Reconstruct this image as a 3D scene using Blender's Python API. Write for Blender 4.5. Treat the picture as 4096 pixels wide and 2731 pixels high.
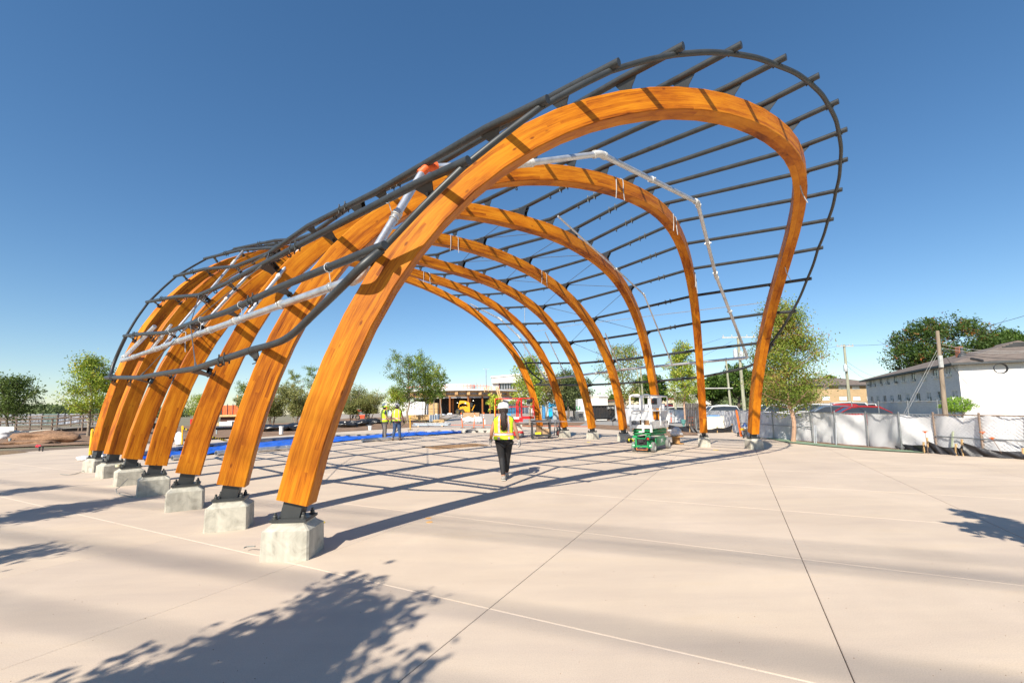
import bpy, bmesh, math, random, json
import numpy as np
from mathutils import Vector, Matrix, Euler
for o in list(bpy.data.objects): bpy.data.objects.remove(o, do_unlink=True)
SC = bpy.context.scene; COL = SC.collection
PI = math.pi
# ------------------------------------------------------------------ camera
CAMH = 1.6; FPX = 1715.918; PPY = 1475.04; HOR = 1641.48; ROLL = -0.016412
_th = math.atan((HOR - PPY) / FPX)
CF = Vector((0, math.cos(_th), math.sin(_th))); _U = Vector((0, -math.sin(_th), math.cos(_th))); _R = Vector((1, 0, 0))
_c, _s = math.cos(ROLL), math.sin(ROLL)
CR = _R * _c + _U * _s; CU = _U * _c - _R * _s
cd = bpy.data.cameras.new('camera'); cam = bpy.data.objects.new('camera', cd); COL.objects.link(cam)
cd.sensor_width = 36; cd.lens = FPX / 4096 * 36; cd.shift_y = (PPY - 1365.5) / 4096; cd.clip_start = .05; cd.clip_end = 4000
M = Matrix.Identity(4)
for i in range(3): M[i][0] = CR[i]; M[i][1] = CU[i]; M[i][2] = -CF[i]
M[2][3] = CAMH; cam.matrix_world = M; SC.camera = cam
# ------------------------------------------------------------------ sky, sun, exposure
SUN_AZ = math.radians(203); SUN_EL = math.radians(39)
W = bpy.data.worlds.new('World'); SC.world = W; W.use_nodes = True
nt = W.node_tree; nt.nodes.clear()
sky = nt.nodes.new('ShaderNodeTexSky'); sky.sky_type = 'NISHITA'; sky.sun_disc = False
sky.sun_elevation = SUN_EL; sky.sun_rotation = SUN_AZ; sky.air_density = 1.0; sky.dust_density = 0.3; sky.ozone_density = 2.2; sky.altitude = 300
bg = nt.nodes.new('ShaderNodeBackground'); bg.inputs[1].default_value = 0.118
wo = nt.nodes.new('ShaderNodeOutputWorld')
hs = nt.nodes.new('ShaderNodeHueSaturation'); hs.inputs['Saturation'].default_value = 1.27; hs.inputs['Value'].default_value = .93
gm_ = nt.nodes.new('ShaderNodeGamma'); gm_.inputs[1].default_value = .90; nt.links.new(sky.outputs[0], gm_.inputs[0]); nt.links.new(gm_.outputs[0], hs.inputs['Color']); nt.links.new(hs.outputs[0], bg.inputs[0]); nt.links.new(bg.outputs[0], wo.inputs[0])
sd = bpy.data.lights.new('sun', 'SUN'); sd.energy = 5.0; sd.angle = math.radians(.45); sd.color = (1, .92, .79)
sun = bpy.data.objects.new('sun', sd); COL.objects.link(sun)
sdir = Vector((math.sin(SUN_AZ) * math.cos(SUN_EL), math.cos(SUN_AZ) * math.cos(SUN_EL), math.sin(SUN_EL)))
sun.rotation_euler = sdir.to_track_quat('Z', 'Y').to_euler(); sun.location = (0, -20, 30)
SC.view_settings.view_transform = 'Standard'; SC.view_settings.look = 'None'; SC.view_settings.exposure = 0.64; SC.view_settings.gamma = 1
SC.view_settings.use_curve_mapping = False
# ------------------------------------------------------------------ pixel -> place helpers (4096 px wide photograph)
def ray(u, v): return CF * FPX + CR * (u - 2048) + CU * (PPY - v)
def TZ(x, y):                           # the site rises gently towards the round building
    if y < 58: return 0.0
    b = x / y; w = max(0, min(1, (b + .46) / .10)) * max(0, min(1, (.10 - b) / .09)); return min(.86, (y - 58) * .0205) * w
def G(u, v, z=0.0):                     # point of the ground seen at a pixel (optionally z above it)
    d = ray(u, v)
    if d.z >= -1e-4: d.z = -1e-4
    t = (z - CAMH) / d.z
    if d.y * t > 58:
        t = 50 / d.y
        while d.y * t < 400 and CAMH + d.z * t > TZ(d.x * t, d.y * t) + z: t += .15 / d.y
        t = min(t, (z - CAMH) / d.z)
    return Vector((d.x * t, d.y * t, max(z, CAMH + d.z * t)))
def A(u, v, y):                         # point at forward distance y
    d = ray(u, v); t = y / d.y; return Vector((d.x * t, y, CAMH + d.z * t))
def X(u, y):                            # ground point under column u at distance y
    v = HOR
    for _ in range(6):
        p = A(u, v, y); v += p.z * FPX / y
    p.z = TZ(p.x, p.y); return p
def ZV(u, v, y): return A(u, v, y).z
def PXM(y): return FPX / y
# ------------------------------------------------------------------ materials
def _nodes(name):
    m = bpy.data.materials.new(name); m.use_nodes = True; n = m.node_tree; n.nodes.clear()
    out = n.nodes.new('ShaderNodeOutputMaterial'); b = n.nodes.new('ShaderNodeBsdfPrincipled'); n.links.new(b.outputs[0], out.inputs[0]); return m, n, b, out
def N(n, t, **k):
    x = n.nodes.new(t)
    for a, v in k.items():
        if a.startswith('i_'):
            key = a[2:]; key = int(key) if key.isdigit() else key.replace('_', ' ')
            x.inputs[key].default_value = v
        else: setattr(x, a, v)
    return x
def ramp(n, fac, stops):
    r = n.nodes.new('ShaderNodeValToRGB'); e = r.color_ramp.elements
    while len(e) < len(stops): e.new(.5)
    for k, (p, c) in enumerate(stops): e[k].position = p; e[k].color = (*c, 1) if len(c) == 3 else c
    n.links.new(fac, r.inputs[0]); return r
def mul(c, f): return tuple(min(1, x * f) for x in c[:3])
MATS = {}
def mat(name, col, rough=.6, metal=0., var=.12, scale=3., bump=.0, bscale=40., col2=None, spec=.5, coord='Object', emis=None, trans=0, stretch=None, fine=.0):
    if name in MATS: return MATS[name]
    m, n, b, out = _nodes(name); L = n.links
    tc = N(n, 'ShaderNodeTexCoord'); src = tc.outputs[coord]
    if stretch:
        mp = N(n, 'ShaderNodeMapping'); mp.inputs['Scale'].default_value = stretch; L.new(src, mp.inputs[0]); src = mp.outputs[0]
    no = N(n, 'ShaderNodeTexNoise', i_Scale=scale, i_Detail=6., i_Roughness=.62); L.new(src, no.inputs['Vector'])
    c2 = col2 or mul(col, 1 - var * 2.2)
    r = ramp(n, no.outputs[0], [(.32, c2), (.5, col), (.68, mul(col, 1 + var))]); cs = r.outputs[0]
    if fine:
        n2 = N(n, 'ShaderNodeTexNoise', i_Scale=bscale * 1.5, i_Detail=4.); L.new(src, n2.inputs['Vector'])
        r2 = ramp(n, n2.outputs[0], [(.35, (1 - fine,) * 3), (.65, (1 + 0,) * 3)]); mx = N(n, 'ShaderNodeMix', data_type='RGBA', blend_type='MULTIPLY'); mx.inputs[0].default_value = 1
        L.new(cs, mx.inputs[6]); L.new(r2.outputs[0], mx.inputs[7]); cs = mx.outputs[2]
    L.new(cs, b.inputs['Base Color'])
    b.inputs['Roughness'].default_value = rough; b.inputs['Metallic'].default_value = metal; b.inputs['Specular IOR Level'].default_value = spec
    if metal > .3 or rough < .5:
        rr = N(n, 'ShaderNodeMapRange'); rr.inputs['To Min'].default_value = rough * .75; rr.inputs['To Max'].default_value = min(1, rough * 1.35); L.new(no.outputs[0], rr.inputs[0]); L.new(rr.outputs[0], b.inputs['Roughness'])
    if bump:
        nb = N(n, 'ShaderNodeTexNoise', i_Scale=bscale, i_Detail=5.); L.new(src, nb.inputs['Vector'])
        bp = N(n, 'ShaderNodeBump', i_Strength=bump, i_Distance=.02); L.new(nb.outputs[0], bp.inputs['Height']); L.new(bp.outputs[0], b.inputs['Normal'])
    if emis: b.inputs['Emission Color'].default_value = (*col, 1); b.inputs['Emission Strength'].default_value = emis
    if trans:
        tr = N(n, 'ShaderNodeBsdfTranslucent'); L.new(cs, tr.inputs[0]); ms = N(n, 'ShaderNodeMixShader'); ms.inputs[0].default_value = trans
        L.new(b.outputs[0], ms.inputs[1]); L.new(tr.outputs[0], ms.inputs[2]); L.new(ms.outputs[0], out.inputs[0])
    MATS[name] = m; return m
def leafmat(name, stops, scale=1.6):
    if name in MATS: return MATS[name]
    m, n, b, out = _nodes(name); L = n.links
    g = N(n, 'ShaderNodeNewGeometry'); tc = N(n, 'ShaderNodeTexCoord')
    no = N(n, 'ShaderNodeTexNoise', i_Scale=scale, i_Detail=3.); L.new(tc.outputs['Object'], no.inputs['Vector'])
    ad = N(n, 'ShaderNodeMath', operation='MULTIPLY_ADD'); ad.inputs[1].default_value = .34; L.new(g.outputs['Random Per Island'], ad.inputs[0])
    sb = N(n, 'ShaderNodeMath', operation='SUBTRACT'); sb.inputs[1].default_value = .17; L.new(no.outputs[0], sb.inputs[0]); L.new(sb.outputs[0], ad.inputs[2])
    r = ramp(n, ad.outputs[0], stops); L.new(r.outputs[0], b.inputs['Base Color']); b.inputs['Roughness'].default_value = .55; b.inputs['Specular IOR Level'].default_value = .3
    tr = N(n, 'ShaderNodeBsdfTranslucent'); L.new(r.outputs[0], tr.inputs[0]); ms = N(n, 'ShaderNodeMixShader'); ms.inputs[0].default_value = .35
    L.new(b.outputs[0], ms.inputs[1]); L.new(tr.outputs[0], ms.inputs[2]); L.new(ms.outputs[0], out.inputs[0]); MATS[name] = m; return m
def woodmat():
    m, n, b, out = _nodes('stained_glulam'); L = n.links
    uv = N(n, 'ShaderNodeUVMap'); sp = N(n, 'ShaderNodeSeparateXYZ'); L.new(uv.outputs[0], sp.inputs[0]); u, v = sp.outputs[0], sp.outputs[1]
    oi = N(n, 'ShaderNodeObjectInfo')
    def mth(op, a, bb=None, c=None):
        x = N(n, 'ShaderNodeMath', operation=op)
        for k, q in enumerate((a, bb, c)):
            if q is None: continue
            if isinstance(q, (int, float)): x.inputs[k].default_value = q
            else: L.new(q, x.inputs[k])
        return x.outputs[0]
    lam = mth('FLOOR', mth('DIVIDE', v, .045))
    wn = N(n, 'ShaderNodeTexWhiteNoise', noise_dimensions='2D'); cb = N(n, 'ShaderNodeCombineXYZ'); L.new(lam, cb.inputs[0]); L.new(oi.outputs['Random'], cb.inputs[1]); L.new(cb.outputs[0], wn.inputs['Vector'])
    brd = mth('FLOOR', mth('MULTIPLY_ADD', u, .42, mth('MULTIPLY', wn.outputs[0], 9)))
    w2 = N(n, 'ShaderNodeTexWhiteNoise', noise_dimensions='3D'); c2 = N(n, 'ShaderNodeCombineXYZ'); L.new(lam, c2.inputs[0]); L.new(brd, c2.inputs[1]); L.new(oi.outputs['Random'], c2.inputs[2]); L.new(c2.outputs[0], w2.inputs['Vector'])
    gv = N(n, 'ShaderNodeCombineXYZ'); L.new(mth('MULTIPLY', u, 1.6), gv.inputs[0]); L.new(mth('MULTIPLY', v, 34), gv.inputs[1]); L.new(mth('MULTIPLY', w2.outputs[0], 30), gv.inputs[2])
    g1 = N(n, 'ShaderNodeTexNoise', i_Scale=1.0, i_Detail=7., i_Roughness=.66, i_Distortion=1.6); L.new(gv.outputs[0], g1.inputs['Vector'])
    bv = N(n, 'ShaderNodeCombineXYZ'); L.new(mth('MULTIPLY', u, .9), bv.inputs[0]); L.new(mth('MULTIPLY', v, 4.), bv.inputs[1]); L.new(oi.outputs['Random'], bv.inputs[2])
    g2 = N(n, 'ShaderNodeTexNoise', i_Scale=1.3, i_Detail=3.); L.new(bv.outputs[0], g2.inputs['Vector'])
    f = mth('ADD', mth('MULTIPLY', g1.outputs[0], .56), mth('ADD', mth('MULTIPLY', w2.outputs[0], .17), mth('MULTIPLY', g2.outputs[0], .46)))
    r = ramp(n, f, [(.40, (.13, .027, .002)), (.50, (.31, .080, .003)), (.60, (.46, .142, .004)), (.76, (.60, .225, .009))])
    kv = N(n, 'ShaderNodeCombineXYZ'); L.new(mth('MULTIPLY', u, 3.6), kv.inputs[0]); L.new(mth('MULTIPLY', v, 9.), kv.inputs[1]); L.new(mth('MULTIPLY', oi.outputs['Random'], 20), kv.inputs[2])
    vo = N(n, 'ShaderNodeTexVoronoi', i_Scale=1.0, i_Randomness=1.); L.new(kv.outputs[0], vo.inputs['Vector'])
    kr = ramp(n, vo.outputs['Distance'], [(.07, (0, 0, 0)), (.17, (1, 1, 1))])
    kc = N(n, 'ShaderNodeSeparateXYZ'); L.new(vo.outputs['Color'], kc.inputs[0]); gate = mth('GREATER_THAN', kc.outputs[0], .62)
    km = mth('MULTIPLY', mth('SUBTRACT', 1., kr.outputs[0]), mth('MULTIPLY', gate, .8))
    mx = N(n, 'ShaderNodeMix', data_type='RGBA'); L.new(km, mx.inputs[0]); L.new(r.outputs[0], mx.inputs[6]); mx.inputs[7].default_value = (.14, .028, .004, 1)
    # thin glue lines between laminations
    fr = mth('FRACT', mth('DIVIDE', v, .045)); gl = mth('LESS_THAN', fr, .05)
    m2 = N(n, 'ShaderNodeMix', data_type='RGBA', blend_type='MULTIPLY'); L.new(mth('MULTIPLY', gl, .22), m2.inputs[0]); L.new(mx.outputs[2], m2.inputs[6]); m2.inputs[7].default_value = (.35, .25, .2, 1)
    L.new(m2.outputs[2], b.inputs['Base Color']); b.inputs['Roughness'].default_value = .5; b.inputs['Specular IOR Level'].default_value = .22
    bp = N(n, 'ShaderNodeBump', i_Strength=.25, i_Distance=.01); L.new(f, bp.inputs['Height']); L.new(bp.outputs[0], b.inputs['Normal'])
    MATS['wood'] = m; return m
def concmat(name, col, dark, stain, bs=120):
    m, n, b, out = _nodes(name); L = n.links; tc = N(n, 'ShaderNodeTexCoord'); g = N(n, 'ShaderNodeNewGeometry'); P_ = g.outputs['Position']
    a = N(n, 'ShaderNodeTexNoise', i_Scale=.55, i_Detail=7., i_Roughness=.6, i_Distortion=.6); L.new(P_, a.inputs['Vector'])
    mp = N(n, 'ShaderNodeMapping'); mp.inputs['Rotation'].default_value = (0, 0, .25); mp.inputs['Scale'].default_value = (.35, 2.2, 1); L.new(P_, mp.inputs[0])
    a2 = N(n, 'ShaderNodeTexNoise', i_Scale=1.1, i_Detail=6., i_Roughness=.65); L.new(mp.outputs[0], a2.inputs['Vector'])
    f = N(n, 'ShaderNodeTexNoise', i_Scale=bs, i_Detail=3.); L.new(P_, f.inputs['Vector'])
    r = ramp(n, a.outputs[0], [(.3, dark), (.52, col), (.72, mul(col, 1.1))]); r2 = ramp(n, a2.outputs[0], [(.3, (.9, .9, .93)), (.6, (1, 1, 1)), (.8, (1.0, .97, .9))])
    r3 = ramp(n, f.outputs[0], [(.3, (.86, .86, .86)), (.6, (1, 1, 1))])
    x = N(n, 'ShaderNodeMix', data_type='RGBA', blend_type='MULTIPLY'); x.inputs[0].default_value = 1; L.new(r.outputs[0], x.inputs[6]); L.new(r2.outputs[0], x.inputs[7])
    y = N(n, 'ShaderNodeMix', data_type='RGBA', blend_type='MULTIPLY'); y.inputs[0].default_value = 1; L.new(x.outputs[2], y.inputs[6]); L.new(r3.outputs[0], y.inputs[7])
    vo = N(n, 'ShaderNodeTexVoronoi', i_Scale=1.7); L.new(P_, vo.inputs['Vector']); vr = ramp(n, vo.outputs['Distance'], [(.0001, (0, 0, 0)), (.02, (0, 0, 0))])
    z = N(n, 'ShaderNodeMix', data_type='RGBA'); L.new(vr.outputs[0], z.inputs[0]); L.new(y.outputs[2], z.inputs[6]); z.inputs[7].default_value = (*stain, 1)
    oi = N(n, 'ShaderNodeObjectInfo'); ro_ = ramp(n, oi.outputs['Random'], [(0, (.95, .95, .96)), (1, (1.0, .995, .98))]); zz = N(n, 'ShaderNodeMix', data_type='RGBA', blend_type='MULTIPLY'); zz.inputs[0].default_value = 1; L.new(z.outputs[2], zz.inputs[6]); L.new(ro_.outputs[0], zz.inputs[7]); L.new(zz.outputs[2], b.inputs['Base Color']); b.inputs['Roughness'].default_value = .82; b.inputs['Specular IOR Level'].default_value = .25
    bp = N(n, 'ShaderNodeBump', i_Strength=.25, i_Distance=.004); L.new(f.outputs[0], bp.inputs['Height']); L.new(bp.outputs[0], b.inputs['Normal'])
    MATS[name] = m; return m
def pedmat():
    m, n, b, out = _nodes('cast_concrete'); L = n.links; g = N(n, 'ShaderNodeNewGeometry')
    a = N(n, 'ShaderNodeTexNoise', i_Scale=4.5, i_Detail=7., i_Roughness=.6, i_Distortion=1.2); L.new(g.outputs['Position'], a.inputs['Vector'])
    mp = N(n, 'ShaderNodeMapping'); mp.inputs['Scale'].default_value = (14, 14, 1.5); L.new(g.outputs['Position'], mp.inputs[0])
    s = N(n, 'ShaderNodeTexNoise', i_Scale=1., i_Detail=4.); L.new(mp.outputs[0], s.inputs['Vector'])
    r = ramp(n, a.outputs[0], [(.32, (.30, .285, .24)), (.46, (.43, .41, .345)), (.6, (.51, .485, .41)), (.75, (.57, .55, .475))]); r2 = ramp(n, s.outputs[0], [(.3, (.8, .8, .8)), (.6, (1, 1, 1))])
    x = N(n, 'ShaderNodeMix', data_type='RGBA', blend_type='MULTIPLY'); x.inputs[0].default_value = 1; L.new(r.outputs[0], x.inputs[6]); L.new(r2.outputs[0], x.inputs[7]); L.new(x.outputs[2], b.inputs['Base Color'])
    b.inputs['Roughness'].default_value = .85
    f = N(n, 'ShaderNodeTexNoise', i_Scale=90., i_Detail=4.); L.new(g.outputs['Position'], f.inputs['Vector']); bp = N(n, 'ShaderNodeBump', i_Strength=.3, i_Distance=.005); L.new(f.outputs[0], bp.inputs['Height']); L.new(bp.outputs[0], b.inputs['Normal'])
    MATS['ped'] = m; return m
WOOD = woodmat(); PED = pedmat()
STEEL = mat('painted_charcoal_steel', (.042, .046, .048), .42, .15, .12, 5, spec=.5)
GALV = mat('galvanised_steel', (.64, .66, .69), .36, .75, .08, 5, col2=(.50, .52, .55))
BOLT = mat('bolt_steel', (.085, .088, .085), .45, .5, .15, 30)
SLAB = concmat('tinted_concrete_paving', (.60, .495, .392), (.555, .455, .36), (.30, .16, .09))
SLABD = mat('old_concrete', (.40, .36, .31), .85, 0, .15, 1.5, .2, 60)
SOIL = mat('bare_soil', (.27, .165, .10), .95, 0, .25, 1.2, .9, 9, fine=.35)
WHITE = mat('white_paint', (.80, .80, .78), .45, 0, .05, 4)
BLACK = mat('black_plastic', (.018, .018, .02), .4, 0, .2, 6)
RUBBER = mat('rubber', (.035, .035, .035), .8, 0, .2, 12)
TIRE = mat('grey_tyre', (.20, .20, .19), .8, 0, .15, 12)
DARKGLASS = mat('dark_glass', (.03, .035, .04), .08, 0, .1, 2, spec=.9)
# ------------------------------------------------------------------ mesh builder
class MB:
    def __init__(s): s.v = []; s.f = []; s.m = []; s.uv = None; s.mi = 0
    def add(s, vs, fs):
        k = len(s.v); s.v += [tuple(p) for p in vs]; s.f += [tuple(i + k for i in f) for f in fs]; s.m += [s.mi] * len(fs)
    def box(s, c, d, rz=0, top=1.0, R=None):
        x, y, z = d[0] / 2, d[1] / 2, d[2] / 2; vs = []
        for dz, t in ((-z, 1), (z, top)):
            for a, b_ in ((-x, -y), (x, -y), (x, y), (-x, y)): vs.append(Vector((a * t, b_ * t, dz)))
        Rm = R if R is not None else Matrix.Rotation(rz, 3, 'Z'); c = Vector(c)
        s.add([Rm @ q + c for q in vs], [(3, 2, 1, 0), (4, 5, 6, 7), (0, 1, 5, 4), (1, 2, 6, 5), (2, 3, 7, 6), (3, 0, 4, 7)])
    def bar(s, p, q, w, h, up=(0, 0, 1)):
        p, q = Vector(p), Vector(q); d = (q - p); l = d.length; d.normalize(); upv = Vector(up)
        if abs(d.dot(upv)) > .98: upv = Vector((1, 0, 0))
        sx = d.cross(upv).normalized(); uz = sx.cross(d).normalized(); R = Matrix((sx, d, uz)).transposed(); s.box((p + q) / 2, (w, l, h), R=R)
    def tube(s, pts, r, n=8, closed=False, caps=True):
        pts = [Vector(p) for p in pts]; k = len(pts); rr = r if isinstance(r, (list, tuple)) else [r] * k
        T = []
        for i in range(k):
            a = pts[i - 1] if (i > 0 or closed) else pts[0]; b_ = pts[(i + 1) % k] if (i < k - 1 or closed) else pts[-1]; t = b_ - a; T.append(t.normalized() if t.length > 1e-9 else Vector((0, 0, 1)))
        u = T[0].orthogonal().normalized(); vs = []
        for i in range(k):
            if i: u = (u - T[i] * u.dot(T[i])); u = u.normalized() if u.length > 1e-6 else T[i].orthogonal().normalized()
            w = T[i].cross(u)
            for j in range(n):
                a = 2 * PI * j / n; vs.append(pts[i] + (u * math.cos(a) + w * math.sin(a)) * rr[i])
        fs = []; m = k if closed else k - 1
        for i in range(m):
            for j in range(n): a, b_ = i * n + j, i * n + (j + 1) % n; c, d = ((i + 1) % k) * n + (j + 1) % n, ((i + 1) % k) * n + j; fs.append((a, b_, c, d))
        if caps and not closed: fs.append(tuple(range(n - 1, -1, -1))); fs.append(tuple(range((k - 1) * n, k * n)))
        s.add(vs, fs)
    def cyl(s, p, q, r, n=12, r2=None): s.tube([p, q], [r, r if r2 is None else r2], n)
    def lathe(s, prof, c=(0, 0, 0), n=20, R=None, sx=1, sy=1):
        c = Vector(c); vs = []
        for r, z in prof:
            for j in range(n):
                a = 2 * PI * j / n; q = Vector((r * math.cos(a) * sx, r * math.sin(a) * sy, z)); vs.append((R @ q if R is not None else q) + c)
        fs = [(i * n + j, i * n + (j + 1) % n, (i + 1) * n + (j + 1) % n, (i + 1) * n + j) for i in range(len(prof) - 1) for j in range(n)]
        if prof[0][0] > 1e-4: fs.append(tuple(range(n - 1, -1, -1)))
        if prof[-1][0] > 1e-4: fs.append(tuple(range((len(prof) - 1) * n, len(prof) * n)))
        s.add(vs, fs)
    def prism(s, poly, a, b_, axis='z', R=None, c=(0, 0, 0)):     # 2-D polygon extruded
        k = len(poly); vs = []; c = Vector(c)
        for t in (a, b_):
            for x, y in poly:
                q = Vector((x, y, t)) if axis == 'z' else (Vector((x, t, y)) if axis == 'y' else Vector((t, x, y)))
                vs.append((R @ q if R is not None else q) + c)
        s.add(vs, [tuple(range(k - 1, -1, -1)), tuple(range(k, 2 * k))] + [(i, (i + 1) % k, k + (i + 1) % k, k + i) for i in range(k)])
    def ell(s, c, d, n=12, m=8, R=None):
        s.lathe([(max(1e-5, math.sin(PI * i / m)) * .5, -math.cos(PI * i / m) * .5) for i in range(m + 1)], (0, 0, 0), n)
        k = n * (m + 1); c = Vector(c)
        for i in range(len(s.v) - k, len(s.v)):
            q = Vector(s.v[i]); q = Vector((q.x * d[0], q.y * d[1], q.z * d[2])); s.v[i] = tuple((R @ q if R is not None else q) + c)
    def build(s, name, mats, parent=None, world=False, smooth=False, bevel=0, label=None, uvs=None):
        me = bpy.data.meshes.new(name); vs = s.v
        if world and parent is not None:
            L = parent_world(parent); Mi = L.inverted(); vs = [tuple(Mi @ Vector(p)) for p in vs]
        me.from_pydata(vs, [], s.f); ml = mats if isinstance(mats, (list, tuple)) else [mats]
        for x in ml: me.materials.append(x)
        if len(ml) > 1: me.polygons.foreach_set('material_index', s.m)
        if smooth: me.polygons.foreach_set('use_smooth', [True] * len(s.f))
        if uvs is not None:
            ul = me.uv_layers.new(name='UVMap'); flat = [c for f in uvs for p in f for c in p]; ul.data.foreach_set('uv', flat)
        me.update(); o = bpy.data.objects.new(name, me); COL.objects.link(o)
        if smooth and smooth != 'all':
            try: me.set_sharp_from_angle(angle=math.radians(38))
            except Exception: pass
        if bevel:
            bm = o.modifiers.new('bevel', 'BEVEL'); bm.width = bevel; bm.segments = 2; bm.limit_method = 'ANGLE'; bm.angle_limit = .6
        if parent is not None: o.parent = parent
        if label: o['label'] = label
        return o
def parent_world(o):
    m = Matrix.LocRotScale(o.location, o.rotation_euler, o.scale)
    return parent_world(o.parent) @ m if o.parent else m
def tag(o, label=None, cat=None, group=None, kind=None):
    if label: o['label'] = label
    if cat: o['category'] = cat
    if group: o['group'] = group
    if kind: o['kind'] = kind
    return o
def thing(name, label, cat, loc=(0, 0, 0), rz=0, group=None, s=1.0):
    o = bpy.data.objects.new(name, None); COL.objects.link(o); o.location = loc; o.rotation_euler = (0, 0, rz); o.scale = (s, s, s); o.empty_display_size = .2
    return tag(o, label, cat, group)
def copy_tree(o, parent=None):
    c = o.copy(); COL.objects.link(c)
    if parent is not None: c.parent = parent
    for ch in list(o.children): copy_tree(ch, c)
    return c
def one(name, mb, m, label, cat, group=None, kind=None, **k):    # a thing that is a single mesh (world coordinates recentred)
    c = [sum(p[i] for p in mb.v) / len(mb.v) for i in range(2)]; z0 = min(p[2] for p in mb.v)
    mb.v = [(p[0] - c[0], p[1] - c[1], p[2] - z0) for p in mb.v]; o = mb.build(name, m, **k); o.location = (c[0], c[1], z0); return tag(o, label, cat, group, kind)
def spline(pts, n=8):
    pts = [Vector(p) for p in pts]; out = []
    for i in range(len(pts) - 1):
        p0 = pts[max(0, i - 1)]; p1 = pts[i]; p2 = pts[i + 1]; p3 = pts[min(len(pts) - 1, i + 2)]
        for k in range(n):
            t = k / n; out.append(.5 * ((2 * p1) + (p2 - p0) * t + (2 * p0 - 5 * p1 + 4 * p2 - p3) * t * t + (3 * p1 - p0 - 3 * p2 + p3) * t ** 3))
    out.append(pts[-1]); return out
def text(s, size, m, name='lettering', parent=None, loc=(0, 0, 0), rot=(PI / 2, 0, 0), depth=.003, bold=0.0):
    cu = bpy.data.curves.new('t', 'FONT'); cu.body = s; cu.size = size; cu.extrude = depth; cu.offset = bold; cu.align_x = 'CENTER'; cu.align_y = 'CENTER'
    to = bpy.data.objects.new('t', cu); COL.objects.link(to); dg = bpy.context.evaluated_depsgraph_get(); me = bpy.data.meshes.new_from_object(to.evaluated_get(dg)); bpy.data.objects.remove(to)
    me.materials.clear(); me.materials.append(m); o = bpy.data.objects.new(name, me); COL.objects.link(o); o.location = loc; o.rotation_euler = rot; o.parent = parent; return o
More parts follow.
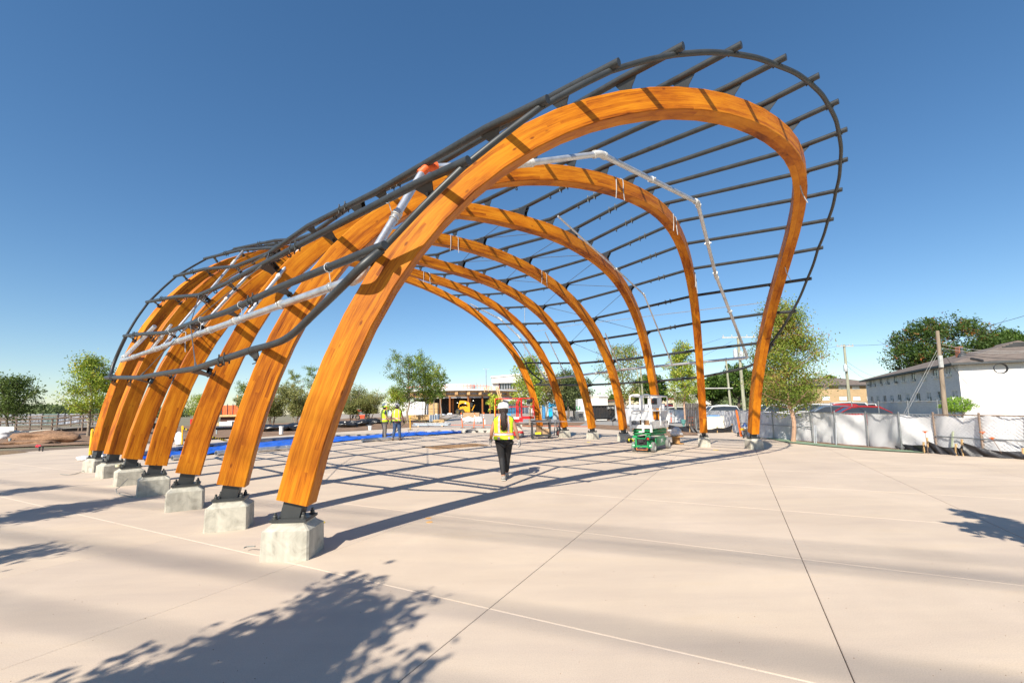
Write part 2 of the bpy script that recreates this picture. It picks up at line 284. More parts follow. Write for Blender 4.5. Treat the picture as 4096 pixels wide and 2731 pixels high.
DATA = r'''{"arch":[[[-2.524,5.102,0.6,0.052,-0.999],[-2.396,5.11,1.138,0.06,-0.998],[-2.241,5.12,1.669,0.07,-0.998],[-2.056,5.134,2.19,0.082,-0.997],[-1.838,5.153,2.697,0.096,-0.995],[-1.582,5.18,3.187,0.112,-0.994],[-1.289,5.216,3.654,0.131,-0.991],[-0.958,5.263,4.094,0.152,-0.988],[-0.59,5.324,4.502,0.176,-0.984],[-0.189,5.402,4.874,0.203,-0.979],[0.241,5.498,5.209,0.232,-0.973],[0.693,5.613,5.505,0.263,-0.965],[1.162,5.749,5.764,0.295,-0.955],[1.643,5.907,5.987,0.329,-0.944],[2.129,6.087,6.178,0.364,-0.931],[2.618,6.289,6.34,0.401,-0.916],[3.105,6.514,6.474,0.438,-0.899],[3.587,6.762,6.583,0.477,-0.879],[4.061,7.033,6.671,0.516,-0.857],[4.524,7.327,6.738,0.557,-0.831],[4.973,7.646,6.789,0.6,-0.8],[5.405,7.989,6.825,0.646,-0.763],[5.812,8.363,6.851,0.71,-0.704],[6.186,8.769,6.871,0.76,-0.65],[6.533,9.2,6.876,0.796,-0.606],[6.856,9.648,6.862,0.826,-0.564],[7.156,10.111,6.825,0.852,-0.524],[7.433,10.585,6.76,0.874,-0.485],[7.687,11.067,6.664,0.894,-0.447],[7.917,11.552,6.533,0.912,-0.41],[8.124,12.036,6.366,0.927,-0.375],[8.307,12.515,6.16,0.94,-0.34],[8.467,12.984,5.914,0.952,-0.307],[8.605,13.437,5.629,0.961,-0.276],[8.722,13.869,5.305,0.969,-0.246],[8.82,14.277,4.944,0.976,-0.219],[8.9,14.655,4.549,0.981,-0.194],[8.964,15.002,4.124,0.985,-0.172],[9.016,15.316,3.671,0.988,-0.151],[9.056,15.595,3.196,0.991,-0.133],[9.087,15.84,2.701,0.993,-0.118],[9.111,16.053,2.191,0.995,-0.104],[9.129,16.234,1.669,0.996,-0.093],[9.142,16.387,1.138,0.997,-0.083],[9.152,16.514,0.6,0.997,-0.075]],[[-4.075,6.353,0.6,0.352,-0.936],[-3.978,6.39,1.141,0.355,-0.935],[-3.86,6.435,1.676,0.36,-0.933],[-3.716,6.492,2.205,0.366,-0.931],[-3.543,6.56,2.722,0.373,-0.928],[-3.337,6.644,3.226,0.381,-0.925],[-3.094,6.745,3.71,0.391,-0.921],[-2.814,6.866,4.167,0.402,-0.916],[-2.496,7.009,4.593,0.415,-0.91],[-2.143,7.173,4.982,0.43,-0.903],[-1.76,7.36,5.33,0.446,-0.895],[-1.353,7.567,5.638,0.463,-0.886],[-0.93,7.794,5.907,0.481,-0.877],[-0.496,8.038,6.141,0.5,-0.866],[-0.056,8.298,6.345,0.519,-0.855],[0.386,8.574,6.522,0.539,-0.842],[0.828,8.865,6.674,0.56,-0.828],[1.267,9.17,6.806,0.581,-0.814],[1.701,9.489,6.92,0.603,-0.798],[2.129,9.821,7.017,0.625,-0.781],[2.548,10.168,7.1,0.649,-0.761],[2.958,10.529,7.171,0.674,-0.738],[3.353,10.907,7.235,0.708,-0.706],[3.732,11.302,7.291,0.733,-0.68],[4.099,11.71,7.33,0.754,-0.657],[4.455,12.13,7.345,0.773,-0.635],[4.798,12.56,7.327,0.79,-0.613],[5.128,12.997,7.271,0.806,-0.592],[5.442,13.437,7.17,0.821,-0.571],[5.74,13.875,7.02,0.834,-0.551],[6.017,14.306,6.82,0.847,-0.532],[6.274,14.723,6.569,0.858,-0.514],[6.507,15.122,6.27,0.868,-0.497],[6.718,15.497,5.927,0.877,-0.481],[6.906,15.847,5.546,0.885,-0.466],[7.073,16.169,5.133,0.891,-0.453],[7.22,16.463,4.691,0.897,-0.441],[7.348,16.729,4.226,0.903,-0.43],[7.46,16.966,3.742,0.907,-0.421],[7.556,17.175,3.242,0.911,-0.412],[7.638,17.359,2.73,0.914,-0.405],[7.707,17.517,2.207,0.917,-0.399],[7.766,17.653,1.677,0.919,-0.393],[7.814,17.767,1.141,0.921,-0.389],[7.854,17.862,0.6,0.923,-0.385]],[[-5.707,7.662,0.6,0.539,-0.842],[-5.614,7.721,1.138,0.539,-0.842],[-5.504,7.792,1.672,0.54,-0.842],[-5.374,7.875,2.2,0.54,-0.841],[-5.223,7.972,2.719,0.541,-0.841],[-5.048,8.085,3.227,0.542,-0.84],[-4.846,8.215,3.722,0.543,-0.84],[-4.615,8.365,4.197,0.544,-0.839],[-4.352,8.536,4.648,0.545,-0.838],[-4.056,8.729,5.069,0.547,-0.837],[-3.726,8.945,5.452,0.549,-0.836],[-3.365,9.183,5.79,0.551,-0.834],[-2.976,9.44,6.08,0.553,-0.833],[-2.563,9.715,6.317,0.556,-0.831],[-2.135,10.003,6.504,0.559,-0.829],[-1.695,10.302,6.645,0.563,-0.826],[-1.249,10.607,6.746,0.567,-0.824],[-0.801,10.917,6.813,0.572,-0.82],[-0.353,11.232,6.856,0.577,-0.817],[0.094,11.551,6.88,0.584,-0.812],[0.539,11.874,6.891,0.593,-0.805],[0.978,12.204,6.896,0.607,-0.795],[1.385,12.572,6.897,0.69,-0.716],[1.768,12.965,6.898,0.77,-0.637],[2.115,13.392,6.897,0.782,-0.624],[2.455,13.823,6.888,0.788,-0.615],[2.791,14.257,6.866,0.793,-0.609],[3.124,14.693,6.826,0.797,-0.604],[3.452,15.129,6.759,0.801,-0.599],[3.774,15.563,6.658,0.804,-0.595],[4.089,15.99,6.517,0.806,-0.592],[4.393,16.407,6.329,0.809,-0.588],[4.684,16.807,6.089,0.811,-0.586],[4.956,17.185,5.798,0.812,-0.583],[5.207,17.535,5.457,0.814,-0.581],[5.434,17.855,5.073,0.815,-0.579],[5.638,18.141,4.651,0.816,-0.578],[5.818,18.396,4.198,0.817,-0.577],[5.976,18.621,3.722,0.818,-0.575],[6.114,18.816,3.228,0.818,-0.575],[6.233,18.987,2.719,0.819,-0.574],[6.336,19.134,2.2,0.82,-0.573],[6.424,19.26,1.672,0.82,-0.572],[6.499,19.367,1.138,0.82,-0.572],[6.562,19.457,0.6,0.821,-0.572]],[[-7.429,9.049,0.6,0.668,-0.745],[-7.362,9.109,1.159,0.668,-0.744],[-7.275,9.187,1.712,0.668,-0.744],[-7.164,9.287,2.258,0.668,-0.744],[-7.026,9.41,2.793,0.668,-0.744],[-6.859,9.56,3.312,0.669,-0.744],[-6.661,9.739,3.811,0.669,-0.743],[-6.432,9.945,4.285,0.67,-0.743],[-6.173,10.179,4.73,0.67,-0.742],[-5.885,10.439,5.142,0.671,-0.742],[-5.572,10.723,5.518,0.671,-0.741],[-5.236,11.028,5.856,0.672,-0.74],[-4.881,11.35,6.156,0.673,-0.74],[-4.51,11.688,6.418,0.674,-0.739],[-4.127,12.038,6.643,0.675,-0.738],[-3.734,12.398,6.833,0.676,-0.737],[-3.334,12.766,6.99,0.677,-0.736],[-2.928,13.14,7.116,0.679,-0.734],[-2.519,13.519,7.212,0.68,-0.733],[-2.108,13.901,7.281,0.682,-0.732],[-1.696,14.286,7.325,0.684,-0.73],[-1.283,14.673,7.347,0.686,-0.728],[-0.873,15.063,7.35,0.691,-0.723],[-0.466,15.456,7.338,0.697,-0.717],[-0.062,15.85,7.307,0.7,-0.715],[0.341,16.245,7.255,0.701,-0.713],[0.74,16.639,7.179,0.703,-0.711],[1.135,17.031,7.078,0.704,-0.71],[1.526,17.419,6.949,0.706,-0.709],[1.911,17.803,6.791,0.707,-0.707],[2.288,18.18,6.602,0.708,-0.706],[2.655,18.549,6.38,0.709,-0.705],[3.01,18.906,6.123,0.71,-0.704],[3.35,19.249,5.829,0.711,-0.704],[3.673,19.575,5.497,0.711,-0.703],[3.974,19.88,5.127,0.712,-0.702],[4.25,20.16,4.721,0.713,-0.702],[4.498,20.412,4.28,0.713,-0.701],[4.717,20.635,3.808,0.714,-0.701],[4.905,20.827,3.31,0.714,-0.7],[5.064,20.989,2.792,0.714,-0.7],[5.195,21.122,2.258,0.715,-0.7],[5.299,21.229,1.712,0.715,-0.699],[5.381,21.313,1.159,0.715,-0.699],[5.444,21.377,0.6,0.715,-0.699]],[[-9.144,10.423,0.6,0.756,-0.654],[-9.072,10.507,1.179,0.756,-0.655],[-8.982,10.611,1.753,0.755,-0.655],[-8.873,10.737,2.319,0.754,-0.656],[-8.743,10.886,2.874,0.754,-0.657],[-8.591,11.06,3.417,0.752,-0.659],[-8.414,11.261,3.943,0.751,-0.66],[-8.213,11.489,4.447,0.75,-0.662],[-7.986,11.746,4.927,0.748,-0.664],[-7.732,12.032,5.376,0.746,-0.666],[-7.452,12.345,5.79,0.744,-0.668],[-7.147,12.683,6.164,0.742,-0.671],[-6.818,13.045,6.495,0.739,-0.674],[-6.47,13.426,6.779,0.736,-0.677],[-6.103,13.823,7.016,0.733,-0.68],[-5.723,14.231,7.207,0.73,-0.684],[-5.331,14.647,7.353,0.726,-0.688],[-4.931,15.067,7.46,0.722,-0.692],[-4.525,15.488,7.531,0.718,-0.696],[-4.114,15.91,7.572,0.713,-0.701],[-3.7,16.329,7.589,0.708,-0.706],[-3.282,16.745,7.587,0.702,-0.712],[-2.859,17.156,7.575,0.692,-0.722],[-2.43,17.56,7.558,0.68,-0.733],[-1.996,17.959,7.532,0.674,-0.739],[-1.56,18.354,7.492,0.668,-0.744],[-1.122,18.745,7.431,0.663,-0.748],[-0.684,19.13,7.345,0.659,-0.753],[-0.248,19.51,7.23,0.654,-0.756],[0.185,19.882,7.082,0.65,-0.76],[0.611,20.245,6.896,0.646,-0.763],[1.028,20.596,6.67,0.643,-0.766],[1.43,20.933,6.402,0.64,-0.769],[1.816,21.252,6.09,0.636,-0.771],[2.179,21.551,5.734,0.634,-0.774],[2.516,21.826,5.336,0.631,-0.776],[2.825,22.076,4.901,0.629,-0.778],[3.103,22.301,4.431,0.627,-0.779],[3.349,22.498,3.934,0.625,-0.781],[3.564,22.67,3.412,0.623,-0.782],[3.75,22.818,2.872,0.622,-0.783],[3.908,22.943,2.318,0.621,-0.784],[4.04,23.047,1.753,0.62,-0.785],[4.148,23.133,1.179,0.619,-0.785],[4.236,23.202,0.6,0.619,-0.786]],[[-10.814,11.761,0.6,0.879,-0.476],[-10.762,11.855,1.23,0.878,-0.478],[-10.698,11.972,1.854,0.877,-0.48],[-10.62,12.115,2.472,0.875,-0.483],[-10.525,12.286,3.08,0.874,-0.487],[-10.413,12.486,3.676,0.871,-0.491],[-10.281,12.718,4.256,0.869,-0.496],[-10.129,12.983,4.817,0.865,-0.501],[-9.955,13.282,5.354,0.862,-0.507],[-9.756,13.615,5.861,0.857,-0.515],[-9.534,13.983,6.333,0.853,-0.523],[-9.285,14.383,6.764,0.847,-0.531],[-9.012,14.813,7.149,0.841,-0.541],[-8.715,15.269,7.483,0.834,-0.552],[-8.394,15.745,7.762,0.826,-0.564],[-8.053,16.237,7.986,0.817,-0.576],[-7.694,16.737,8.155,0.808,-0.59],[-7.32,17.24,8.275,0.797,-0.604],[-6.932,17.742,8.35,0.785,-0.619],[-6.532,18.239,8.386,0.772,-0.636],[-6.121,18.727,8.392,0.757,-0.654],[-5.697,19.205,8.374,0.738,-0.675],[-5.257,19.666,8.342,0.708,-0.706],[-4.792,20.103,8.305,0.664,-0.748],[-4.309,20.518,8.259,0.64,-0.768],[-3.815,20.918,8.197,0.621,-0.784],[-3.314,21.306,8.116,0.603,-0.798],[-2.808,21.681,8.008,0.587,-0.809],[-2.3,22.043,7.872,0.573,-0.82],[-1.792,22.391,7.701,0.559,-0.829],[-1.289,22.724,7.493,0.546,-0.838],[-0.794,23.041,7.243,0.533,-0.846],[-0.313,23.34,6.948,0.522,-0.853],[0.149,23.618,6.606,0.511,-0.86],[0.585,23.874,6.217,0.501,-0.865],[0.99,24.106,5.781,0.492,-0.87],[1.359,24.313,5.302,0.484,-0.875],[1.689,24.493,4.786,0.477,-0.879],[1.979,24.65,4.24,0.471,-0.882],[2.23,24.783,3.668,0.466,-0.885],[2.444,24.895,3.076,0.462,-0.887],[2.623,24.988,2.47,0.458,-0.889],[2.771,25.064,1.854,0.455,-0.89],[2.892,25.125,1.23,0.453,-0.892],[2.988,25.174,0.6,0.451,-0.893]],[[-12.428,13.044,0.6,0.972,-0.234],[-12.402,13.148,1.275,0.971,-0.239],[-12.369,13.281,1.944,0.969,-0.246],[-12.327,13.446,2.605,0.967,-0.254],[-12.273,13.646,3.256,0.965,-0.263],[-12.207,13.883,3.893,0.961,-0.275],[-12.125,14.16,4.513,0.957,-0.288],[-12.027,14.475,5.11,0.953,-0.304],[-11.911,14.83,5.682,0.947,-0.321],[-11.773,15.224,6.223,0.94,-0.341],[-11.611,15.653,6.729,0.932,-0.362],[-11.425,16.114,7.197,0.923,-0.385],[-11.212,16.605,7.621,0.912,-0.41],[-10.972,17.12,8.0,0.9,-0.437],[-10.702,17.654,8.33,0.886,-0.464],[-10.404,18.201,8.609,0.87,-0.493],[-10.078,18.755,8.839,0.853,-0.522],[-9.724,19.311,9.018,0.833,-0.553],[-9.343,19.862,9.15,0.812,-0.583],[-8.937,20.405,9.237,0.789,-0.614],[-8.508,20.934,9.282,0.763,-0.646],[-8.055,21.446,9.291,0.735,-0.678],[-7.581,21.937,9.271,0.701,-0.713],[-7.081,22.4,9.228,0.661,-0.751],[-6.56,22.837,9.161,0.627,-0.779],[-6.025,23.25,9.066,0.594,-0.804],[-5.477,23.639,8.94,0.563,-0.827],[-4.921,24.002,8.782,0.531,-0.847],[-4.359,24.341,8.591,0.501,-0.866],[-3.796,24.653,8.364,0.47,-0.882],[-3.235,24.941,8.1,0.441,-0.898],[-2.682,25.201,7.796,0.412,-0.911],[-2.141,25.436,7.451,0.384,-0.923],[-1.62,25.644,7.063,0.358,-0.934],[-1.124,25.827,6.63,0.333,-0.943],[-0.66,25.984,6.154,0.31,-0.951],[-0.233,26.118,5.638,0.289,-0.957],[0.151,26.23,5.084,0.27,-0.963],[0.49,26.321,4.498,0.253,-0.967],[0.783,26.396,3.886,0.239,-0.971],[1.032,26.456,3.253,0.227,-0.974],[1.24,26.503,2.604,0.217,-0.976],[1.41,26.54,1.944,0.208,-0.978],[1.545,26.568,1.275,0.202,-0.979],[1.65,26.589,0.6,0.197,-0.98]]],"pur":[[[-3.95,6.45,2.58],[-5.688,7.674,2.445],[-7.445,9.035,2.493],[-9.12,10.452,2.549],[-10.806,11.778,2.685],[-12.426,13.07,2.808]],[[-1.448,4.808,3.532],[-1.869,5.146,3.544],[-3.628,6.523,3.555],[-5.327,7.905,3.535],[-7.101,9.343,3.626],[-8.809,10.811,3.722],[-10.581,12.188,3.969],[-12.301,13.555,4.187],[-12.652,13.834,4.231]],[[-0.459,4.659,4.459],[-1.166,5.229,4.509],[-3.031,6.77,4.565],[-4.841,8.218,4.571],[-6.617,9.779,4.674],[-8.387,11.292,4.827],[-10.268,12.744,5.19],[-12.111,14.218,5.49],[-12.808,14.775,5.604]],[[0.473,4.719,5.237],[-0.304,5.376,5.331],[-2.266,7.114,5.433],[-4.204,8.632,5.506],[-5.998,10.337,5.589],[-7.846,11.904,5.82],[-9.852,13.457,6.306],[-11.835,15.058,6.677],[-12.643,15.711,6.829]],[[1.397,4.957,5.898],[0.672,5.606,5.985],[-1.383,7.551,6.118],[-3.411,9.152,6.27],[-5.271,10.995,6.339],[-7.186,12.64,6.652],[-9.322,14.326,7.262],[-11.451,16.057,7.705],[-12.332,16.773,7.888]],[[2.364,5.296,6.414],[1.704,5.928,6.474],[-0.447,8.065,6.631],[-2.503,9.756,6.808],[-4.47,11.725,6.915],[-6.426,13.474,7.284],[-8.677,15.327,8.003],[-10.944,17.179,8.535],[-12.011,18.051,8.785]],[[3.381,5.704,6.786],[2.749,6.347,6.822],[0.497,8.645,7.01],[-1.544,10.405,7.121],[-3.623,12.5,7.328],[-5.598,14.364,7.703],[-7.935,16.404,8.495],[-10.307,18.372,9.143],[-11.361,19.247,9.431]],[[4.371,6.217,7.033],[3.774,6.865,7.055],[1.426,9.285,7.29],[-0.584,11.069,7.268],[-2.753,13.302,7.597],[-4.734,15.272,7.932],[-7.124,17.497,8.751],[-9.544,19.577,9.525],[-10.576,20.464,9.856]],[[5.339,6.831,7.217],[4.751,7.484,7.197],[2.327,9.982,7.492],[0.356,11.74,7.318],[-1.876,14.118,7.74],[-3.858,16.169,8.015],[-6.266,18.557,8.823],[-8.668,20.741,9.701],[-9.668,21.65,10.066]],[[6.227,7.554,7.285],[5.65,8.205,7.272],[3.179,10.736,7.639],[1.25,12.443,7.327],[-1.003,14.939,7.781],[-2.979,17.04,8.009],[-5.368,19.555,8.782],[-7.696,21.822,9.708],[-8.592,22.694,10.065]],[[7.024,8.376,7.281],[6.424,9.059,7.306],[3.973,11.567,7.75],[2.021,13.275,7.328],[-0.146,15.768,7.746],[-2.084,17.879,7.969],[-4.389,20.451,8.699],[-6.627,22.784,9.604],[-7.494,23.687,9.955]],[[7.742,9.298,7.18],[7.097,10.016,7.266],[4.729,12.472,7.764],[2.731,14.179,7.302],[0.707,16.606,7.621],[-1.161,18.71,7.87],[-3.342,21.285,8.555],[-5.476,23.639,9.379],[-6.322,24.572,9.705]],[[8.346,10.277,6.972],[7.672,11.037,7.109],[5.437,13.429,7.613],[3.435,15.107,7.197],[1.548,17.441,7.385],[-0.226,19.529,7.664],[-2.261,22.07,8.303],[-4.281,24.386,9.013],[-5.049,25.268,9.283]],[[8.842,11.275,6.656],[8.144,12.086,6.803],[6.072,14.392,7.245],[4.129,16.044,6.946],[2.367,18.26,7.02],[0.703,20.323,7.31],[-1.171,22.801,7.9],[-3.07,25.021,8.489],[-3.771,25.841,8.706]],[[9.251,12.291,6.242],[8.512,13.119,6.326],[6.61,15.301,6.65],[4.788,16.951,6.482],[3.149,19.045,6.506],[1.597,21.071,6.773],[-0.109,23.464,7.307],[-1.886,25.542,7.785],[-2.398,26.141,7.922]],[[9.5,13.219,5.589],[8.778,14.087,5.675],[7.042,16.104,5.865],[5.369,17.763,5.784],[3.869,19.774,5.824],[2.416,21.745,6.038],[0.873,24.041,6.498],[-0.781,25.947,6.882],[-1.073,26.283,6.949]],[[9.596,14.197,4.763],[8.958,14.946,4.862],[7.374,16.778,4.941],[5.843,18.431,4.895],[4.497,20.411,4.97],[3.12,22.315,5.117],[1.714,24.509,5.483],[0.18,26.241,5.784],[-0.018,26.463,5.822]],[[9.419,15.261,3.791],[9.069,15.663,3.919],[7.624,17.32,3.923],[6.206,18.948,3.885],[5.002,20.926,3.964],[3.682,22.765,4.053],[2.376,24.861,4.31],[0.946,26.439,4.527],[0.846,26.55,4.542]],[[9.133,16.228,2.882],[7.806,17.738,2.846],[6.477,19.335,2.809],[5.37,21.301,2.853],[4.103,23.098,2.899],[2.859,25.111,3.043],[1.506,26.564,3.167]]],"frac":[[0.074,0.0735,0.073,0.0725,0.072,0.0715,0.071],[0.12,0.1197,0.1194,0.119,0.1187,0.1183,0.118],[0.1661,0.1659,0.1658,0.1656,0.1654,0.1652,0.165],[0.2123,0.2123,0.2122,0.2122,0.2121,0.2121,0.212],[0.2586,0.2586,0.2587,0.2588,0.2589,0.2589,0.259],[0.305,0.3051,0.3053,0.3055,0.3057,0.3058,0.306],[0.3515,0.3517,0.352,0.3522,0.3525,0.3527,0.353],[0.3981,0.3984,0.3987,0.399,0.3994,0.3997,0.4],[0.4448,0.4451,0.4455,0.4459,0.4463,0.4466,0.447],[0.4915,0.4919,0.4923,0.4928,0.4932,0.4936,0.494],[0.5382,0.5387,0.5392,0.5396,0.5401,0.5405,0.541],[0.5849,0.5854,0.5859,0.5865,0.587,0.5875,0.588],[0.6315,0.6321,0.6327,0.6333,0.6338,0.6344,0.635],[0.678,0.6787,0.6794,0.68,0.6807,0.6813,0.682],[0.7244,0.7252,0.726,0.7267,0.7275,0.7282,0.729],[0.7707,0.7716,0.7725,0.7733,0.7742,0.7751,0.776],[0.8169,0.8179,0.8189,0.8199,0.821,0.822,0.823],[0.863,0.8641,0.8653,0.8665,0.8677,0.8688,0.87],[0.909,0.9103,0.9117,0.913,0.9143,0.9157,0.917]]}'''
# ------------------------------------------------------------------ ground and paving
def sheet(name, poly, z, m, kind='structure', rough=0.0, n=1, parent=None, **k):
    mb = MB(); mb.add([(p[0], p[1], z) for p in poly], [tuple(range(len(poly)))]); o = mb.build(name, m, parent)
    o['kind'] = kind; return o
mb = MB(); mb.add([(-1500, -300, -.06), (1500, -300, -.06), (1500, 2600, -.06), (-1500, 2600, -.06)], [(0, 1, 2, 3)])
ground = mb.build('ground', mat('far_ground', (.20, .17, .11), .95, 0, .25, .05, col2=(.12, .13, .06))); ground['kind'] = 'structure'
mb = MB(); nx, ny = 60, 44
for j in range(ny + 1):
    y = 56 + j * 4.0 if j < ny else 900
    for i in range(nx + 1): b_ = -.50 + .64 * i / nx; mb.v.append((b_ * y, y, TZ(b_ * y, y) - .03))
mb.f = [(j * (nx + 1) + i, j * (nx + 1) + i + 1, (j + 1) * (nx + 1) + i + 1, (j + 1) * (nx + 1) + i) for j in range(ny) for i in range(nx)]; mb.m = [0] * len(mb.f)
o = mb.build('rising_ground', mat('site_ground', (.34, .29, .24), .9, 0, .15, .15)); o['kind'] = 'structure'
EW = Vector((.8871, -.4617, 0)); EN = Vector((.4617, .8871, 0))          # paving grid axes
def P2(a, b, z=0): v = EW * a + EN * b; return Vector((v.x, v.y, z))
plaza = MB(); plaza.add([P2(-34, -14, -.03), P2(20, -14, -.03), P2(20, 48, -.03), P2(-34, 48, -.03)], [(0, 1, 2, 3)])
plaza = plaza.build('plaza', mat('joint_dirt', (.16, .115, .08), .95)); plaza['kind'] = 'structure'
rnd = random.Random(3)
g = .0030; S_ = 2.4; slabme = None; far = MB(); cells = []
for i in range(-15, 8):
    for j in range(-7, 19):
        a0 = .51 + S_ * i; b0 = 3.15 + S_ * j; c = P2(a0 + 1.2, b0 + 1.2)
        if a0 > 18 or a0 < -33: continue
        cells.append((c.length if c.y > -1 else 60 + c.length, a0, b0, c))
cells.sort(key=lambda t: t[0])
sm = MB(); h = S_ / 2 - g
sm.add([(-h, -h, -.03), (h, -h, -.03), (h, h, -.03), (-h, h, -.03), (-h, -h, -.004), (h, -h, -.004), (h, h, -.004), (-h, h, -.004), (-h + .006, -h + .006, 0), (h - .006, -h + .006, 0), (h - .006, h - .006, 0), (-h + .006, h - .006, 0)],
       [(0, 1, 5, 4), (1, 2, 6, 5), (2, 3, 7, 6), (3, 0, 4, 7), (4, 5, 9, 8), (5, 6, 10, 9), (6, 7, 11, 10), (7, 4, 8, 11), (8, 9, 10, 11)])
s0 = sm.build('slab', SLAB, plaza); ang = math.atan2(EW.y, EW.x)
for k, (d, a0, b0, c) in enumerate(cells):
    if k < 290:
        o = s0 if k == 0 else s0.copy()
        if k: COL.objects.link(o); o.parent = plaza
        o.location = c; o.rotation_euler = (0, 0, ang)
    else:
        kk = len(far.v); R_ = Matrix.Rotation(ang, 3, 'Z'); far.add([R_ @ Vector(p) + c for p in sm.v], sm.f)
o = far.build('slab_field', SLAB, plaza); o['kind'] = 'stuff'
# pale sealant in the joints that run from lower right to upper left
fl = MB()
for j in range(-7, 20):
    b0 = 3.15 + S_ * j
    for t in range(-70, 41):
        if rnd.random() < .06: continue
        a = t * .5; w = .0024; p = [P2(a, b0 - w, -.0035), P2(a + .5, b0 - w, -.0035), P2(a + .5, b0 + w, -.0035), P2(a, b0 + w, -.0035)]; fl.add(p, [(0, 1, 2, 3)])
o = fl.build('joint_filler', mat('pale_sealant', (.72, .63, .52), .7, 0, .12, 8), plaza); o['kind'] = 'stuff'
def blob_strip(name, px, z, m, hgt=.0, seed=0, sub=14, noise=.05, kind='structure', edge=.06):
    """irregular ground patch from a pixel polygon, with an uneven top"""
    r = random.Random(seed); pts = [G(u, v) if not isinstance(u, Vector) else u for u, v in px]
    bmx = bmesh.new(); vs = [bmx.verts.new((p.x, p.y, z)) for p in pts]; bmx.faces.new(vs); bmesh.ops.triangulate(bmx, faces=bmx.faces[:])
    for _ in range(sub):
        L = [e for e in bmx.edges if e.calc_length() > max(.25, .05 * ((e.verts[0].co + e.verts[1].co) / 2).length)]
        if not L or len(bmx.faces) > 9000: break
        bmesh.ops.subdivide_edges(bmx, edges=L, cuts=1, use_grid_fill=False); bmesh.ops.triangulate(bmx, faces=bmx.faces[:])
    from mathutils import noise as NZ
    for v_ in bmx.verts:
        q = v_.co; n_ = NZ.noise(Vector((q.x * .9, q.y * .9, seed))) + .5 * NZ.noise(Vector((q.x * 3.1, q.y * 3.1, seed + 7)))
        if v_.is_boundary: v_.co.x += n_ * edge; v_.co.y += NZ.noise(Vector((q.y, q.x * 1.3, 3))) * edge; v_.co.z = z + TZ(q.x, q.y)
        else: v_.co.z = z + TZ(q.x, q.y) + hgt + max(0, .5 + n_) * noise
    me = bpy.data.meshes.new(name); bmx.to_mesh(me); bmx.free(); me.materials.append(m); me.polygons.foreach_set('use_smooth', [True] * len(me.polygons)); o = bpy.data.objects.new(name, me); COL.objects.link(o); o['kind'] = kind; return o
blob_strip('soil', [(-260, 1806), (0, 1790), (355, 1776), (600, 1766), (860, 1752), (1074, 1745), (1350, 1726), (1480, 1718), (1631, 1709), (1740, 1704), (1760, 1697), (1720, 1690), (1800, 1680), (1760, 1668), (1400, 1672), (900, 1700), (300, 1712), (-300, 1722)], .004, SOIL, .02, 1, noise=.07)
blob_strip('soil', [(-240, 1815), (0, 1820), (118, 1808), (60, 1803), (-200, 1803)], .004, mat('dry_grass_soil', (.26, .17, .09), .95, 0, .25, 4, .8, 20, fine=.3), .01, 2, noise=.03)
# paved walk leading back to the round building
blob_strip('path', [(1640, 1708), (1990, 1712), (2090, 1668), (2030, 1655), (1760, 1655), (1790, 1679), (1700, 1692)], .012, mat('pale_paving', (.40, .35, .31), .85, 0, .08, .6), 0, 8, noise=.0)
blob_strip('road', [(2060, 1690), (2240, 1708), (2520, 1706), (2900, 1702), (2900, 1668), (2500, 1663), (2090, 1662)], .010, mat('worn_road', (.30, .285, .27), .9, 0, .1, .5, .2, 30), 0, 9, noise=.0)
blob_strip('soil', [(2030, 1700), (2120, 1708), (2320, 1702), (2345, 1688), (2140, 1692), (2040, 1694)], .014, SOIL, .02, 3, noise=.06)
blob_strip('soil', [(2350, 1712), (2500, 1722), (2640, 1741), (2790, 1741), (2790, 1722), (2640, 1722), (2480, 1702), (2380, 1698)], .014, SOIL, .03, 4, noise=.07)
blob_strip('lawn', [(2655, 1672), (2900, 1675), (2900, 1650), (2655, 1652)], .016, mat('lawn_green', (.11, .15, .03), .95, 0, .25, 3, .6, 30), .02, 5, noise=.03)
blob_strip('soil', [(3090, 1742), (3160, 1762), (3330, 1783), (3560, 1798), (3800, 1812), (4096, 1832), (4300, 1848), (4300, 1810), (4096, 1800), (3700, 1775), (3400, 1755), (3200, 1738)], .006, mat('reddish_soil', (.22, .12, .07), .95, 0, .3, 5, .9, 12, fine=.35), .02, 6, noise=.05)
gm = mat('green_ground_cover', (.21, .30, .20), .95, 0, .25, 9, .7, 30, col2=(.15, .19, .12), fine=.25)
blob_strip('green_cover', [(3035, 1737), (3062, 1752), (3150, 1771), (3300, 1786), (3440, 1798), (3600, 1808), (3700, 1813), (3700, 1808), (3600, 1801), (3440, 1790), (3300, 1777), (3200, 1767), (3130, 1750), (3090, 1738)], .03, gm, .01, 7, noise=.02)
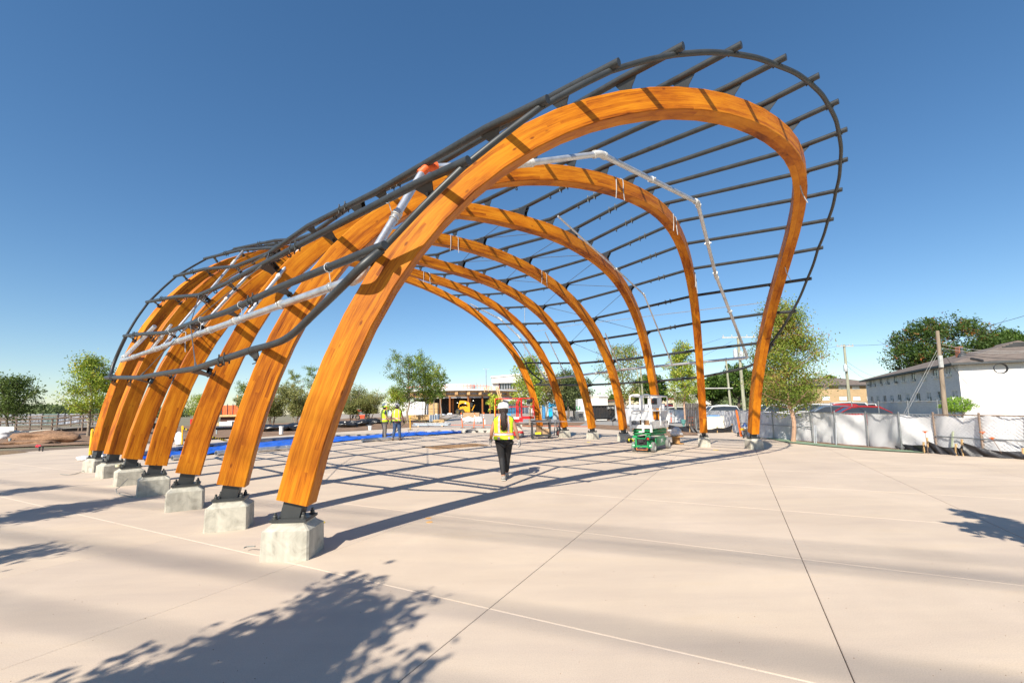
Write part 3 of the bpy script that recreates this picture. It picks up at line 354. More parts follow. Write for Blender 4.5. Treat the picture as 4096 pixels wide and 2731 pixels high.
# ------------------------------------------------------------------ the timber canopy
D = json.loads(DATA)
canopy = thing('timber_canopy', 'canopy frame of seven orange glulam arches under a net of dark steel pipes', 'canopy', (0.9, 13.4, 0))
ARC = []
for A_ in D['arch']:
    C = [Vector(p[:3]) for p in A_]; Nn = [Vector((p[3], p[4], 0)).normalized() for p in A_]; T = []; O = []
    for k in range(len(C)):
        t = (C[min(k + 1, len(C) - 1)] - C[max(k - 1, 0)]).normalized(); o_ = Nn[k].cross(t).normalized(); T.append(t); O.append(o_)
    if O[len(O) // 2].z < 0: O = [-q for q in O]
    s = [0]
    for k in range(1, len(C)): s.append(s[-1] + (C[k] - C[k - 1]).length)
    ARC.append((C, Nn, T, O, s))
def SF(i, f, off, noff=0.0):
    def one_(k):
        C, Nn, T, O, s = ARC[k]; t = f * s[-1]; j = min(len(s) - 2, max(0, np.searchsorted(s, t) - 1)); w = (t - s[j]) / (s[j + 1] - s[j]); L = lambda Q: Q[j] * (1 - w) + Q[j + 1] * w
        return L(C) + L(O) * off + L(Nn) * noff
    k = int(min(5, max(0, math.floor(i)))); w = i - k
    return one_(k) if abs(w) < 1e-6 else one_(k) * (1 - w) + one_(k + 1) * w
DD, WW, CH = .36, .28, .012
for i, (C, Nn, T, O, s) in enumerate(ARC):
    prof = [(-WW / 2 + CH, -DD / 2), (WW / 2 - CH, -DD / 2), (WW / 2, -DD / 2 + CH), (WW / 2, DD / 2 - CH), (WW / 2 - CH, DD / 2), (-WW / 2 + CH, DD / 2), (-WW / 2, DD / 2 - CH), (-WW / 2, -DD / 2 + CH)]
    vb = [0.9, 0.9 + WW, None, 2.7 + DD, None, None, None, None]
    mb = MB(); uvs = []; k8 = 8
    for k in range(len(C)):
        mb.v += [tuple(C[k] + Nn[k] * a + O[k] * b) for a, b in prof]
    def vv(j, q):     # v coordinate for corner q of side j
        a, b = prof[q]
        if j in (0,): return 3.3 + a * .12 if False else 3.31 + (a + .14) * .15
        if j in (4,): return 5.02 + (a + .14) * .15
        if j in (1, 2, 3): return 1.80 + (b + DD / 2)
        return 7.20 + (b + DD / 2)
    for k in range(len(C) - 1):
        for j in range(8):
            q0, q1 = j, (j + 1) % 8; mb.f.append((k * 8 + q0, k * 8 + q1, k * 8 + 8 + q1, k * 8 + 8 + q0)); mb.m.append(0)
            uvs.append([(s[k], vv(j, q0)), (s[k], vv(j, q1)), (s[k + 1], vv(j, q1)), (s[k + 1], vv(j, q0))])
    for base, rev in ((0, 1), ((len(C) - 1) * 8, 0)):
        f = list(range(base, base + 8)); f = f[::-1] if rev else f; mb.f.append(tuple(f)); mb.m.append(0); uvs.append([(prof[q - base][0], prof[q - base][1]) for q in f])
    o = mb.build('arch_beam', WOOD, canopy, world=True, uvs=uvs)
    bmm = bmesh.new(); bmm.from_mesh(o.data); bmesh.ops.recalc_face_normals(bmm, faces=bmm.faces[:]); bmm.to_mesh(o.data); bmm.free()
    for f in o.data.polygons: f.use_smooth = True
    o.data.set_sharp_from_angle(angle=math.radians(20))
    # footings
    for e in (0, -1):
        c = C[e]; t3 = T[e] if e == 0 else -T[e]; n_ = Nn[e]; tp = Vector((t3.x, t3.y, 0)); tp = (tp - n_ * tp.dot(n_)).normalized()
        R = Matrix((tp, n_, Vector((0, 0, 1)))).transposed()
        if R.determinant() < 0: R = Matrix((tp, -n_, Vector((0, 0, 1)))).transposed()
        base = Vector((c.x, c.y, 0)) - Vector((t3.x, t3.y, 0)) * .10
        a, b, q = .265, .235, .020
        ped = MB(); rings = []
        for (sa, sb, qq, z) in ((a, b, q, -.02), (a - .006, b - .006, q, .315), (a - .075, b - .075, q * .7, .37), (a - .08, b - .08, q * .7, .395)):
            rings.append([(sa - qq, -sb), (sa, -sb + qq), (sa, sb - qq), (sa - qq, sb), (-sa + qq, sb), (-sa, sb - qq), (-sa, -sb + qq), (-sa + qq, -sb)])
            ped.v += [tuple(R @ Vector((x, y, z)) + base) for x, y in rings[-1]]
        for r_ in range(3):
            for j in range(8): ped.f.append((r_ * 8 + j, r_ * 8 + (j + 1) % 8, r_ * 8 + 8 + (j + 1) % 8, r_ * 8 + 8 + j)); ped.m.append(0)
        ped.f.append(tuple(range(24, 32))); ped.m.append(0)
        po = ped.build('concrete_footing', PED, canopy, world=True)
        pl = MB(); pl.box(base + Vector((0, 0, .412)), (.40, .34, .03), R=R); plo = pl.build('base_plate', STEEL, po, world=True)
        st = MB(); z0, z1 = .428, c.z + .02; p0 = c + t3 * ((z0 - c.z) / t3.z); p1 = c + t3 * ((z1 - c.z) / t3.z)
        for sgn, dn in ((1, .08), (-1, .08)):
            vs = []
            for p in (p0, p1):
                for x, y in ((-.11, -.085), (.11, -.085), (.11, .085), (-.11, .085)): vs.append(p + tp * x + n_ * y)
        st.add(vs, [(3, 2, 1, 0), (4, 5, 6, 7), (0, 1, 5, 4), (1, 2, 6, 5), (2, 3, 7, 6), (3, 0, 4, 7)])
        so = st.build('steel_stub', STEEL, po, world=True)
        for sx_ in (-1, 1):
            for sy_ in (-1, 1):
                bp_ = base + tp * (.155 * sx_) + n_ * (.125 * sy_); bo = MB()
                bo.lathe([(.034, .427), (.034, .435), (.030, .436)], (bp_.x, bp_.y, 0), 14); bo.lathe([(.026, .436), (.026, .462), (.024, .466)], (bp_.x, bp_.y, 0), 6); bo.lathe([(.014, .466), (.014, .492), (.010, .496)], (bp_.x, bp_.y, 0), 10)
                b2 = bo.build('anchor_bolt', BOLT, po, world=True)
# purlins
PUR = [[Vector(p) for p in L] for L in D['pur']]; PUR[18] = PUR[18][1:]
PR = .052
for j, L in enumerate(PUR):
    mb = MB(); mb.tube(L, PR, 14); mb.build('purlin', STEEL, canopy, world=True, smooth=True)
def along(L, end, dist):
    q = L if end == 0 else L[::-1]; d = (q[1] - q[0]); l = d.length; return q[0] + d.normalized() * dist
# rim ring: front and back tubes between purlin ends, curved corners at the bottom
front = [along(PUR[j], 0, .14) - SFn for j, SFn in ((j, (SF(0, D['frac'][j][0], 1) - SF(0, D['frac'][j][0], 0)) * .05) for j in range(1, 18))]
back = [along(PUR[j], 1, .10) - SFn for j, SFn in ((j, (SF(6, D['frac'][j][6], 1) - SF(6, D['frac'][j][6], 0)) * .03) for j in range(1, 18))]
def rimtube(pts, r=.05, n=7):
    mb = MB(); mb.tube(spline(pts, n), r, 12); mb.build('rim_tube', STEEL, canopy, world=True, smooth=True)
rimtube([PUR[0][0], Vector((-3.2, 6.0, 2.66)), Vector((-2.52, 5.5, 2.95)), Vector((-1.998, 5.0, 3.12)), Vector((-1.72, 4.82, 3.28)), front[0]])
for k in range(16):
    a, b = front[k], front[k + 1]; mid = (a + b) / 2; cc = SF(0, (D['frac'][k + 1][0] + D['frac'][k + 2][0]) / 2, 0); bow = (mid - cc).normalized() * (.022 * (a - b).length); rimtube([a, mid + bow, b], .038, 4)
rimtube([front[16], Vector((9.35, 15.5, 3.62)), Vector((9.2, 15.8, 3.30)), Vector((8.85, 16.2, 3.08)), Vector((8.37, 16.85, 2.96)), Vector((7.806, 17.738, 2.846))])
rimtube([PUR[0][-1], Vector((-12.78, 13.5, 2.84)), Vector((-13.02, 13.85, 2.99)), Vector((-13.12, 14.02, 3.3)), Vector((-13.02, 14.06, 3.72)), back[0]])
for k in range(16):
    a, b = back[k], back[k + 1]; mid = (a + b) / 2; cc = SF(6, (D['frac'][k + 1][6] + D['frac'][k + 2][6]) / 2, 0); bow = (mid - cc).normalized() * (.02 * (a - b).length); rimtube([a, mid + bow, b], .036, 4)
rimtube([back[16], Vector((0.99, 27.0, 4.22)), Vector((1.45, 27.05, 3.75)), Vector((1.85, 26.8, 3.38)), PUR[18][-1]])
# collars where the rim meets each purlin
for j in range(1, 18):
    for P_, e in ((front[j - 1], 0), (back[j - 1], 1)):
        if e == 1 and j not in (1, 2, 3, 4, 5): continue
        q = along(PUR[j], e, .14 if e == 0 else .1); mb = MB(); mb.cyl(P_ - (q - P_) * .3, q, .034, 8)
        for sg in (-1, 1): mb.cyl(P_ + (PUR[j][0] - PUR[j][1]).normalized() * .05 * sg - (q - P_) * .5, P_ + (PUR[j][0] - PUR[j][1]).normalized() * .05 * sg + (q - P_) * .2, .012, 6)
        mb.build('rim_collar', STEEL, canopy, world=True)
# brackets between arches and purlins, gussets and tie rods in the braced bays
def purl(j, i):
    L = PUR[j]; f = D['frac'][j][i]
    k = i + 1 if 1 <= j <= 17 else i - 1
    return L[k] if 0 <= k < len(L) else None
bme = {}
for j in range(19):
    for i in range(7):
        p = purl(j, i)
        if p is None: continue
        f = D['frac'][j][i]; q = SF(i, f, DD / 2 - .012); up = (p - q).normalized()
        kk = i + 1 if 1 <= j <= 17 else i - 1; L = PUR[j]; d = (L[min(kk + 1, len(L) - 1)] - L[max(kk - 1, 0)]).normalized(); side = d.cross(up).normalized()
        big = (i in (2, 3, 4)) and ((i == 3) == (j % 2 == 1))
        mb = MB(); hgt = (p - q).length
        wt, wb = (.17, .07) if not big else (.24, .14)
        skew = -.08 if i == 0 else 0
        for th in ((0,) if not big else (-.05, .05)):
            vs = []
            for sg in (-1, 1):
                for (a, z) in ((-wb, 0), (wb, 0), (wb * 1.05, hgt * .35), (wt + skew * .3, hgt * .92), (-wt + skew, hgt * .92), (-wb * 1.05 + skew * .3, hgt * .35)): vs.append(q + d * a + up * z + side * (.007 * sg + th))
            mb.add(vs, [tuple(range(5, -1, -1)), tuple(range(6, 12))] + [(k_, (k_ + 1) % 6, 6 + (k_ + 1) % 6, 6 + k_) for k_ in range(6)])
        mb.box(q + up * .006, (.16, .11, .014), R=Matrix((d, side, up)).transposed()) if False else mb.bar(q - d * (wb * 1.1) + up * .012, q + d * (wb * 1.1) + up * .012, .13, .016, up=up)
        mb.cyl(q + up * hgt * .3 - side * .045, q + up * hgt * .3 + side * .045, .02, 8)
        mb.build('bracket', STEEL if not big else mat('black_steel', (.03, .033, .036), .4, .2), canopy, world=True)
ROD = mat('rod_steel', (.11, .115, .12), .4, .3)
def rod(a, b):
    d = (b - a).normalized(); mb = MB(); mb.tube([a + d * .12, b - d * .12], .010, 6)
    for e, s_ in ((a, 1), (b, -1)): mb.tube([e + d * s_ * .02, e + d * s_ * .10, e + d * s_ * .24, e + d * s_ * .30], [.024, .022, .017, .011], 8)
    mb.build('tie_rod', ROD, canopy, world=True, smooth=True)
for j in range(19):
    for (i0, i1) in ((3, 2), (3, 4)):
        if j % 2 == 1:
            for jj in (j - 1, j + 1):
                if 0 <= jj <= 18 and purl(j, i0) and purl(jj, i1): rod(purl(j, i0), purl(jj, i1))
# splice flanges, lugs
for j in range(0, 19):
    for ii in (1.45, 5.5):
        k = int(math.floor(ii)); a, b = purl(j, k), purl(j, k + 1)
        if a is None or b is None: continue
        w = ii - k; p = a * (1 - w) + b * w; d = (b - a).normalized(); mb = MB()
        for sg in (-.10, .10):
            mb.cyl(p + d * (sg - .012), p + d * (sg + .012), PR + .012, 12)
            u_ = Vector((0, 0, 1)); sd_ = d.cross(u_).normalized()
            for s2 in (-1, 1):
                mb.cyl(p + d * sg + sd_ * .04 * s2 - u_ * .09, p + d * sg + sd_ * .04 * s2 + u_ * .09, .012, 6)
        mb.build('splice_collar', BOLT, canopy, world=True)
    for ii in (1.62, 3.5, 4.6):
        k = int(math.floor(ii)); a, b = purl(j, k), purl(j, k + 1)
        if a is None or b is None: continue
        w = ii - k; p = a * (1 - w) + b * w; d = (b - a).normalized(); inn = (SF(ii, D['frac'][j][k], 0) - p).normalized(); mb = MB()
        c0 = p + inn * (PR + .03); sd_ = d.cross(inn).normalized(); ring_ = [c0 + (inn * math.cos(t) + sd_ * math.sin(t)) * .035 for t in [2 * PI * q / 10 for q in range(10)]]; mb.tube(ring_, .012, 6, closed=True); mb.build('hanging_lug', STEEL, canopy, world=True)
# conduit tails hanging off the arches
CT = mat('grey_conduit', (.42, .42, .42), .5, .1)
for (i, f, n_) in ((1, .46, 2), (1, .60, 2), (1, .73, 2), (3, .44, 2), (3, .62, 2), (5, .55, 2), (6, .52, 2), (0, .56, 1), (0, .72, 1), (0, .82, 2), (4, .12, 1), (2, .33, 1)):
    for q in range(n_):
        sgn = -1 if q else 1; a = SF(i, f + .004 * sgn, DD / 2 + .01, .10); b = SF(i, f + .006 * sgn, DD / 2 - .05, .16); pts = [SF(i, f + .012 * sgn, DD / 2 + .015, -.05), a, b, b + Vector((0, 0, -.28)), b + Vector((.02 * sgn, 0, -.52))]
        if i == 0 and n_ == 1: b = SF(0, f, -DD / 2 - .02, 0); pts = [b, b + Vector((.04, 0, -.2)), b + Vector((.14, 0, -.42))]
        mb = MB(); mb.tube(spline(pts, 4), .012, 6); mb.build('conduit_tail', CT, canopy, world=True, smooth=True)
# ------------------------------------------------------------------ galvanised pipe runs hung below the purlins
def piperun(label, pts, r=.05, joints=(), elbows=True, hang=(), name='sprinkler_pipe', group='galvanised pipe runs hung under the canopy', orange=None):
    t = thing(name, label, 'pipe', pts[0], 0, group); pts = [Vector(p) for p in pts]
    for a, b in zip(pts[:-1], pts[1:]):
        mb = MB(); mb.tube([a, b], r, 14); mb.build('pipe_length', GALV, t, world=True, smooth=True)
    FIT = mat('pale_fitting', (.62, .62, .60), .45, .2, .12, 20)
    for k in range(1, len(pts) - 1):
        d0 = (pts[k] - pts[k - 1]).normalized(); d1 = (pts[k + 1] - pts[k]).normalized(); e = r * 2.6
        mb = MB(); mb.tube(spline([pts[k] - d0 * e, pts[k] - d0 * e * .3 + (d1 - d0) * 0, pts[k] + d1 * e * .3, pts[k] + d1 * e], 4), r * 1.22, 14)
        for c, d in ((pts[k] - d0 * e, d0), (pts[k] + d1 * e, d1)): mb.cyl(c - d * .03, c + d * .03, r * 1.36, 14)
        mb.build('elbow', FIT if orange != k else mat('orange_fitting', (.75, .12, .02), .5), t, world=True, smooth=True)
    for (k, w) in joints:
        p = pts[k] * (1 - w) + pts[k + 1] * w; d = (pts[k + 1] - pts[k]).normalized(); mb = MB(); mb.cyl(p - d * .035, p + d * .035, r * 1.30, 14); sd_ = d.cross(Vector((0, 0, 1))).normalized(); mb.bar(p - sd_ * r * 1.6 - d * .015, p - sd_ * r * 1.6 + d * .015, .02, .03); mb.bar(p + sd_ * r * 1.6 - d * .015, p + sd_ * r * 1.6 + d * .015, .02, .03); mb.build('coupling', FIT, t, world=True, smooth=True)
    for (k, w, q) in hang:
        p = pts[k] * (1 - w) + pts[k + 1] * w; d = (pts[k + 1] - pts[k]).normalized(); q = Vector(q); sd_ = d.cross(Vector((0, 0, 1))).normalized(); up2 = sd_.cross(d)
        mb = MB(); mb.tube([p + (sd_ * math.cos(a) + up2 * math.sin(a)) * (r + .008) for a in [2 * PI * z / 12 for z in range(12)]], .007, 5, closed=True); top = q; m_ = p * .55 + top * .45
        mb.tube([p + Vector((0, 0, r)), m_, top], .007, 5); mb.tube([top + (Vector((0, 0, 1)) * math.sin(a) + (p - top).normalized().cross(d) * math.cos(a)) * (PR + .012) for a in [2 * PI * z / 12 for z in range(12)]], .009, 5, closed=True)
        mb.build('hanger', mat('zinc_hanger', (.55, .56, .56), .45, .6), t, world=True)
    return t
def near_purlin(p):
    best = None
    for L in PUR:
        for a, b in zip(L[:-1], L[1:]):
            ab = b - a; t = max(0, min(1, (p - a).dot(ab) / ab.length_squared)); q = a + ab * t
            if q.z > p.z and (best is None or (q - p).length < best[0]): best = ((q - p).length, q)
    return best[1] if best else p + Vector((0, 0, .5))
def hang_at(pts, lst): return [h_ for h_ in [(k, w, near_purlin(Vector(pts[k]) * (1 - w) + Vector(pts[k + 1]) * w)) for k, w in lst] if (h_[2] - (Vector(pts[h_[0]]) * (1 - h_[1]) + Vector(pts[h_[0] + 1]) * h_[1])).length < .62]
FR = A(2990, 1430, 16.9); BR = Vector((2.13, 27.0, 3.50)); MR = A(2863, 1100, 14.0); TR = A(2790, 810, 10.6)
p = [(-12.15, 13.26, 3.33), (-1.9, 5.22, 3.28), (-1.32, 6.23, 5.24)]
piperun('thick galvanised pipe low on the left side, rising at an elbow behind the front arch', p, .055, [(0, .12), (0, .30), (0, .45), (0, .60), (0, .70), (0, .84), (1, .55)], hang=hang_at(p, [(0, .14), (0, .35), (0, .55), (0, .72), (0, .95), (1, .5)]))
p = [(-1.32, 6.23, 5.24), (-1.1, 6.3, 5.38), (0.27, 6.84, 5.72), (1.7, 7.54, 6.31), TR, MR, FR]
piperun('bent galvanised pipe with an orange fitting crossing the crown just inside the front arch', p[:1] + [(-1.25, 6.25, 5.33)] + p[2:], .052, [(1, .5), (3, .45), (4, .5), (5, .4)], hang=hang_at(p, [(2, .3), (3, .3), (3, .62), (3, .88), (4, .6)]), orange=1)
p = [FR, BR]
piperun('galvanised pipe low along the right side of the canopy', [FR, A(2500, 1477, 20.6), BR], .055, [(0, .15), (0, .7), (1, .3), (1, .7)], hang=hang_at(p, [(0, .2), (0, .4), (0, .6), (0, .85)]))
p = [(2.13, 27.0, 3.5), A(2075, 1345, 26.4), A(2000, 1275, 26.2), A(1880, 1215, 25.8)]
piperun('galvanised pipe climbing in bent lengths beside the rearmost arch on the right', p, .05, [(0, .5)])
p = [(-12.1, 13.2, 3.36), (-10.75, 12.74, 4.31)]
piperun('short capped galvanised pipe rising at the rear left corner of the canopy', p, .055, [(0, .1)])
p = [(-12.45, 13.7, 3.0), (-12.3, 13.0, .25)]
piperun('white galvanised downpipe between the two rearmost left legs', p, .05, [])
for lab, p in (('thin galvanised branch pipe between the sixth and fifth arch on the left', [(-10.06, 11.81, 3.40), (-9.38, 11.65, 4.11)]),
               ('long thin galvanised branch pipe between the fifth and fourth arch on the left', [(-9.45, 11.5, 3.5), (-8.98, 13.51, 6.53), A(972, 1004, 14.1)]),
               ('thin galvanised branch pipe between the fourth and third arch on the left', [(-7.31, 9.69, 3.4), (-6.7, 10.97, 5.48)]),
               ('thin galvanised branch pipe between the second and third arch on the left', [(-4.82, 7.69, 3.4), A(1222, 968, 8.7), A(1290, 945, 8.9)])):
    piperun(lab, p, .034, [(0, .5)], group='thin branch pipes of the canopy')
for lab, p in (('long thin branch pipe ending in mid air beside the third arch on the right', [A(2689, 1458, 18.3), A(2576, 1178, 16.2), A(2232, 865, 11.6)]),
               ('thin branch pipe between the third and fourth arch on the right', [A(2480, 1477, 20.6), A(2421, 1333, 19.2)]),
               ('short loose thin pipe left of the fourth arch on the right', [A(2413, 1433, 22.0), A(2390, 1385, 21.6)]),
               ('thin branch pipe between the fifth and sixth arch on the right', [A(2260, 1496, 24.6), A(2180, 1328, 23.2)])):
    piperun(lab, p, .028, [(0, .5)] if len(p) < 3 else [(1, .4)], group='thin branch pipes of the canopy')
p = [A(2086, 1334, 27.2), A(2300, 1299, 25.2), A(2540, 1271, 21.5), A(2757, 1245, 18.3), A(3040, 1212, 15.9)]
mb = MB(); mb.tube(p, .013, 6); one('conduit', mb, GALV, 'thin grey conduit line running across the right side between two purlins', 'conduit')
# ------------------------------------------------------------------ trees
BARK = mat('pale_bark', (.30, .24, .18), .9, 0, .25, 14, .6, 30); BARKD = mat('dark_bark', (.13, .10, .075), .9, 0, .25, 10, .6, 30)
LF_OAK = leafmat('oak_leaves', [(.25, (0.055, 0.090, 0.021)), (.5, (0.100, 0.152, 0.033)), (.75, (0.182, 0.249, 0.052))])
LF_YEL = leafmat('yellow_green_leaves', [(.22, (0.128, 0.178, 0.026)), (.42, (0.238, 0.339, 0.045)), (.6, (0.401, 0.482, 0.059)), (.8, (0.547, 0.392, 0.059))])
LF_ELM = leafmat('elm_leaves', [(.25, (0.082, 0.133, 0.030)), (.5, (0.155, 0.232, 0.045)), (.75, (0.274, 0.375, 0.059))])
LF_OLIVE = leafmat('olive_leaves', [(.25, (0.130, 0.148, 0.053)), (.5, (0.238, 0.264, 0.079)), (.75, (0.432, 0.401, 0.158))])
LF_DARK = leafmat('dense_green_leaves', [(.25, (0.041, 0.086, 0.015)), (.5, (0.082, 0.152, 0.025)), (.75, (0.146, 0.232, 0.042))], .5)
LF_RUST = leafmat('dense_leaves_with_rust', [(.2, (0.039, 0.079, 0.015)), (.5, (0.073, 0.127, 0.026)), (.66, (0.113, 0.174, 0.040)), (.715, (0.356, 0.119, 0.040)), (.8, (0.454, 0.158, 0.059))], .45)
LF_AUT = leafmat('thin_leaves_turning_red', [(.25, (.13, .19, .03)), (.50, (.22, .30, .045)), (.62, (.32, .33, .06)), (.73, (.40, .22, .08)), (.85, (.42, .18, .09))], .7)
def leaves(centers, sig, n, size, rs, flat=.0, aspect=.55):
    c = centers[rs.randint(0, len(centers), n)] + rs.normal(0, 1, (n, 3)) * np.array([sig, sig, sig * .8])
    a = rs.normal(0, 1, (n, 3)); a /= np.linalg.norm(a, axis=1)[:, None]; b = rs.normal(0, 1, (n, 3)); b -= a * (a * b).sum(1)[:, None]; b /= np.linalg.norm(b, axis=1)[:, None]
    s = size * rs.uniform(.6, 1.25, n)[:, None]
    V = np.stack([c - a * s * .5, c + b * s * .5 * aspect, c + a * s * .5, c - b * s * .5 * aspect], 1).reshape(-1, 3)
    return V, np.arange(n * 4).reshape(-1, 4)
def fastmesh(name, V, F, m, parent):
    me = bpy.data.meshes.new(name); nv, nf = len(V), len(F); me.vertices.add(nv); me.vertices.foreach_set('co', V.astype(np.float32).ravel()); me.loops.add(nf * 4); me.loops.foreach_set('vertex_index', F.astype(np.int32).ravel())
    me.polygons.add(nf); me.polygons.foreach_set('loop_start', np.arange(0, nf * 4, 4, dtype=np.int32)); me.update(calc_edges=True); me.materials.append(m); o = bpy.data.objects.new(name, me); COL.objects.link(o); o.parent = parent; return o
def tree(name, label, loc, h, cb, rad, leafm, seed, n=6000, size=.09, shape='oval', trunk_r=.09, bark=None, stems=1, group=None, cat='tree', limbs=16, sig=.13, lean=0, top=.92, twig=5, sparse_top=False):
    """h height, cb crown base, rad crown radius (m). Trunk, limbs and leaf clumps in the crown's volume."""
    r = random.Random(seed); rs = np.random.RandomState(seed); t = thing(name, label, cat, loc, 0, group); bark = bark or BARK
    def env(z):
        u = max(0, min(1, (z - cb) / (h - cb)))
        if shape == 'oval': return rad * math.sin(PI * min(1, u ** .75 * .97 + .03)) ** .7
        if shape == 'cone': return rad * (min(1, (u + .04) / .2)) * (1 - u) ** .62
        if shape == 'vase': return rad * (.35 + .65 * min(1, u / .55)) * math.sqrt(max(0, 1 - max(0, (u - .62) / .38) ** 2))
        return rad * math.sqrt(max(0, 1 - (2 * u - .9) ** 2 / 1.25))
    tm = MB(); cm = MB(); cen = []
    for s_ in range(stems):
        a0 = r.random() * 6.28; spread = 0 if stems == 1 else rad * r.uniform(.25, .6)
        pts = []; K = 7; hh = h * top * (1 if stems == 1 else r.uniform(.75, 1))
        for k in range(K + 1):
            z = hh * k / K; w = k / K; wob = .018 * h
            pts.append(Vector((math.cos(a0) * spread * w ** .8 + lean * w * h + (r.uniform(-wob, wob) if 0 < k else 0) + (math.cos(a0) * .12 if stems > 1 else 0), math.sin(a0) * spread * w ** .8 + (r.uniform(-wob, wob) if k else 0) + (math.sin(a0) * .12 if stems > 1 else 0), z)))
        sp = spline(pts, 3); nn = len(sp); tm.tube(sp, [trunk_r * (1.25 if i == 0 else 1) * (1 - .9 * i / (nn - 1)) + .006 for i in range(nn)], 8)
        for q in range(limbs // stems):
            z0 = cb * (.85 if stems == 1 else .45) + (hh * .93 - cb * .85) * ((q + r.random() * .8) / (limbs // stems)); k = min(nn - 1, int(z0 / hh * (nn - 1))); p0 = sp[k]
            ang = q * 2.4 + r.uniform(-.5, .5); rise = r.uniform(.35, .8) if shape != 'cone' else r.uniform(.12, .5)
            L = env(min(h * .98, z0 + rad * .3)) * r.uniform(.72, 1.05); L = max(L, .15 * rad); e = Vector((p0.x * .4 + math.cos(ang) * L, p0.y * .4 + math.sin(ang) * L, min(h * .99, z0 + L * rise))); m_ = (p0 + e) / 2 + Vector((0, 0, -.06 * L))
            bp_ = spline([p0, m_, e], 4); br = trunk_r * .42 * (1 - z0 / h * .6); cm.tube(bp_, [br * (1 - .85 * i / (len(bp_) - 1)) + .004 for i in range(len(bp_))], 5)
            for w in range(twig):
                f = r.uniform(.3, 1); b0 = bp_[int(f * (len(bp_) - 1))]; dd = Vector((r.gauss(0, 1), r.gauss(0, 1), r.gauss(.35, .7))).normalized() * rad * r.uniform(.14, .36); e2 = b0 + dd
                cm.tube([b0, e2], [br * .3, .003], 4)
                for z in np.linspace(.25, 1.05, 4): cen.append(b0 + dd * z)
    tm.build('trunk', bark, t, smooth=True); cm.build('branches', bark, t)
    cen = np.array([tuple(p) for p in cen])
    if shape == 'round':
        k_ = 420; d_ = rs.normal(0, 1, (k_, 3)); d_ /= np.linalg.norm(d_, axis=1)[:, None]; lump = 1 + .16 * np.sin(d_[:, 0] * 5 + seed) * np.cos(d_[:, 2] * 6 + seed * 2) + .10 * np.sin(d_[:, 1] * 9 + seed); rr_ = rs.uniform(.35, 1, k_) ** .4 * lump * .86
        zc_ = (h + cb) / 2; hz_ = (h - cb) / 2; cen = np.stack([d_[:, 0] * rad * rr_, d_[:, 1] * rad * rr_, zc_ + d_[:, 2] * hz_ * rr_ * np.where(d_[:, 2] < 0, .75, 1)], 1); sig = .085
    V, F = leaves(cen, sig * rad / 1.5, n, size, rs); V[:, 2] = np.maximum(V[:, 2], cb * .6); o = fastmesh('crown', V, F, leafm, t); return t
def base(u, v, top=None):
    p = G(u, v); return p
def hgt(u, vb, vt): p = G(u, vb); return A(u, vt, p.y).z
# left
tree('young_oak', 'dark green young oak at the left edge of the photo beside the white block', G(22, 1752), hgt(22, 1752, 1492), 1.6, 2.55, LF_OAK, 1, 8500, .17, 'oval', .10, BARKD, limbs=20, sig=.15)
tree('young_maple', 'yellow green young tree standing in soil left of the wooden arches', G(352, 1746), hgt(352, 1746, 1388), 2.0, 2.7, LF_YEL, 2, 9500, .17, 'cone', .11, limbs=26, sig=.14)
p = G(440, 1742); tree('young_maple', 'young green tree half hidden behind the rearmost left arch leg', p, hgt(440, 1742, 1470), 1.6, 1.9, LF_YEL, 3, 5000, .17, 'oval', .09)
# centre left: crape myrtles, multi-stem
CM = 'multi stemmed olive shrubs behind the black plastic'
for k, (u, vb, vt, rd, lab) in enumerate(((1085, 1708, 1512, 2.9, 'olive green multi stemmed shrub seen between the first two left arch legs'), (1190, 1706, 1500, 2.9, 'olive green multi stemmed shrub just left of the nearest arch leg'), (1400, 1694, 1530, 2.6, 'olive green shrub with bare stems just right of the nearest arch leg'), (1480, 1690, 1535, 2.9, 'olive green shrub with bare stems left of the man with a tablet'), (1010, 1704, 1560, 2.4, 'small olive shrub beside the orange netting'))):
    p = G(u, vb); tree('crape_myrtle', lab, p, hgt(u, vb, vt), 2.2, rd, LF_OLIVE, 20 + k, 13000, .18, 'vase', .06, mat('smooth_bark', (.26, .19, .14), .7, 0, .2, 9), stems=5, limbs=25, group=CM, cat='shrub', sig=.16)
for u, vb, vt, rd, s, lf, lab in ((1240, 1688, 1430, 2.3, 31, LF_ELM, 'thin green tree rising behind the olive shrubs'), (1170, 1688, 1455, 2.0, 32, LF_AUT, 'thin reddish leaved sapling behind the olive shrubs'), (1585, 1690, 1545, 2.2, 33, LF_YEL, 'low yellow green tree between the shrubs and the two elms'), (970, 1690, 1515, 2.2, 34, LF_ELM, 'pale green tree above the orange netting'), (800, 1700, 1575, 2.4, 35, LF_YEL, 'low green tree between the third and fourth left arch legs')):
    p = G(u, vb); tree('small_tree', lab, p, hgt(u, vb, vt), 1.6, rd, lf, s, 4200, .2, 'oval', .07, limbs=18, sig=.15)
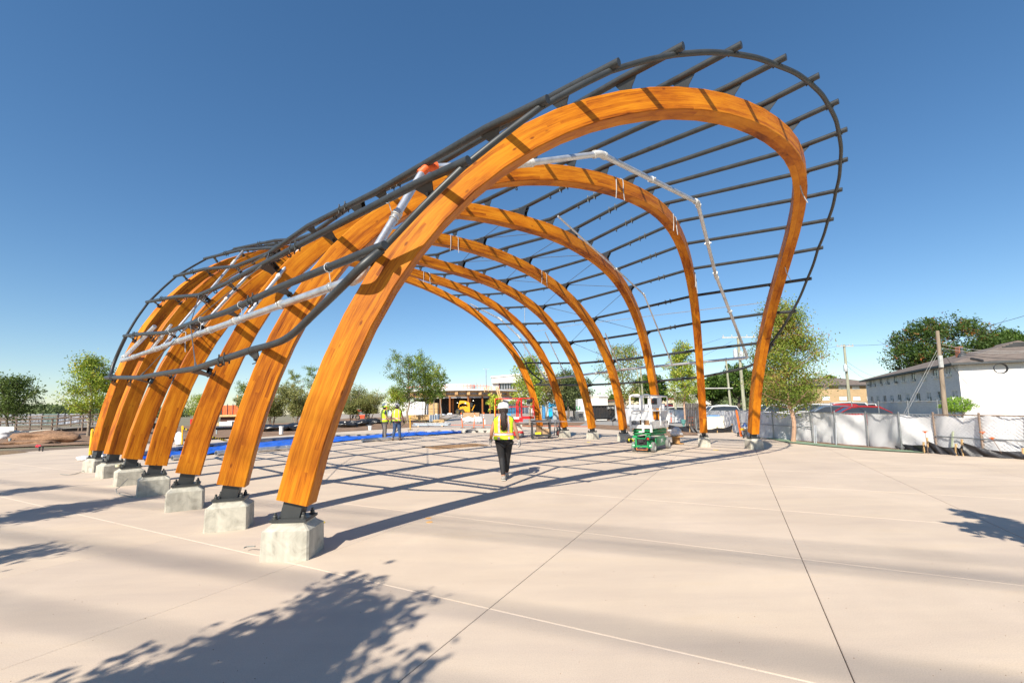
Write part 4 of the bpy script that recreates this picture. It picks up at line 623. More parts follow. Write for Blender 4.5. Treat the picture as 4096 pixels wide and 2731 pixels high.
# the two elms and saplings
p = G(1632, 1693); tree('elm_tree', 'feathery green elm with a wide crown, left one of the pair', p, hgt(1632, 1693, 1402), 3.4, 3.3, LF_ELM, 41, 8000, .2, 'vase', .15, limbs=26, sig=.12, group='pair of feathery elms')
p = G(1706, 1688); tree('elm_tree', 'bright green elm, right one of the pair, in front of the round building', p, hgt(1706, 1688, 1420), 3.3, 2.7, leafmat('bright_elm_leaves', [(.25, (0.128, 0.178, 0.030)), (.5, (0.238, 0.321, 0.045)), (.75, (0.420, 0.499, 0.059))]), 42, 7500, .2, 'vase', .14, limbs=26, sig=.12, group='pair of feathery elms')
for u, vb, vt, s, lab in ((1735, 1676, 1470, 43, 'slim elm just right of the pair'), (1765, 1666, 1490, 44, 'slim elm nearest the round building entrance')):
    p = G(u, vb); tree('elm_tree', lab, p, hgt(u, vb, vt), 4.2, 1.8, LF_ELM, s, 2200, .28, 'vase', .14, limbs=20)
p = G(1978, 1668); tree('sapling', 'yellow green sapling beside the red lift and the woman', p, hgt(1978, 1668, 1578), 1.6, 2.2, leafmat('lime_leaves', [(.3, (0.292, 0.356, 0.045)), (.5, (0.493, 0.570, 0.059)), (.75, (0.656, 0.677, 0.089))]), 46, 900, .42, 'cone', .06, limbs=12, sig=.1)
# centre right
p = G(2120, 1701); tree('birch_like_tree', 'tall thin tree with sparse leaves behind the red scissor lift', p, hgt(2120, 1701, 1395), 2.4, 2.8, LF_YEL, 51, 8500, .2, 'cone', .12, limbs=30, sig=.13)
p = G(2190, 1690); tree('birch_like_tree', 'thin rusty green tree behind the rearmost right arch leg', p, hgt(2190, 1690, 1480), 2.4, 2.5, leafmat('brownish_leaves', [(.25, (0.128, 0.143, 0.045)), (.5, (0.238, 0.232, 0.075)), (.72, (0.365, 0.249, 0.105))]), 52, 6000, .2, 'oval', .11, limbs=22)
p = G(2272, 1676); tree('live_oak', 'dark grey green oak beside the blue portable toilets', p, hgt(2272, 1676, 1478), 3.2, 4.6, leafmat('grey_oak_leaves', [(.25, (0.063, 0.090, 0.033)), (.5, (0.119, 0.152, 0.052)), (.75, (0.201, 0.232, 0.081))]), 53, 9500, .3, 'cone', .2, BARKD, limbs=26)
p = G(2298, 1674); tree('live_oak', 'smaller dark oak sharing the crown right of the portable toilets', p, hgt(2298, 1674, 1500), 3.2, 3.6, MATS['grey_oak_leaves'], 54, 5000, .3, 'oval', .16, BARKD)
p = G(2500, 1690); tree('thin_tree', 'thin half bare rusty tree behind the white and green lift', p, hgt(2500, 1690, 1355), 2.6, 3.2, MATS['thin_leaves_turning_red'], 55, 6000, .2, 'oval', .11, limbs=26)
p = G(2742, 1697); tree('pear_tree', 'green tree with a pinkish trunk between the second and third right arch legs', p, hgt(2742, 1697, 1335), 2.6, 2.4, LF_YEL, 56, 9500, .18, 'cone', .13, mat('pinkish_bark', (.45, .28, .19), .85, 0, .15, 12), limbs=30, sig=.13)
p = G(3173, 1768); tree('pear_tree', 'tall green tree turning rusty red beside the nearest right arch leg', p, hgt(3173, 1768, 1150), 1.7, 2.15, LF_AUT, 57, 32000, .09, 'cone', .085, MATS['pinkish_bark'], limbs=44, sig=.14, twig=6)

# big background trees
for u, y, vt, vb, wpx, lf, s, lab in ((2600, 95, 1492, 1640, 150, LF_DARK, 61, 'dense dark green tree behind the white lift and the utility pole'), (2480, 130, 1570, 1640, 110, LF_DARK, 69, 'low distant green tree beyond the dumpster'), (2960, 70, 1455, 1615, 190, LF_DARK, 62, 'dense green tree behind the big utility pole'), (2850, 75, 1500, 1620, 150, LF_DARK, 63, 'dense green tree between the two right arch legs'), (3060, 72, 1470, 1620, 150, LF_DARK, 64, 'dense green tree behind the nearest right arch leg'),
    (3790, 82, 1257, 1560, 390, LF_RUST, 65, 'huge round dark green tree with rusty patches behind the white building'), (4060, 84, 1308, 1520, 260, LF_DARK, 66, 'broad dark green tree behind the roof at the right edge'), (3325, 150, 1495, 1600, 60, LF_DARK, 67, 'small round treetop behind the tan brick building')):
    p = X(u, y); hT = ZV(u, vt, y); zb = max(.8, ZV(u, vb, y)); R_ = wpx / 2 * y / FPX
    tree('shade_tree', lab, p, hT, zb, R_, lf, s, 26000 if wpx > 200 else (14000 if wpx > 120 else 5000), max(.28, y * .0052), 'round', .3, BARKD, limbs=22, sig=.1, top=.8, twig=2)
# small ones against the wall, hedge and bush
p = X(3835, 40); tree('bush', 'light green bush in front of the white building corner behind the fence', p, 2.35, .4, 1.3, leafmat('bush_leaves', [(.3, (0.146, 0.285, 0.030)), (.5, (0.255, 0.428, 0.045)), (.75, (0.401, 0.589, 0.075))]), 71, 3500, .13, 'round', .04, stems=4, cat='bush', limbs=12)
# far wooded skyline on the left, and a low one along the horizon
def treeline(name, u0, u1, y, vt0, vt1, seed, lf, n=7000, size=3.2):
    rs = np.random.RandomState(seed); c = []
    for k in range(260):
        u = u0 + (u1 - u0) * rs.rand(); vt = vt0 + (vt1 - vt0) * (u - u0) / (u1 - u0); yy = y * rs.uniform(.95, 1.08); q = X(u, yy); zt = ZV(u, vt, yy) + rs.uniform(-5, 2); rr = rs.uniform(4, 8)
        for _ in range(4): c.append((q.x + rs.normal(0, rr * .6), q.y + rs.normal(0, rr * .5), zt * rs.uniform(.3, 1) if _ else zt - 2))
    V, F = leaves(np.array(c), 2.6, n, size, rs, aspect=.8); V[:, 2] = np.maximum(V[:, 2], -.05); o = fastmesh(name, V, F, lf, None); o['kind'] = 'stuff'; return o
LF_FAR = leafmat('far_wood', [(.25, (0.092, 0.133, 0.059)), (.5, (0.146, 0.197, 0.081)), (.75, (0.219, 0.268, 0.105))], .03)
for a in ((-250, 420, 520, 1632, 1622, 81), (380, 1100, 620, 1640, 1635, 82), (2040, 2500, 600, 1610, 1606, 83), (2380, 3100, 420, 1598, 1592, 84)): treeline('wooded_horizon', *a, LF_FAR, n=9000)
# trees behind the camera that throw the leaf shadows on the paving
def shadow_tree(tip, h, rad, seed, label, cb, n, size, shape='cone', limbs=24, mid=None):
    d = Vector((math.sin(math.radians(23)), math.cos(math.radians(23)), 0)); p = G(*tip); b = p - d * ((mid or h) / math.tan(SUN_EL)); return tree('young_street_tree', label, b, h, cb, rad, LF_YEL, seed, n, size, shape, .07, limbs=limbs, sig=.13)
shadow_tree((1660, 2285), 5.4, 1.5, 91, 'young tree behind the viewer whose leafy shadow falls in the foreground', 1.9, 9000, .13)
shadow_tree((1700, 2530), 4.8, 1.1, 96, 'second young tree behind the viewer beside the first', 1.9, 5500, .13)
shadow_tree((150, 2052), 6.0, 1.25, 92, 'young tree out of view on the left casting a long pointed shadow', 1.8, 9000, .12, mid=3.9)
shadow_tree((-130, 1990), 6.2, 1.1, 93, 'second young tree out of view on the left casting a thin shadow', 1.8, 7000, .12, mid=4.4)
shadow_tree((-230, 2275), 5.4, 1.1, 94, 'nearer young tree out of view on the left edge', 1.8, 6000, .12, mid=4.2)
shadow_tree((4210, 2165), 4.6, .85, 95, 'young tree behind the viewer on the right casting a small leafy shadow', 2.2, 2200, .20, 'oval', limbs=12, mid=3.3)
# ------------------------------------------------------------------ people
def skinmesh(name, J, E, m, parent, sub=2, root=None):
    names = list(J); idx = {k: i for i, k in enumerate(names)}; me = bpy.data.meshes.new(name); me.from_pydata([J[k][0] for k in names], [(idx[a], idx[b]) for a, b in E], []); me.materials.append(m)
    o = bpy.data.objects.new(name, me); COL.objects.link(o); o.parent = parent; md = o.modifiers.new('skin', 'SKIN'); md.use_smooth_shade = True
    lay = me.skin_vertices[0].data if me.skin_vertices else None
    if lay is None:
        bpy.context.view_layer.objects.active = o; lay = me.skin_vertices[0].data
    for k in names:
        r = J[k][1]; lay[idx[k]].radius = (r, r) if not isinstance(r, tuple) else r; lay[idx[k]].use_root = (k == (root or names[0]))
    sb = o.modifiers.new('sub', 'SUBSURF'); sb.levels = sub; sb.render_levels = sub; return o
YG = mat('hi_vis_yellow', (.62, .95, .02), .6, 0, .05, 10, emis=None); OR = mat('hi_vis_orange', (.95, .22, .02), .6, 0, .05, 10); SV = mat('silver_reflective_tape', (.48, .46, .50), .4, .2, .06, 12)
SKINM = mat('skin', (.42, .23, .15), .5, 0, .08, 12); HAIR = mat('dark_hair', (.028, .014, .010), .45, 0, .3, 20, .5, 60, stretch=(6, 6, 1))
def vest(parent, zs, hx, hy, name='safety_vest', front=False, stripe=.115, orange_back=False, cy=None):
    mb = MB(); nA, nZ = 96, 52; import bisect
    def itp(z, tab):
        z = max(zs[0], min(zs[-1], z)); k = min(len(zs) - 2, max(0, bisect.bisect(zs, z) - 1)); w = (z - zs[k]) / (zs[k + 1] - zs[k]); w = w * w * (3 - 2 * w); return tab[k] * (1 - w) + tab[k + 1] * w
    Z = [zs[0] + (zs[-1] - zs[0]) * i / nZ for i in range(nZ + 1)]
    for i, z in enumerate(Z):
        for j in range(nA):
            a = 2 * PI * j / nA; x, y = math.cos(a), math.sin(a); p = 2.5; rr = (abs(x) ** p + abs(y) ** p) ** (-1 / p); fold = 1 + .018 * math.sin(a * 9 + z * 7) * (1 - i / nZ)
            mb.v.append((itp(z, hx) * x * rr * fold, itp(z, hy) * y * rr * fold + (itp(z, cy) if cy else 0), z))
    zb = zs[0] + (zs[-1] - zs[0]) * .21
    for i in range(nZ):
        for j in range(nA):
            mb.f.append((i * nA + j, i * nA + (j + 1) % nA, (i + 1) * nA + (j + 1) % nA, (i + 1) * nA + j)); z = (Z[i] + Z[i + 1]) / 2
            x = (mb.v[i * nA + j][0] + mb.v[i * nA + (j + 1) % nA][0]) / 2; d = abs(abs(x) - stripe * (1 - .12 * (z - zs[0]) / .5)); mi = 0
            if abs(z - zb) < .024: mi = 2
            elif abs(z - zb) < .041: mi = 1
            elif z > zb and d < .017: mi = 2
            elif z > zb and d < .031: mi = 1
            elif z < zb - .05 and d < .017: mi = 2
            elif z < zb - .05 and d < .029: mi = 1
            if orange_back and mi == 0 and (z > zs[-1] - .12 or abs(x) > stripe + .04): mi = 1
            mb.m.append(mi)
    o = mb.build(name, [YG, OR, SV], parent, smooth='all'); so = o.modifiers.new('thick', 'SOLIDIFY'); so.thickness = .008; return o
def hand(parent, wrist, dirv, inward, m, name, s=1.0, curl=.5):
    w = Vector(wrist); d = Vector(dirv).normalized(); inn = Vector(inward).normalized(); inn = (inn - d * inn.dot(d)).normalized(); lat = d.cross(inn).normalized(); mb = MB()
    R = Matrix((lat, inn, d)).transposed(); mb.ell(w + d * .048 * s, (.080 * s, .034 * s, .105 * s), 12, 8, R=R)
    for k, (l, off) in enumerate(((.066, -.028), (.078, -.010), (.072, .009), (.056, .027))):
        b = w + d * .088 * s + lat * off * s; a1 = curl * .6; a2 = curl * 1.5; p1 = b + (d * math.cos(a1) + inn * math.sin(a1)) * l * .42 * s; p2 = p1 + (d * math.cos(a2) + inn * math.sin(a2)) * l * .33 * s; a3 = a2 + curl * .5; p3 = p2 + (d * math.cos(a3) + inn * math.sin(a3)) * l * .25 * s
        mb.tube([b - d * .012, b, p1, p2, p3], [.009 * s, .0095 * s, .0088 * s, .0078 * s, .005 * s], 7)
    b = w + d * .03 * s - lat * .034 * s + inn * .006 * s; mb.tube([b, b + (d * .5 - lat * .6 + inn * .4).normalized() * .034 * s, b + (d * .5 - lat * .6 + inn * .4).normalized() * .034 * s + (d * .85 - lat * .1 + inn * .5).normalized() * .028 * s], [.013 * s, .011 * s, .007 * s], 7)
    return mb.build(name, m, parent, smooth='all')
def helmet(parent, c, m, brim=0, bm=None, look=0, front=(0, 1), name='hard_hat'):
    mb = MB(); prof = [(.116, 0), (.119, .03), (.116, .07), (.102, .108), (.072, .136), (.036, .149), (.0001, .153)]; mb.lathe(prof, c, 24, sx=.96, sy=1.12)
    o = mb.build(name, m, parent, smooth='all'); b = MB(); f = Vector((front[0], front[1], 0)).normalized(); s_ = Vector((-f.y, f.x, 0)); c = Vector(c); n = 28; vs = []
    for k in range(n):
        a = 2 * PI * k / n; q = s_ * math.cos(a) + f * math.sin(a); ext = .124 + .045 * max(0, math.sin(a)) ** 2; vs += [c + q * .112 + Vector((0, 0, .012)), c + q * (ext + .002) + Vector((0, 0, .002 - .012 * max(0, math.sin(a))))]
    b.add(vs, [(2 * k, 2 * k + 1, (2 * k + 3) % (2 * n), (2 * k + 2) % (2 * n)) for k in range(n)]); bo = b.build('brim', m, o, smooth='all'); bo.modifiers.new('t', 'SOLIDIFY').thickness = .006
    r = MB(); r.tube([c + f * t + Vector((0, 0, .152 - t * t * 6.5)) for t in (-.08, -.04, 0, .04, .08)], .012, 6); r.build('ridge', m, o, smooth='all')
    if brim:
        b = MB(); vs = []
        for k in range(n):
            a = 2 * PI * k / n; q = s_ * math.cos(a) + f * math.sin(a); w = brim * (1 + .25 * math.sin(3 * a)); vs += [c + q * .118 + Vector((0, 0, .018)), c + q * (.12 + w) + Vector((0, 0, -.02 - .03 * (math.sin(a) < 0)))]
        b.add(vs, [(2 * k, 2 * k + 1, (2 * k + 3) % (2 * n), (2 * k + 2) % (2 * n)) for k in range(n)]); x = b.build('sun_brim', bm, o, smooth='all'); x.modifiers.new('t', 'SOLIDIFY').thickness = .004
    return o
def face(parent, c, f, skin):
    f = Vector((f[0], f[1], 0)).normalized(); s_ = Vector((-f.y, f.x, 0)); c = Vector(c); mb = MB(); mb.tube([c + f * .098 + Vector((0, 0, .035)), c + f * .118 + Vector((0, 0, -.005)), c + f * .100 + Vector((0, 0, -.012))], [.008, .014, .010], 8); mb.build('nose', skin, parent, smooth='all')
    for sg in (-1, 1):
        e = MB(); e.ell(c + f * .086 + s_ * .033 * sg + Vector((0, 0, .035)), (.024, .018, .014), 8, 6); e.build('eye', mat('eye_white', (.6, .58, .55), .3), parent, smooth='all'); q = MB(); q.ell(c + f * .094 + s_ * .033 * sg + Vector((0, 0, .035)), (.011, .008, .011), 8, 6); q.build('iris', mat('iris', (.04, .02, .01), .3), parent, smooth='all')
        a = MB(); a.ell(c + s_ * .088 * sg + Vector((0, 0, .01)), (.022, .034, .062), 8, 6, R=Matrix((s_, f, Vector((0, 0, 1)))).transposed()); a.build('ear', skin, parent, smooth='all')
    m = MB(); m.ell(c + f * .092 + Vector((0, 0, -.045)), (.05, .02, .014), 8, 6, R=Matrix((s_, f, Vector((0, 0, 1)))).transposed()); m.build('mouth', mat('lips', (.30, .12, .09), .5), parent, smooth='all')
def person(label, loc, rz, J, shirt, trousers, vestp=None, boots=None, gloves=(None, None), sub=2, s=1.0, group=None, sleeve='elbow', head_front=(0, 1), skin=None, tr_k=1.0):
    t = thing('person', label, 'person', loc, rz, group, s); skin = skin or SKINM
    R = dict(pelvis=.125, spine=.115, chest=.135, neck=.052, jaw=.070, head=.088, crown=.062, hl=.085, hr=.085, kl=.056, kr=.056, al=.037, ar=.037, hel=.034, her=.034, tl=.028, tr=.028, sl=.060, sr=.060, el=.040, er=.040, wl=.026, wr=.026, hdl=.02, hdr=.02)
    E = [('pelvis', 'spine'), ('spine', 'chest'), ('chest', 'neck'), ('neck', 'jaw'), ('jaw', 'head'), ('head', 'crown'), ('pelvis', 'hl'), ('pelvis', 'hr'), ('hl', 'kl'), ('hr', 'kr'), ('kl', 'al'), ('kr', 'ar'), ('al', 'tl'), ('ar', 'tr'), ('chest', 'sl'), ('chest', 'sr'), ('sl', 'el'), ('sr', 'er'), ('el', 'wl'), ('er', 'wr')]
    used = {k for e in E for k in e}; skinmesh('body', {k: (J[k], R[k]) for k in ['pelvis'] + [q for q in J if q in used and q != 'pelvis']}, E, skin, t, sub)
    kp = tr_k; leg = {'pelvis': (J['pelvis'], .132), 'hl': (tuple(Vector(J['hl']) - Vector((0, 0, .06))), .104 * kp), 'hr': (tuple(Vector(J['hr']) - Vector((0, 0, .06))), .104 * kp), 'kl': (J['kl'], .068 * kp), 'kr': (J['kr'], .068 * kp)}
    for a in ('l', 'r'): K, Q = Vector(J['k' + a]), Vector(J['a' + a]); leg['c' + a] = (tuple(K * .62 + Q * .38 + Vector((0, -.012, 0))), .060 * kp); leg['q' + a] = (tuple(K * .06 + Q * .94), .044 * (1 if kp <= 1 else 1.35))
    skinmesh('trousers' if kp > 1 else 'leggings', leg, [('pelvis', 'hl'), ('pelvis', 'hr'), ('hl', 'kl'), ('hr', 'kr'), ('kl', 'cl'), ('kr', 'cr'), ('cl', 'ql'), ('cr', 'qr')], trousers, t, sub)
    sh = {'pelvis': (tuple(Vector(J['pelvis']) + Vector((0, 0, .02))), .140), 'spine': (J['spine'], .132), 'chest': (J['chest'], .150), 'nb': (tuple(Vector(J['chest']) * .25 + Vector(J['neck']) * .75), .07), 'sl': (J['sl'], .074), 'sr': (J['sr'], .074)}
    for a in ('l', 'r'): S_, E_ = Vector(J['s' + a]), Vector(J['e' + a]); f = .62 if sleeve == 'elbow' else .38; sh['u' + a] = (tuple(S_ * (1 - f) + E_ * f), .060)
    skinmesh('shirt', sh, [('pelvis', 'spine'), ('spine', 'chest'), ('chest', 'nb'), ('chest', 'sl'), ('chest', 'sr'), ('sl', 'ul'), ('sr', 'ur')], shirt, t, sub)
    bm_ = boots or mat('brown_boot', (.12, .06, .03), .7, 0, .2, 20)
    for a in ('l', 'r'):
        Q, T_ = Vector(J['a' + a]), Vector(J['t' + a]); d = (T_ - Q); d.z = 0; d.normalize(); hl = Q - d * .055 + Vector((0, 0, -.035)); hl.z = max(.036, hl.z) if Q.z < .12 else hl.z
        skinmesh('shoe', {'a': (tuple(Q + Vector((0, 0, .03))), .046), 'h': (tuple(hl), .042), 'm': (tuple(hl * .45 + T_ * .55 + Vector((0, 0, .004))), .044), 't': (tuple(T_), .033)}, [('a', 'h'), ('h', 'm'), ('m', 't')], bm_, t, sub)
        so = MB(); p0 = hl - d * .03; p1 = T_ + d * .03; p0.z -= .030; p1.z -= .024; so.bar(p0, p1, .078, .018); so.build('sole', mat('pale_sole', (.45, .44, .40), .7) if boots else RUBBER, t, bevel=.006)
    for a, gm_ in zip(('l', 'r'), gloves):
        wv = Vector(J['w' + a]); dv = wv - Vector(J['e' + a]); inward = Vector((1 if a == 'l' else -1, .5, 0)); hand(t, tuple(wv), tuple(dv), tuple(inward), gm_ or skin, 'glove' if gm_ else 'hand', 1.12 if gm_ else 1.0, .55)
        if gm_: cf = MB(); cf.cyl(wv - dv.normalized() * .035, wv + dv.normalized() * .015, .036, 12, .040); cf.build('cuff', gm_, t, smooth=True)
    hc = (Vector(J['jaw']) + Vector(J['head'])) / 2; face(t, hc, head_front, skin)
    return t
WJ = dict(pelvis=(0, 0, .93), spine=(0, .01, 1.10), chest=(0, .02, 1.30), neck=(0, .015, 1.475), jaw=(0, .03, 1.55), head=(0, .02, 1.62), crown=(0, .015, 1.69), hl=(-.080, 0, .90), hr=(.085, .01, .90), kl=(-.050, .03, .49), kr=(.062, .15, .50), al=(-.020, -.14, .085), ar=(.045, .27, .10), hel=(0, 0, 0), her=(0, 0, 0), tl=(-.030, .00, .035), tr=(.055, .41, .06), sl=(-.155, .01, 1.405), sr=(.155, .01, 1.405), el=(-.235, -.03, 1.13), er=(.240, -.05, 1.13), wl=(-.262, .06, .905), wr=(.295, .02, .885), hdl=(0, 0, 0), hdr=(0, 0, 0))
LEG = mat('black_leggings', (.012, .012, .014), .75, 0, .2, 14)
woman = person('woman walking away in white hard hat, yellow vest and black leggings with long ponytail', G(2018, 1917), .02, WJ, mat('sage_shirt', (.12, .14, .09), .8), LEG, boots=mat('grey_trainers', (.30, .28, .25), .7, 0, .3, 20), gloves=(mat('grey_work_glove', (.42, .40, .38), .8, 0, .2, 25), MATS['grey_work_glove'])
    , sleeve='short', skin=mat('tan_skin', (.36, .18, .11), .5, 0, .06, 10), s=1.0)
vest(woman, [.935, 1.0, 1.12, 1.26, 1.36, 1.42, 1.465, 1.495], [.206, .200, .184, .192, .198, .185, .130, .085], [.165, .156, .140, .142, .138, .128, .100, .080], stripe=.100)
woman.scale = (1.2, 1.12, 1.0)
hw = helmet(woman, (0, .03, 1.652), WHITE)
hb = MB(); hb.ell((0, .005, 1.60), (.182, .205, .20), 16, 10); hb.build('hair', HAIR, woman, smooth='all')
hb = MB(); hb.tube(spline([(.0, -.09, 1.60), (.0, -.135, 1.52), (-.005, -.165, 1.42), (.005, -.175, 1.30), (.0, -.165, 1.20), (.01, -.155, 1.13)], 5), [.030, .036, .044, .050, .055, .058, .060, .062, .063, .064, .063, .062, .061, .060, .058, .055, .052, .048, .043, .037, .030, .024, .016, .010, .005, .003], 12); hb.build('ponytail', HAIR, woman, smooth='all')
r_ = random.Random(5)
hb = MB()
for k in range(60):
    x0 = r_.uniform(-.05, .05); hb.tube(spline([(x0 * .3, -.10, 1.58), (x0, -.15 + r_.uniform(-.04, 0), 1.44), (x0 * 1.3, -.19 + r_.uniform(-.03, .02), 1.28), (x0 * 1.1 + r_.uniform(-.02, .02), -.17, r_.uniform(1.08, 1.2))], 3), .003, 3)
hb.build('loose_hair', HAIR, woman)
bt = MB(); bt.box((0, .0, .985), (.0001, .0001, .0001)); hip = MB(); hip.lathe([(.168, .84), (.172, .90), (.176, .95), (.172, .99)], (0, .0, 0), 28, sx=1.0, sy=.78); hip.build('shirt_hem', LEG, woman, smooth='all')
# man with tablet
MJ1 = dict(WJ); MJ1.update(kl=(-.09, .03, .49), kr=(.10, .03, .49), al=(-.11, -.02, .085), ar=(.13, .03, .085), tl=(-.15, .13, .035), tr=(.18, .18, .035), el=(-.25, .06, 1.14), wl=(-.16, .20, 1.0), er=(.25, .03, 1.13), wr=(.24, .22, .95))
navy = mat('navy_shirt', (.05, .065, .10), .8); m1s = (1762 - 1610) / (1762 - 1649) * 1.6 / 1.80
man1 = person('man in white hard hat with neon sun brim and grey trousers holding a tablet case', G(1536, 1761), math.radians(-62), MJ1, navy, mat('grey_trousers', (.16, .145, .14), .85, 0, .15, 9), sub=2, s=m1s, gloves=(None, mat('neon_glove', (.45, .6, .03), .7)), tr_k=1.22, boots=None, head_front=(0, 1))
vest(man1, [.90, 1.0, 1.12, 1.26, 1.36, 1.42, 1.475, 1.505], [.205, .20, .198, .205, .212, .19, .125, .085], [.168, .162, .155, .155, .150, .13, .10, .08])
helmet(man1, (0, .03, 1.652), WHITE, .10, mat('neon_fabric', (.50, .75, .05), .7)); c = MB(); c.box((-.27, .10, .90), (.03, .30, .25), rz=.1); c.build('tablet_case', mat('slate_case', (.10, .11, .14), .5), man1, bevel=.01)
rr = MB(); rr.ell((0, .0, 1.59), (.178, .19, .15), 14, 8); rr.build('hair', HAIR, man1, smooth='all')
# man seen from behind
MJ2 = dict(WJ); MJ2.update(kl=(-.12, .02, .49), kr=(.12, .02, .49), al=(-.185, -.02, .085), ar=(.155, .0, .085), tl=(-.22, .10, .035), tr=(.20, .12, .035), el=(-.27, -.02, 1.14), wl=(-.31, .05, .89), er=(.26, .03, 1.14), wr=(.30, .16, .92))
m2s = (1762 - 1612) / (1762 - 1649) * 1.6 / 1.79
man2 = person('man seen from behind in maroon shirt, jeans and black and white patterned hard hat', G(1587, 1761), math.radians(4), MJ2, mat('maroon_shirt', (.12, .018, .02), .8), mat('blue_jeans', (.035, .065, .14), .85, 0, .3, 8, col2=(.02, .035, .08)), s=m2s, gloves=(mat('green_glove', (.05, .14, .09), .8), mat('black_glove', (.02, .02, .02), .8)), tr_k=1.22, skin=mat('darker_skin', (.24, .12, .07), .5))
vest(man2, [.94, 1.0, 1.12, 1.26, 1.36, 1.42, 1.475, 1.505], [.205, .20, .198, .205, .212, .19, .125, .085], [.168, .162, .155, .155, .150, .13, .10, .08])
hp, n_, b_, out_ = _nodes('patterned_helmet'); tc = N(n_, 'ShaderNodeTexCoord'); nz = N(n_, 'ShaderNodeTexNoise', i_Scale=16., i_Detail=1.); n_.links.new(tc.outputs['Object'], nz.inputs[0]); rp = ramp(n_, nz.outputs[0], [(.47, (.75, .76, .8)), (.5, (.02, .02, .03))]); n_.links.new(rp.outputs[0], b_.inputs['Base Color']); b_.inputs['Roughness'].default_value = .3
helmet(man2, (0, .03, 1.652), hp); rr = MB(); rr.ell((0, .0, 1.585), (.178, .195, .15), 14, 8); rr.build('hair', HAIR, man2, smooth='all')
# distant workers
LT = mat('light_jeans', (.22, .30, .42), .85)
for u, vb, vt, lab, tr_, hc_, rz in ((1551, 1665, 1627, 'far worker in orange vest and pale jeans before the white wrapped stacks', LT, mat('yellow_helmet', (.7, .6, .05), .4), .5), (1793, 1652, 1619, 'far worker in yellow vest and jeans beside the brown boxes', MATS['blue_jeans'], MATS['yellow_helmet'], -1.2), (1831, 1652, 1620, 'far worker half hidden by the yellow telehandler', MATS['blue_jeans'], MATS['yellow_helmet'], -.9)):
    p = G(u, vb); s_ = (A(u, vt, p.y).z) / 1.79; w = person(lab, p, rz, MJ2, mat('grey_tee', (.25, .25, .25), .8), tr_, s=s_, sub=1, tr_k=1.2)
    vest(w, [.94, 1.0, 1.12, 1.26, 1.36, 1.42, 1.475, 1.505], [.215, .21, .20, .21, .215, .19, .125, .085], [.17, .165, .16, .16, .155, .13, .10, .08], orange_back=(u < 1600)); helmet(w, (0, .03, 1.652), hc_)
# ------------------------------------------------------------------ machines
def wheel(t, c, r, w, axis, tm=None, rm=None, n=24):
    c = Vector(c); a = Vector(axis).normalized(); R = a.to_track_quat('Z', 'Y').to_matrix(); mb = MB()
    mb.lathe([(r * .62, -w / 2), (r * .93, -w / 2), (r, -w * .36), (r, w * .36), (r * .93, w / 2), (r * .62, w / 2), (r * .60, w * .3), (r * .60, -w * .3), (r * .62, -w / 2)], c, n, R=R); o = mb.build('wheel', tm or TIRE, t, smooth=True)
    mb = MB(); mb.lathe([(.0001, -w * .34), (r * .61, -w * .34), (r * .61, w * .34), (r * .42, w * .34), (r * .34, w * .22), (r * .16, w * .22), (r * .14, w * .36), (.0001, w * .38)], c, n, R=R); mb.build('rim', rm or mat('pale_rim', (.55, .55, .50), .5, .2), o, smooth=True)
    tr = MB()
    for k in range(20):
        q = 2 * PI * k / 20; d = R @ Vector((math.cos(q), math.sin(q), 0)); tr.bar(c + d * r * 1.0 - a * w * .42, c + d * r * 1.0 + a * w * .1, r * .05, r * .03, up=d)
    tr.build('tread', tm or TIRE, o); return o
def railtube(t, pts, m, r=.021, name='guard_rail', rad=.10):
    """tube through corner points with rounded corners"""
    P_ = [Vector(p) for p in pts]; out = [P_[0]]
    for k in range(1, len(P_) - 1):
        a = (P_[k - 1] - P_[k]); b = (P_[k + 1] - P_[k]); ra = min(rad, a.length * .45, b.length * .45); p0 = P_[k] + a.normalized() * ra; p1 = P_[k] + b.normalized() * ra
        for q in range(6): w = q / 5; out.append(p0 * (1 - w) ** 2 + P_[k] * 2 * w * (1 - w) + p1 * w * w)
    out.append(P_[-1]); mb = MB(); mb.tube(out, r, 8); return mb.build(name, m, t, smooth=True)
GR = mat('worn_green_paint', (.012, .27, .085), .45, 0, .2, 5, col2=(.02, .18, .07)); SLV = mat('scuffed_aluminium', (.68, .67, .64), .5, .15, .1, 6, col2=(.50, .49, .46)); WP = mat('worn_white_paint', (.80, .80, .78), .5, 0, .06, 7, col2=(.62, .60, .57))
FL, FRr, RR = G(2537, 1805), G(2616, 1808.5), G(2664, 1793)
xa = (FRr - FL); wdt = xa.length; xa.normalize(); ya = (RR - FRr); ya = (ya - xa * ya.dot(xa)); lng = ya.length; print('LIFT', wdt, lng)
rz = math.atan2(xa.y, xa.x); lift = thing('scissor_lift', 'green and white scissor lift with a folded stack parked under the canopy', 'scissor lift', (FL + FRr) / 2, rz)
W_ = wdt * .98; L_ = max(1.5, lng * 1.0); WR = .185; hw = W_ / 2
for x in (-hw, hw):
    for y in (0, L_): wheel(lift, (x, y + .0, WR), WR, .115, (1 if x > 0 else -1, 0, 0))
ch = MB(); ch.box((0, L_ / 2, .30), (W_ - .17, L_ + .25, .24)); ch.build('chassis', GR, lift, bevel=.015)
ch = MB(); ch.box((hw - .035, L_ * .52, .36), (.05, L_ * .62, .36)); ch.box((-hw + .035, L_ * .52, .36), (.05, L_ * .62, .36)); pn = ch.build('side_panel', mat('grey_green_panel', (.10, .26, .15), .45, 0, .15, 4), lift, bevel=.01)
